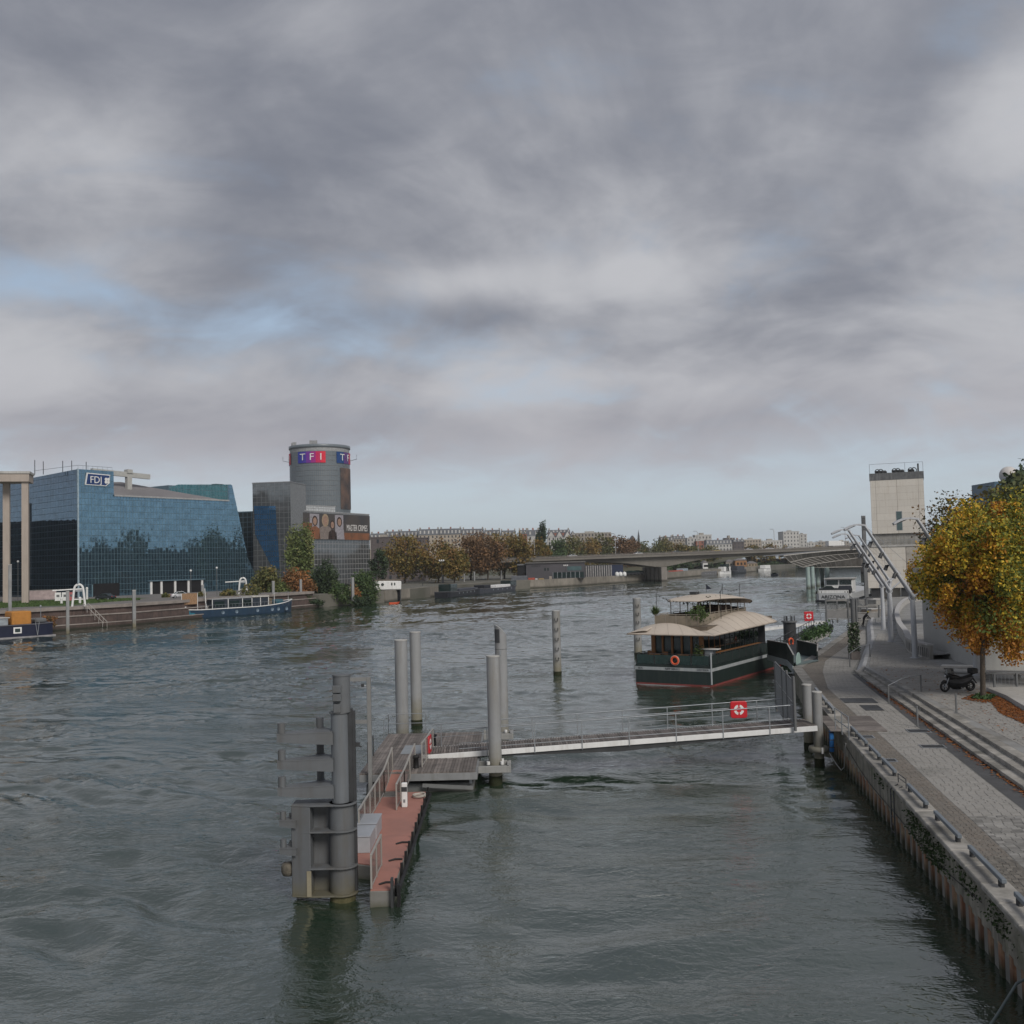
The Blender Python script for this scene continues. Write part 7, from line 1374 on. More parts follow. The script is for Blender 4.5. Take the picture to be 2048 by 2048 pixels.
b = MB(); b.box(0, 7.8, 1.5, 3.9, .2, 3.19); b.build('dark_underside', M_dark, wc)
for x in (.3, 4.4, 7.6): b = MB(); b.box(x - .15, x + .15, .1, .4, -1, 3.19); b.build('stilt', M_steel_d, wc)
b = MB(); b.bar((.5, .2, .6), (4.2, .2, 2.8), .15, .2); b.build('brace', M_galv, wc)
t = thing('orange_dinghy', 'small orange dinghy on the water under the white cabin', 'boat', tuple(gp(778, 1208)), .2); hull(t, 2.6, 1.1, .4, M_ring, None, bow=1.0, sheer=.15, stern=.3, z0=-.1); b = MB(); b.box(.9, 1.2, -.5, .5, .41, .46); b.build('thwart', M_wood, t)
def barge(name, label, pxs, pxb, ys, yb, m, cabin, H_=1.6):
    a, c = gp(pxs, ys), gp(pxb, yb); d = c - a; t = thing(name, label, 'boat', (a.x - .8, a.y + 1.2, 0), math.atan2(d.y, d.x)); L_ = d.length; hull(t, L_, 5, H_, m, mat('barge_edge', (.13, .13, .14), .6), bow=min(5, L_ * .25), sheer=.6, stern=2.0)
    for nm, x0, x1, z1, mm in cabin: b = MB(); b.box(x0 * L_, x1 * L_, -1.9, 1.9, H_ - .1, H_ + z1); b.build(nm, mm, t, bevel=.12)
    for f in (.3, .42, .54, .66, .78): b = MB(); b.box(f * L_ - .4, f * L_ + .4, -2.54, -2.50, H_ * .55, H_ * .85); b.build('window', M_galv, t)
    return t
M_hb = mat('barge_black', (.016, .018, .024), .5, var=.3); M_hg = mat('barge_slate', (.05, .055, .07), .5, var=.2)
barge('dark_barge', 'black barge with a dark wheelhouse moored below the plane trees', 887, 952, 1196.5, 1188, M_hb, [('wheelhouse', .10, .30, 2.4, M_dglass), ('hatch_cover', .36, .9, .7, M_hg)]); barge('slate_barge', 'slate blue barge with white coaming moored past the black barge', 953, 1030, 1188.5, 1181, M_hg, [('coaming', .42, .80, .9, M_white), ('wheelhouse', .80, .97, 2.1, M_dglass), ('fore_cabin', .12, .28, 1.2, M_hb)])
p = gp(846, 1190, 0); t = thing('rope_mooring_post', 'thin dark post with rope at the end of the pale river wall', 'post', (p.x, p.y, 0)); b = MB(); b.cyl((0, 0, -1), .12, 5, 8); b.build('post', M_steel_d, t); b = MB(); b.torus((0, 0, 2.2), .25, .06, 'z', 12, 6); b.build('rope', M_wood, t)
for i, (px, py, h) in enumerate([(884, 1170, 12), (1132, 1158, 9)]): p = gd(px, py, 352 + i * 60); t = thing('globe_lamp', ['lamp post with white globes among the plane trees', 'lamp post with a white globe near the warehouse'][i], 'lamp', (p.x, p.y, ZL2)); b = MB(); b.cyl((0, 0, 0), .08, h - 4, 6); b.build('post', M_steel_d, t); b = MB(); [b.ball((s * .7, 0, h - 3.8), .3, 8) for s in (-1, 0, 1)]; b.tube([(-.7, 0, h - 4.1), (.7, 0, h - 4.1)], .04, 4); b.build('globes', M_white, t)
# ================================================================== warehouse, goods and quay yard
def box_px(name, label, cat, px0, px1, ytop, Y, zb, dep, m, extra=None):
    a, c = gd(px0, 1135, Y), gd(px1, 1135, Y); H_ = gd(px0, ytop, Y).z - zb; t = thing(name, label, cat, (a.x, Y, zb)); L_ = c.x - a.x; b = MB(); b.box(0, L_, 0, dep, 0, H_); b.build('body', m, t, bevel=.04); return t, L_, H_
wh, Lw, Hw = box_px('dark_warehouse', 'low dark grey builders warehouse with black lettering beside the viaduct', 'building', 1052, 1170, 1127.5, 412, ZL2, 14, mat('warehouse_grey', (.085, .08, .09), .8, col2=(.07, .068, .075), scale=.1, bump=.02))
b = MB(); b.box(-.3, Lw + .3, -.5, 14.3, Hw + .001, Hw + .5); b.build('roof_edge', mat('warehouse_edge', (.15, .145, .14), .8), wh); b = MB(); b.box(Lw * .70, Lw * .94, -.06, -.01, Hw * .50, Hw * .76); b.build('window_band', glass('warehouse_glass', (.10, .17, .18), .1), wh)
for i in range(7): b = MB(); b.box(Lw * (.46 + i * .075), Lw * (.46 + i * .075) + 1.6, -.06, -.01, .2, Hw * .40); b.build('shopfront_pane', M_dglass, wh); b = MB(); b.box(Lw * (.455 + i * .075) - .1, Lw * (.455 + i * .075) + .1, -.16, -.07, .1, Hw * .42); b.build('shopfront_post', M_galv, wh)
for f in (.31, .36): b = MB(); b.box(Lw * f, Lw * f + .6, -.05, -.01, Hw * .52, Hw * .70); b.build('window', M_dglass, wh)
put_text('lettering', 'POINT P', 1.0, (Lw * .17, -.05, Hw * .82), (1, 0, 0), M_black, wh, ext=.02, sx=.95); b = MB(); b.box(-3.5, -.05, 1, 12, 0, Hw * .9); b.build('side_bay', M_dark, wh); b = MB(); b.box(-3.6, .1, .6, 1, Hw * .9, Hw); b.build('bay_canopy', M_steel, wh)
for nm, lab, cat, a, c, yt, m in [('red_container', 'red container on the warehouse yard', 'container', 1056, 1069, 1156, mat('container_red', (.50, .09, .05), .6)), ('white_pallet', 'white pallet stack beside the red container', 'pallet', 1070, 1074.5, 1157, M_white), ('yellow_sacks', 'yellow sack pallets on the warehouse yard', 'pallet', 1076.5, 1087, 1157, mat('sack_yellow', (.46, .33, .14), .8)), ('pale_crates', 'tall pale crate stack before the warehouse', 'crate', 1098, 1103, 1153, mat('crate_pale', (.42, .36, .31), .8)), ('pale_crates', 'low pale crates beside the tall crate stack', 'crate', 1103.5, 1109, 1159.5, MATS['crate_pale']), ('grey_container', 'grey stacked containers at the left of the red container', 'container', 1022, 1054, 1152, mat('container_grey', (.14, .15, .17), .7))]:
    t, l_, h_ = box_px(nm, lab, cat, a, c, yt, 400, ZL2, 2.4, m); b = MB(); b.box(-.05, l_ + .05, -.05, -.001, h_ * .48, h_ * .52); b.build('seam', M_steel_d, t)
ya, Ly, Hy = box_px('colonnade_hall', 'long hall with pale columns under the viaduct', 'building', 1168, 1222, 1131, 440, ZL2, 10, mat('hall_dark', (.05, .055, .065), .8))
for i in range(13): b = MB(); b.box(Ly * i / 12 - .25, Ly * i / 12 + .25, -.5, -.01, 0, Hy * .96); b.build('column', mat('column_pale', (.34, .33, .33), .8), ya)
t, l_, h_ = box_px('blue_shed', 'dark blue shed under the viaduct beside the colonnade', 'building', 1222, 1246, 1130, 446, ZL2, 8, mat('shed_blue', (.02, .03, .07), .6)); b = MB(); b.box(-.1, l_ + .1, -.2, 8.1, h_ + .001, h_ + .3); b.build('roof', M_steel_d, t)
for i, px in enumerate((1234, 1241, 1249)): p = gd(px, 1150, 430); t = thing('white_tank', ORD[i] + ' rounded white tank from the blue shed under the viaduct', 'tank', (p.x, 430, ZL2), group='white tanks under the viaduct'); b = MB(); b.lathe([(.001, 0), (.8, 0), (.85, .8), (.7, 1.6), (.001, 1.9)], n=12); b.build('tank', M_white, t); b = MB(); b.cyl((0, 0, 1.9), .2, .2, 8); b.build('lid', M_galv, t)
for i in range(5): p = gd(1252 + i * 9, 1152, 450); t = thing('yard_vehicle', ORD[i] + ' dark utility vehicle from the white tanks under the viaduct', 'vehicle', (p.x, 450 + i * 3, ZL2), .3, 'utility vehicles under the viaduct'); b = MB(); b.box(-1.6, 1.6, -.9, .9, .35, 1.1); b.build('body', M_hb, t, bevel=.15); b = MB(); b.box(-.9, 1.2, -.8, .8, 1.1, 1.8 + .2 * (i % 2)); b.build('cab', M_dglass, t, bevel=.15); b = MB(); [b.tube([(x, -.95, .35), (x, .95, .35)], .35, 10) for x in (-1, 1)]; b.build('wheels', M_black, t)
# ================================================================== road viaduct
vd = thing('road_viaduct', 'long concrete road viaduct crossing the river on a broad pier', 'bridge', (64, 466, 0)); VP = [(-40, 424, 9.9), (6, 440, 10.7), (64, 466, 12.0), (110, 487, 12.1), (240, 545, 13.4), (330, 585, 14.2)]
M_via = mat('viaduct_concrete', (.19, .175, .155), .85, col2=(.15, .14, .125), scale=.08, bump=.05, streak=(.15, .14, .12), sscale=.3)
vdir = Vector((104, 47, 0)).normalized(); vn = Vector((-vdir.y, vdir.x, 0)); rows_f, rows_b = [], []; bgrid = []
def deck_at(s):
    x = 64 + vdir.x * s; y = 466 + vdir.y * s; z = 12.0 + .012 * s + (-.0 if s > -60 else .0); th = 2.3 + 3.4 * math.exp(-(abs(s) / 17) ** 1.6) + 2.0 * math.exp(-(abs(s - 130) / 20) ** 1.6); return x, y, z, th
b = MB(); sec = []
for s in np.linspace(-118, 290, 90):
    x, y, z, th = deck_at(s); o_ = Vector((x - 64, y - 466, 0)); W_ = 9
    sec.append([o_ - vn * W_ + Vector((0, 0, z)), o_ - vn * W_ + Vector((0, 0, z - 1.0)), o_ - vn * (W_ - 2.2) + Vector((0, 0, z - 1.3)), o_ - vn * (W_ - 2.6) + Vector((0, 0, z - th)), o_ + vn * (W_ - 2.6) + Vector((0, 0, z - th)), o_ + vn * (W_ - 2.2) + Vector((0, 0, z - 1.3)), o_ + vn * W_ + Vector((0, 0, z - 1.0)), o_ + vn * W_ + Vector((0, 0, z)), o_ - vn * W_ + Vector((0, 0, z))])
b.grid(sec, smooth=False); b.build('deck', M_via, vd)
for side in (-1, 1):
    b = MB(); b.bar(sec[0][0 if side < 0 else 7] + Vector((0, 0, .35)), sec[-1][0 if side < 0 else 7] + Vector((0, 0, .35)), .35, .7); b.build('parapet', mat('parapet_dark', (.17, .155, .14), .8), vd); b = MB(); b.bar(sec[0][0 if side < 0 else 7] + Vector((0, 0, 1.0)), sec[-1][0 if side < 0 else 7] + Vector((0, 0, 1.0)), .12, .14); b.build('guard_rail', M_steel, vd)
for s in (0, 130):
    x, y, z, th = deck_at(s); o_ = Vector((x - 64, y - 466, 0)); rz = math.atan2(vdir.y, vdir.x)
    for k in np.linspace(-7, 7, 5):
        c = o_ + vn * k; b = MB(); b.cbox((c.x, c.y, (z - th) / 2 - .5), (3.0, 2.2, z - th + 1), rz); b.build('pier_column', mat('pier_concrete', (.24, .22, .20), .85, col2=(.17, .155, .14), scale=.15, streak=(.12, .11, .10), tide=(.2, 1.0, (.05, .045, .035))), vd, bevel=.1)
    b = MB(); b.cbox((o_.x, o_.y, (z - th) / 2 - .5), (1.2, 16, z - th + .99), rz); b.build('pier_wall', M_via, vd)
for i, s in enumerate((-60, -20, 24, 68, 112)):
    x, y, z, th = deck_at(s); t = thing('viaduct_lamp', ORD[i] + ' tall thin lamp post on the viaduct from the dark warehouse', 'lamp', (x + vn.x * 0, y, z), group='lamp posts on the viaduct'); b = MB(); b.tube([(0, 0, 0), (0, 0, 9.5), (-.6, 0, 10)], .12, 6); b.build('post', mat('lamp_pale', (.45, .44, .42), .6), t); b = MB(); b.box(-1.9, -.5, -.15, .15, 9.95, 10.15); b.build('lamp', M_galv, t)
cs = [(-45, 1, M_carw), (-12, 1, M_carw), (8, 0, M_carb), (30, 0, mat('car_yellow', (.4, .32, .1), .4)), (48, 0, M_carw), (60, 1, M_carw), (72, 1, M_carw), (100, 2, M_white), (128, 1, M_carw), (150, 0, M_carb), (172, 1, M_carw)]
for i, (s, k, m_) in enumerate(cs):
    x, y, z, th = deck_at(s); p = Vector((x, y, z)) - vn * 6
    if k < 2: car((p.x, p.y, z + .02), math.atan2(vdir.y, vdir.x), m_, ORD[i] + ' vehicle on the viaduct from the dark warehouse, a small car', group='cars on the viaduct')
    else:
        t = thing('white_van', 'long white lorry driving across the viaduct', 'lorry', (p.x, p.y, z + .02), math.atan2(vdir.y, vdir.x)); b = MB(); b.box(-5, 3, -1.2, 1.2, .8, 3.4); b.build('cargo_box', M_white, t, bevel=.05); b = MB(); b.box(3.1, 5, -1.15, 1.15, .7, 2.8); b.build('cab', M_white, t, bevel=.2)
        for x_ in (-3.8, -2.6, 3.9): b = MB(); b.tube([(x_, -1.2, .45), (x_, 1.2, .45)], .45, 12); b.build('wheel', M_black, t)
# ================================================================== panelled landing building on columns
pb = thing('panelled_pavilion', 'flared pavilion of framed dark panels raised on pale green columns', 'building', (110, 315, 0))
rowsP = [([(1567.5, 1111), (1612, 1106.2), (1660, 1101.8), (1722, 1097.8), (1790, 1094)], 311), ([(1580, 1124), (1612, 1116), (1660, 1110), (1722, 1105), (1790, 1101)], 312.6), ([(1606, 1134), (1640, 1126), (1680, 1120.5), (1722, 1114), (1790, 1110)], 314.2), ([(1612, 1134.6), (1644, 1134.2), (1682, 1133.6), (1722, 1133), (1790, 1131)], 315.8)]
def resamp(pts, n):
    P = [Vector((*p, 0)) for p in pts]; out = []
    for i in range(n + 1):
        f = i / n * (len(P) - 1); k = min(int(f), len(P) - 2); out.append(P[k].lerp(P[k + 1], f - k))
    return out
n = 16; GR = [[gd(p.x, p.y, Y + 0.10 * (p.x - 1567)) - Vector((110, 315, 0)) for p in resamp(pts, n)] for pts, Y in rowsP]
M_pp = glass('pavilion_panel', (.15, .14, .13), .4, alpha=1, rnd=.2); M_pf = mat('pavilion_frame', (.48, .46, .43), .6, bump=0)
for i in range(3):
    for j in range(n):
        q = [GR[i][j], GR[i][j + 1], GR[i + 1][j + 1], GR[i + 1][j]]; c = sum(q, Vector()) / 4; q = [c + (v - c) * .93 for v in q]; b = MB(); b.add(q, [(0, 1, 2, 3)]); o = b.build('panel', M_pp, pb); o.modifiers.new('s', 'SOLIDIFY').thickness = .08
for r_ in GR: b = MB(); [b.bar(a, c, .22, .28) for a, c in zip(r_, r_[1:])]; b.build('long_rib', M_pf, pb)
for j in range(0, n + 1): b = MB(); [b.bar(GR[i][j], GR[i + 1][j], .2, .22) for i in range(3)]; b.build('cross_rib', M_pf, pb)
b = MB(); b.grid([[v + Vector((0, .5, -.1)) for v in GR[3]], [v + Vector((0, 30, -.1)) for v in GR[3]]], smooth=False); b.build('soffit', M_steel, pb); b = MB(); b.grid([[v + Vector((0, .6, 0)) for v in GR[0]], [v + Vector((0, 30, .0)) for v in GR[0]]], smooth=False); b.build('roof', M_steel, pb)
b = MB(); b.grid([[v + Vector((0, 1.2, 0)) for v in r_] for r_ in GR], smooth=False); b.build('inner_skin', M_hb, pb)
for px, yb in ((1617, 1177), (1626, 1175), (1636, 1172), (1645, 1168.5), (1655, 1165)):
    p = gp(px, yb); b = MB(); b.cyl((p.x - 110, p.y - 315, -1), .62 if px < 1650 else .8, 7.4, 14); b.build('column', mat('column_mint', (.33, .42, .40), .7, var=.15, streak=(.28, .35, .33), tide=(.2, 1.3, (.10, .11, .09))), pb)
# ================================================================== moored cargo barge with a car on deck
az = gp(1632, 1204.5); ab = thing('cargo_barge', 'white sterned cargo barge moored at the quay carrying dark cars', 'boat', (az.x - 3.6, az.y, 0), math.atan2(.90, .43)); W_ = 7.2
hull(ab, 38, W_, 1.75, mat('barge_white', (.50, .51, .52), .5, var=.12), None, bow=5, sheer=.5, stern=.6); ab.location = (az.x + 3.2, az.y - 1.5, 0)
b = MB(); b.box(-.1, 38, -W_ / 2 - .04, W_ / 2 + .04, -.2, .45); b.build('black_band', M_hb, ab); b = MB(); b.box(.2, .35, -3.1, 3.1, 1.75, 2.5); b.build('stern_bulwark', M_white, ab)
put_text('lettering', 'ARIZONA', .95, (-.06, 0, 1.08), (0, -1, 0), M_black, ab, ext=.02, sx=1.15)
for y in (-3.4, -2.9, -2.4, 2.4, 2.9, 3.4): b = MB(); b.cyl((.3, y, 1.75), .13, .55, 8); b.build('bollard', M_black, ab)
b = MB(); b.box(9, 14.5, -2.8, 2.8, 1.75, 4.6); b.build('wheelhouse', M_white, ab, bevel=.1); b = MB(); b.box(8.9, 8.99, -2.6, -.15, 3.4, 4.4); b.box(8.9, 8.99, .15, 2.6, 3.4, 4.4); b.build('wheelhouse_window', M_dglass, ab); b = MB(); b.box(8.5, 15, -3.1, 3.1, 4.61, 4.8); b.build('wheelhouse_roof', M_conc_l, ab)
b = MB(); b.box(1.2, 8, -3.3, 3.3, 1.76, 1.85); b.build('aft_deck', M_steel, ab)
ABM = Matrix.Translation((az.x + 3.2, az.y - 1.5, 0)) @ Matrix.Rotation(math.atan2(.90, .43), 4, 'Z'); p = ABM @ Vector((4.6, 1.6, 1.86)); car(tuple(p), math.atan2(.90, .43) + math.pi / 2 + .2, M_carb, 'dark car standing on the aft deck of the cargo barge')
p = ABM @ Vector((4.2, -1.9, 1.86)); t = thing('dark_tent', 'dark covered tender on the aft deck of the cargo barge', 'boat cover', tuple(p), 1.1); b = MB(); b.ext([(-1.3, -1.3, 0), (1.3, -1.3, 0), (1.3, -1.3, .7), (0, -1.3, 1.5), (-1.3, -1.3, .7)], (0, 2.6, 0)); b.build('cover', M_hb, t, bevel=.1); b = MB(); b.box(-1.0, 1.0, -1.34, -1.31, .1, .5); b.build('flap', M_steel, t)
# ================================================================== far boats under the viaduct
for nm, lab, a, c, ya_, yb_, m, cab in [('red_barge', 'grey barge with red and white deckhouse under the viaduct', 1326, 1377, 1157, 1152, M_hg, [('deckhouse', .40, .72, 1.8, MATS['container_red']), ('fore_cabin', .72, .92, 2.6, mat('cabin_blue_white', (.35, .42, .48), .5)), ('hold', .04, .36, .4, M_hb)]), ('grey_barge', 'long flat grey barge beyond the red decked one', 1395, 1436, 1152, 1150, mat('barge_flat_grey', (.15, .15, .155), .7), [('hatch', .1, .85, .5, M_steel)]), ('white_launch', 'white cabin launch beyond the grey barges', 1437, 1463, 1149, 1147.5, M_white, [('cabin', .35, .85, 2.6, M_white), ('bridge', .5, .75, 4.2, M_dglass)]), ('dark_launch', 'dark launch moored next to the white one', 1464, 1492, 1147.5, 1145.5, M_hb, [('cabin', .3, .8, 2.8, M_hg)]), ('white_ferry', 'small white ferry at the far left shore', 1526, 1541, 1142.5, 1141.5, M_white, [('cabin', .2, .85, 2.2, M_white)])]:
    barge(nm, lab, a, c, ya_, yb_, m, cab, 1.7)
for nm, lab, a, c, yt, Y, m in [('timber_shed', 'orange brown timber shed among the far moored boats', 1471, 1494, 1121, 700, mat('timber_orange', (.36, .19, .09), .8)), ('beige_shed', 'beige roofed shed on the far shore', 1495, 1515, 1127, 715, mat('shed_beige', (.40, .32, .22), .8)), ('pale_shed', 'pale shed with dark openings under the viaduct span', 1452, 1471, 1124, 705, mat('shed_pale', (.32, .30, .27), .8)), ('white_crane_house', 'white crane house behind the grey barge', 1406, 1416, 1126, 640, M_white)]:
    t, l_, h_ = box_px(nm, lab, 'building', a, c, yt, Y, 2.8, 8, m); b = MB(); b.ext([(-.3, -.3, h_), (l_ + .3, -.3, h_), (l_ / 2, -.3, h_ + 1.6)], (0, 8.6, 0)); b.build('gable_roof', M_roof, t); b = MB(); [b.box(l_ * f, l_ * f + 1.2, -.04, -.001, h_ * .35, h_ * .7) for f in (.15, .45, .75)]; b.build('openings', M_dark, t)
p = gp(1545, 1151.5); t = thing('motor_boat', 'small motor boat with a canopy under way on the open river', 'boat', tuple(p), .9); hull(t, 6, 2.2, .8, M_hg, None, bow=2.2, sheer=.3, stern=.6, z0=-.2); b = MB(); b.box(1.5, 4.0, -.95, .95, 2.35, 2.5); b.build('canopy', M_hb, t); b = MB(); b.box(1.6, 3.2, -.8, .8, .8, 1.5); b.build('console', M_dglass, t)
for x in (1.6, 3.9):
    for y in (-.85, .85): b = MB(); b.cyl((x, y, .8), .05, 1.55, 5); b.build('canopy_post', M_steel_d, t)
# ================================================================== hillside town
M_win = mat('far_window', (.05, .055, .065), .3, bump=0); M_slate = mat('slate_roof', (.12, .13, .145), .6, col2=(.095, .10, .115), scale=.2, bump=0, rnd=.12)
WALLS = [mat('wall_cream', (.46, .40, .33), .85, bump=0, rnd=.12), mat('wall_white', (.58, .57, .55), .85, bump=0, rnd=.1), mat('wall_stone', (.38, .35, .31), .85, bump=0, rnd=.12), mat('wall_red', (.34, .15, .11), .85, bump=0, rnd=.1), mat('wall_dark', (.14, .12, .12), .85, bump=0, rnd=.1)]
def house(label, px0, px1, ywall, yroof, Y, wall, style, name='town_house', group=None, zg=None, dep=12, bay=2.6, floor=3.1, rz=0.0):
    a, c = gd(px0, 1130, Y), gd(px1, 1130, Y); L_ = c.x - a.x; zg = hillz((a.x + c.x) / 2, Y) - 2 if zg is None else zg; Hw_ = gd(px0, ywall, Y).z - zg; Hr = gd(px0, yroof, Y).z - zg - Hw_
    t = thing(name, label, 'building', (a.x, Y, zg), rz, group); b = MB(); b.box(0, L_, 0, dep, 0, Hw_); b.build('wall', wall, t); wins = MB(); nb_ = max(2, int(L_ / bay)); nf = max(1, int(Hw_ / floor))
    for j in range(nf):
        zt = Hw_ - .5 - j * floor
        if zt < 1.5 or j > 6: continue
        for i in range(nb_): u = L_ * (i + .5) / nb_; wins.box(u - .5, u + .5, -.06, -.005, zt - 1.9, zt - .2)
    w_ = wins.build('windows', M_win, t); w_['kind'] = 'stuff'
    if style == 'mansard':
        b = MB(); k = min(1.6, Hr * .5); b.add([(-.3, -.3, Hw_), (L_ + .3, -.3, Hw_), (L_ + .3, dep + .3, Hw_), (-.3, dep + .3, Hw_), (.2, k, Hw_ + Hr), (L_ - .2, k, Hw_ + Hr), (L_ - .2, dep - k, Hw_ + Hr), (.2, dep - k, Hw_ + Hr)], [(0, 1, 5, 4), (1, 2, 6, 5), (2, 3, 7, 6), (3, 0, 4, 7), (4, 5, 6, 7)]); rf = b.build('roof', M_slate, t); d_ = MB()
        for i in range(nb_): u = L_ * (i + .5) / nb_; d_.box(u - .55, u + .55, .1, 1.4, Hw_ + Hr * .22, Hw_ + Hr * .72)
        d_.build('dormers', WALLS[1], rf)['kind'] = 'stuff'
        for f in (.06, .5, .94): b = MB(); b.box(L_ * f - .5, L_ * f + .5, dep * .4, dep * .6, Hw_ + Hr, Hw_ + Hr + 1.4); b.build('chimney', WALLS[3] if f == .5 else WALLS[2], rf)
    elif style == 'gable':
        b = MB(); b.ext([(-.3, -.3, Hw_), (L_ / 2, -.3, Hw_ + Hr), (L_ + .3, -.3, Hw_)], (0, dep, 0)); rf = b.build('roof', M_slate, t); b = MB(); b.add([(.6, -.34, Hw_ + .1), (L_ - .6, -.34, Hw_ + .1), (L_ / 2, -.34, Hw_ + Hr * .8)], [(0, 1, 2)]); b.build('gable_face', wall, rf)
    else:
        b = MB(); b.box(-.2, L_ + .2, -.2, dep, Hw_ + .001, Hw_ + max(.4, Hr * .4)); rf = b.build('parapet', WALLS[1] if wall is not WALLS[4] else WALLS[4], t); b = MB(); b.box(L_ * .3, L_ * .55, 2, 6, Hw_ + .45, Hw_ + max(1.5, Hr)); b.build('roof_hut', WALLS[2], rf)
    return t
G_ = 'hillside houses with slate mansards'
xs_ = [741, 772, 800, 838, 880, 925, 970, 1003, 1034]
for i, (a, c) in enumerate(zip(xs_, xs_[1:])): yr = [1067, 1063, 1062, 1058.5, 1057.5, 1058, 1060, 1061][i]; house(ORD[i] + ' cream mansard house on the hillside from the billboard building', a, c - 1, yr + 12, yr, 780 + 6 * (i % 3), WALLS[0], 'mansard', group=G_)
house('white and red brick house showing between the copper trees', 1056, 1080, 1072, 1060, 640, WALLS[1], 'mansard'); house('pale gabled house left of the poplar', 1040, 1056, 1068, 1060, 720, WALLS[3], 'mansard')
for i, (a, c) in enumerate([(1096, 1112), (1113, 1128), (1129, 1144)]): house(ORD[i] + ' white gabled hillside house from the poplar', a, c, 1074, 1060, 760, WALLS[1], 'gable', group='white gabled hillside houses')
house('red brick block behind the white gables', 1098, 1142, 1066, 1060, 800, WALLS[3], 'mansard'); house('long cream apartment block with flat roof above the viaduct trees', 1150, 1224, 1067, 1064, 820, WALLS[2], 'flat'); house('narrow house at the left end of the long cream block', 1144, 1151, 1068, 1062, 815, WALLS[1], 'gable')
house('small dark house with a spire left of the far roofs', 1263, 1272, 1078, 1071, 900, WALLS[4], 'gable'); house('grey slate house row on the far hill', 1322, 1348, 1082, 1074, 900, WALLS[2], 'mansard'); house('grey slate house with tall dormers on the far hill', 1348, 1372, 1078, 1072, 910, WALLS[2], 'mansard')
house('stepped white apartment block with red lower wing', 1376, 1396, 1077, 1073, 930, WALLS[1], 'flat'); house('tall white stepped apartment block on the far hill', 1392, 1425, 1072, 1066, 950, WALLS[1], 'flat'); house('red brick wing below the stepped white block', 1394, 1410, 1082, 1078, 925, WALLS[3], 'flat')
house('long dark slate roofed row above the viaduct deck', 1414, 1466, 1089, 1080, 900, WALLS[1], 'mansard'); house('dark brown roof block on the far hill', 1453, 1471, 1079, 1071, 960, WALLS[4], 'flat'); house('slate grey block right of the brown one', 1468, 1490, 1084, 1079, 905, WALLS[4], 'mansard'); house('cream block with chimneys beyond the viaduct', 1489, 1524, 1080, 1076, 980, WALLS[0], 'flat')
house('white block with roof hut beside the tall slab', 1525, 1566, 1083, 1078, 990, WALLS[1], 'flat'); house('tall white slab block with rows of balconies', 1569, 1601, 1064, 1061, 1000, WALLS[1], 'flat', floor=3.6, dep=20); house('white block with dark roof edge beside the tall slab', 1602, 1616, 1069, 1066, 1010, WALLS[1], 'flat')
for i, (a, c, y0) in enumerate([(1617, 1637, 1086), (1638, 1656, 1084), (1657, 1676, 1085), (1677, 1700, 1083), (1701, 1722, 1086), (1426, 1450, 1084), (1500, 1540, 1086)]): house(['low white building right of the tall white slab', 'low grey building on the skyline above the pavilion tip', 'low white building above the pavilion ribs', 'low grey building beside the tower louvre mast', 'low white building behind the tower louvre mast', 'low stone building behind the slate roofed row', 'low white building behind the cream chimney block'][i], a, c, y0, y0 - 3, 1050 + 15 * i, WALLS[1 + (i % 2)], 'flat', group='low buildings on the far skyline')
house('blank dark brown hall rising behind the first plane tree', 742, 800, 1076, 1073, 470, WALLS[4], 'flat', zg=3, bay=30, floor=40); house('dark brown hall with a sloping end behind the plane trees', 801, 855, 1078, 1073, 474, WALLS[4], 'flat', zg=3, bay=30, floor=40)
house('dark glazed base below the brown halls', 743, 848, 1120, 1118, 440, WALLS[4], 'flat', zg=3, bay=3)
p = gd(1272, 1080, 900); t = thing('church_spire', 'thin dark spire on the far hill', 'spire', (p.x + 3, 905, 20)); b = MB(); b.tube([(0, 0, 0), (0, 0, 10), (0, 0, 16)], [1.2, .9, .05], 8); b.build('spire', M_slate, t); b = MB(); b.box(-1.6, 1.6, -1.6, 1.6, -4, 2); b.build('tower', WALLS[2], t)
# hill ground
b = MB(); rows_h = []
for y in list(np.linspace(560, 1000, 12)) + [1400, 2200]:
    xm = along(LE2, y) - 25 if y < 862 else 1200
    rows_h.append([(x, y, hillz(x, y) - .3 if y > 565 else 2.0) for x in np.linspace(-800, xm, 24)])
b.grid(rows_h); o = b.build('hillside', mat('hillside_green', (.07, .075, .045), .95, col2=(.10, .085, .05), scale=.03, bump=0)); struct(o)
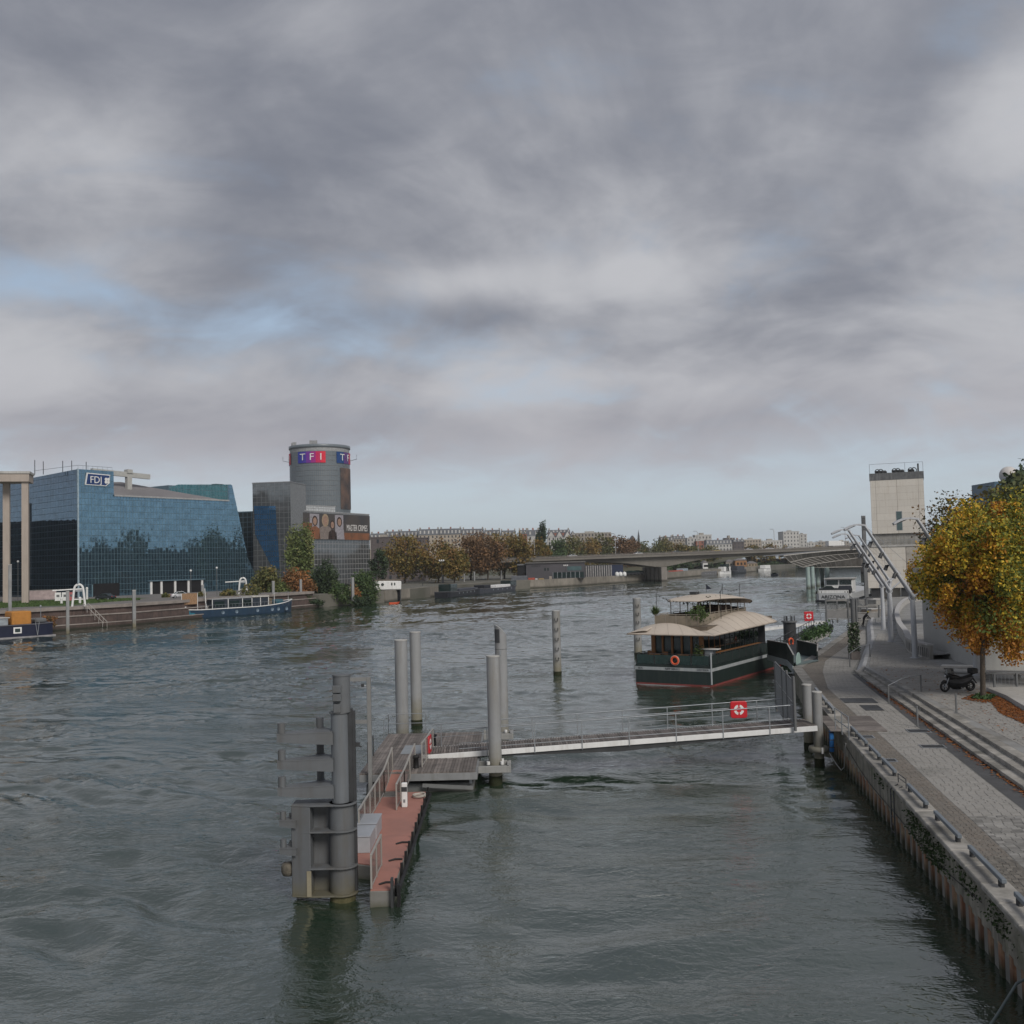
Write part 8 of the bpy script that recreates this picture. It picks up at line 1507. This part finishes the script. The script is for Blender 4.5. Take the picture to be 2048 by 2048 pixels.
# ================================================================== right bank behind the golden trees
t, l_, h_ = box_px('blue_tower_block', 'distant blue glass tower block above the golden trees', 'building', 1997, 2048, 963, 400, 2, 20, mat('tower_blue', (.06, .13, .20), .4)); facade(t, [(0, 0), (0, h_), (l_, h_), (l_, 0)], 0, 1.6, 3.2, glass('tower_blue_glass', (.10, .24, .36), .05, metal=.7, rnd=0), MATS['tower_blue'], gap=.3, thick=-.1)
p = gd(2042, 946, 395); t = thing('radome', 'pale spherical radome above the blue tower block', 'dome', (p.x, 405, h_ + 2)); b = MB(); r_ = 18 * 395 / 2050; b.lathe([(r_ * math.sin(math.pi * i / 14) + .001, p.z - h_ - 2 - r_ * math.cos(math.pi * i / 14)) for i in range(15)], n=24); b.build('sphere', mat('radome_white', (.58, .55, .53), .7, var=.1), t); b = MB(); b.cyl((0, 0, 0), 1.5, p.z - h_ - 2 - r_ + .3, 12); b.build('pedestal', M_steel, t)
t = thing('promenade_office', 'long dark office block facing the river behind the plaza trees', 'building', (97, 186, 1.7), math.atan2(150, 76)); b = MB(); b.box(0, 165, -16, 0, 0, 19); b.build('body', mat('office_dark', (.05, .055, .06), .7, var=.3, scale=.1), t); b = MB()
for j in range(5):
    for i in range(54): b.box(1 + i * 3.03, 3 + i * 3.03, .001, .08, 1.5 + j * 3.2, 3.6 + j * 3.2)
b.build('windows', M_dglass, t)['kind'] = 'stuff'
for i in range(11):
    y = 182 + i * 15; tree('promenade_tree', ORD[i] + ' tall dark tree of the promenade row counted from the plaza', (y * .50 + 1.0, y, 1.7), .3, 14 + vg.uniform(-2, 3), (7.5, 7, 9.0 + vg.uniform(-2, 3)), 3000, .55, M_dg if i % 3 else M_ol, vg, nclump=40, spread=.18, limbs=6, group='promenade trees behind the plaza')

# ================================================================== thin river haze
b = MB(); b.box(-1800, 1500, -450, 2600, -3, 75)
hm = bpy.data.materials.new('haze'); hm.use_nodes = True; ht = hm.node_tree; ht.nodes.clear(); hv = ht.nodes.new('ShaderNodeVolumePrincipled'); hv.inputs['Color'].default_value = (.96, .98, 1.0, 1); hv.inputs['Density'].default_value = .00013; hv.inputs['Anisotropy'].default_value = .3
ho = ht.nodes.new('ShaderNodeOutputMaterial'); ht.links.new(hv.outputs[0], ho.inputs['Volume'])
tag(b.build('haze', hm), 'thin pale haze over the river', 'haze', kind='stuff')
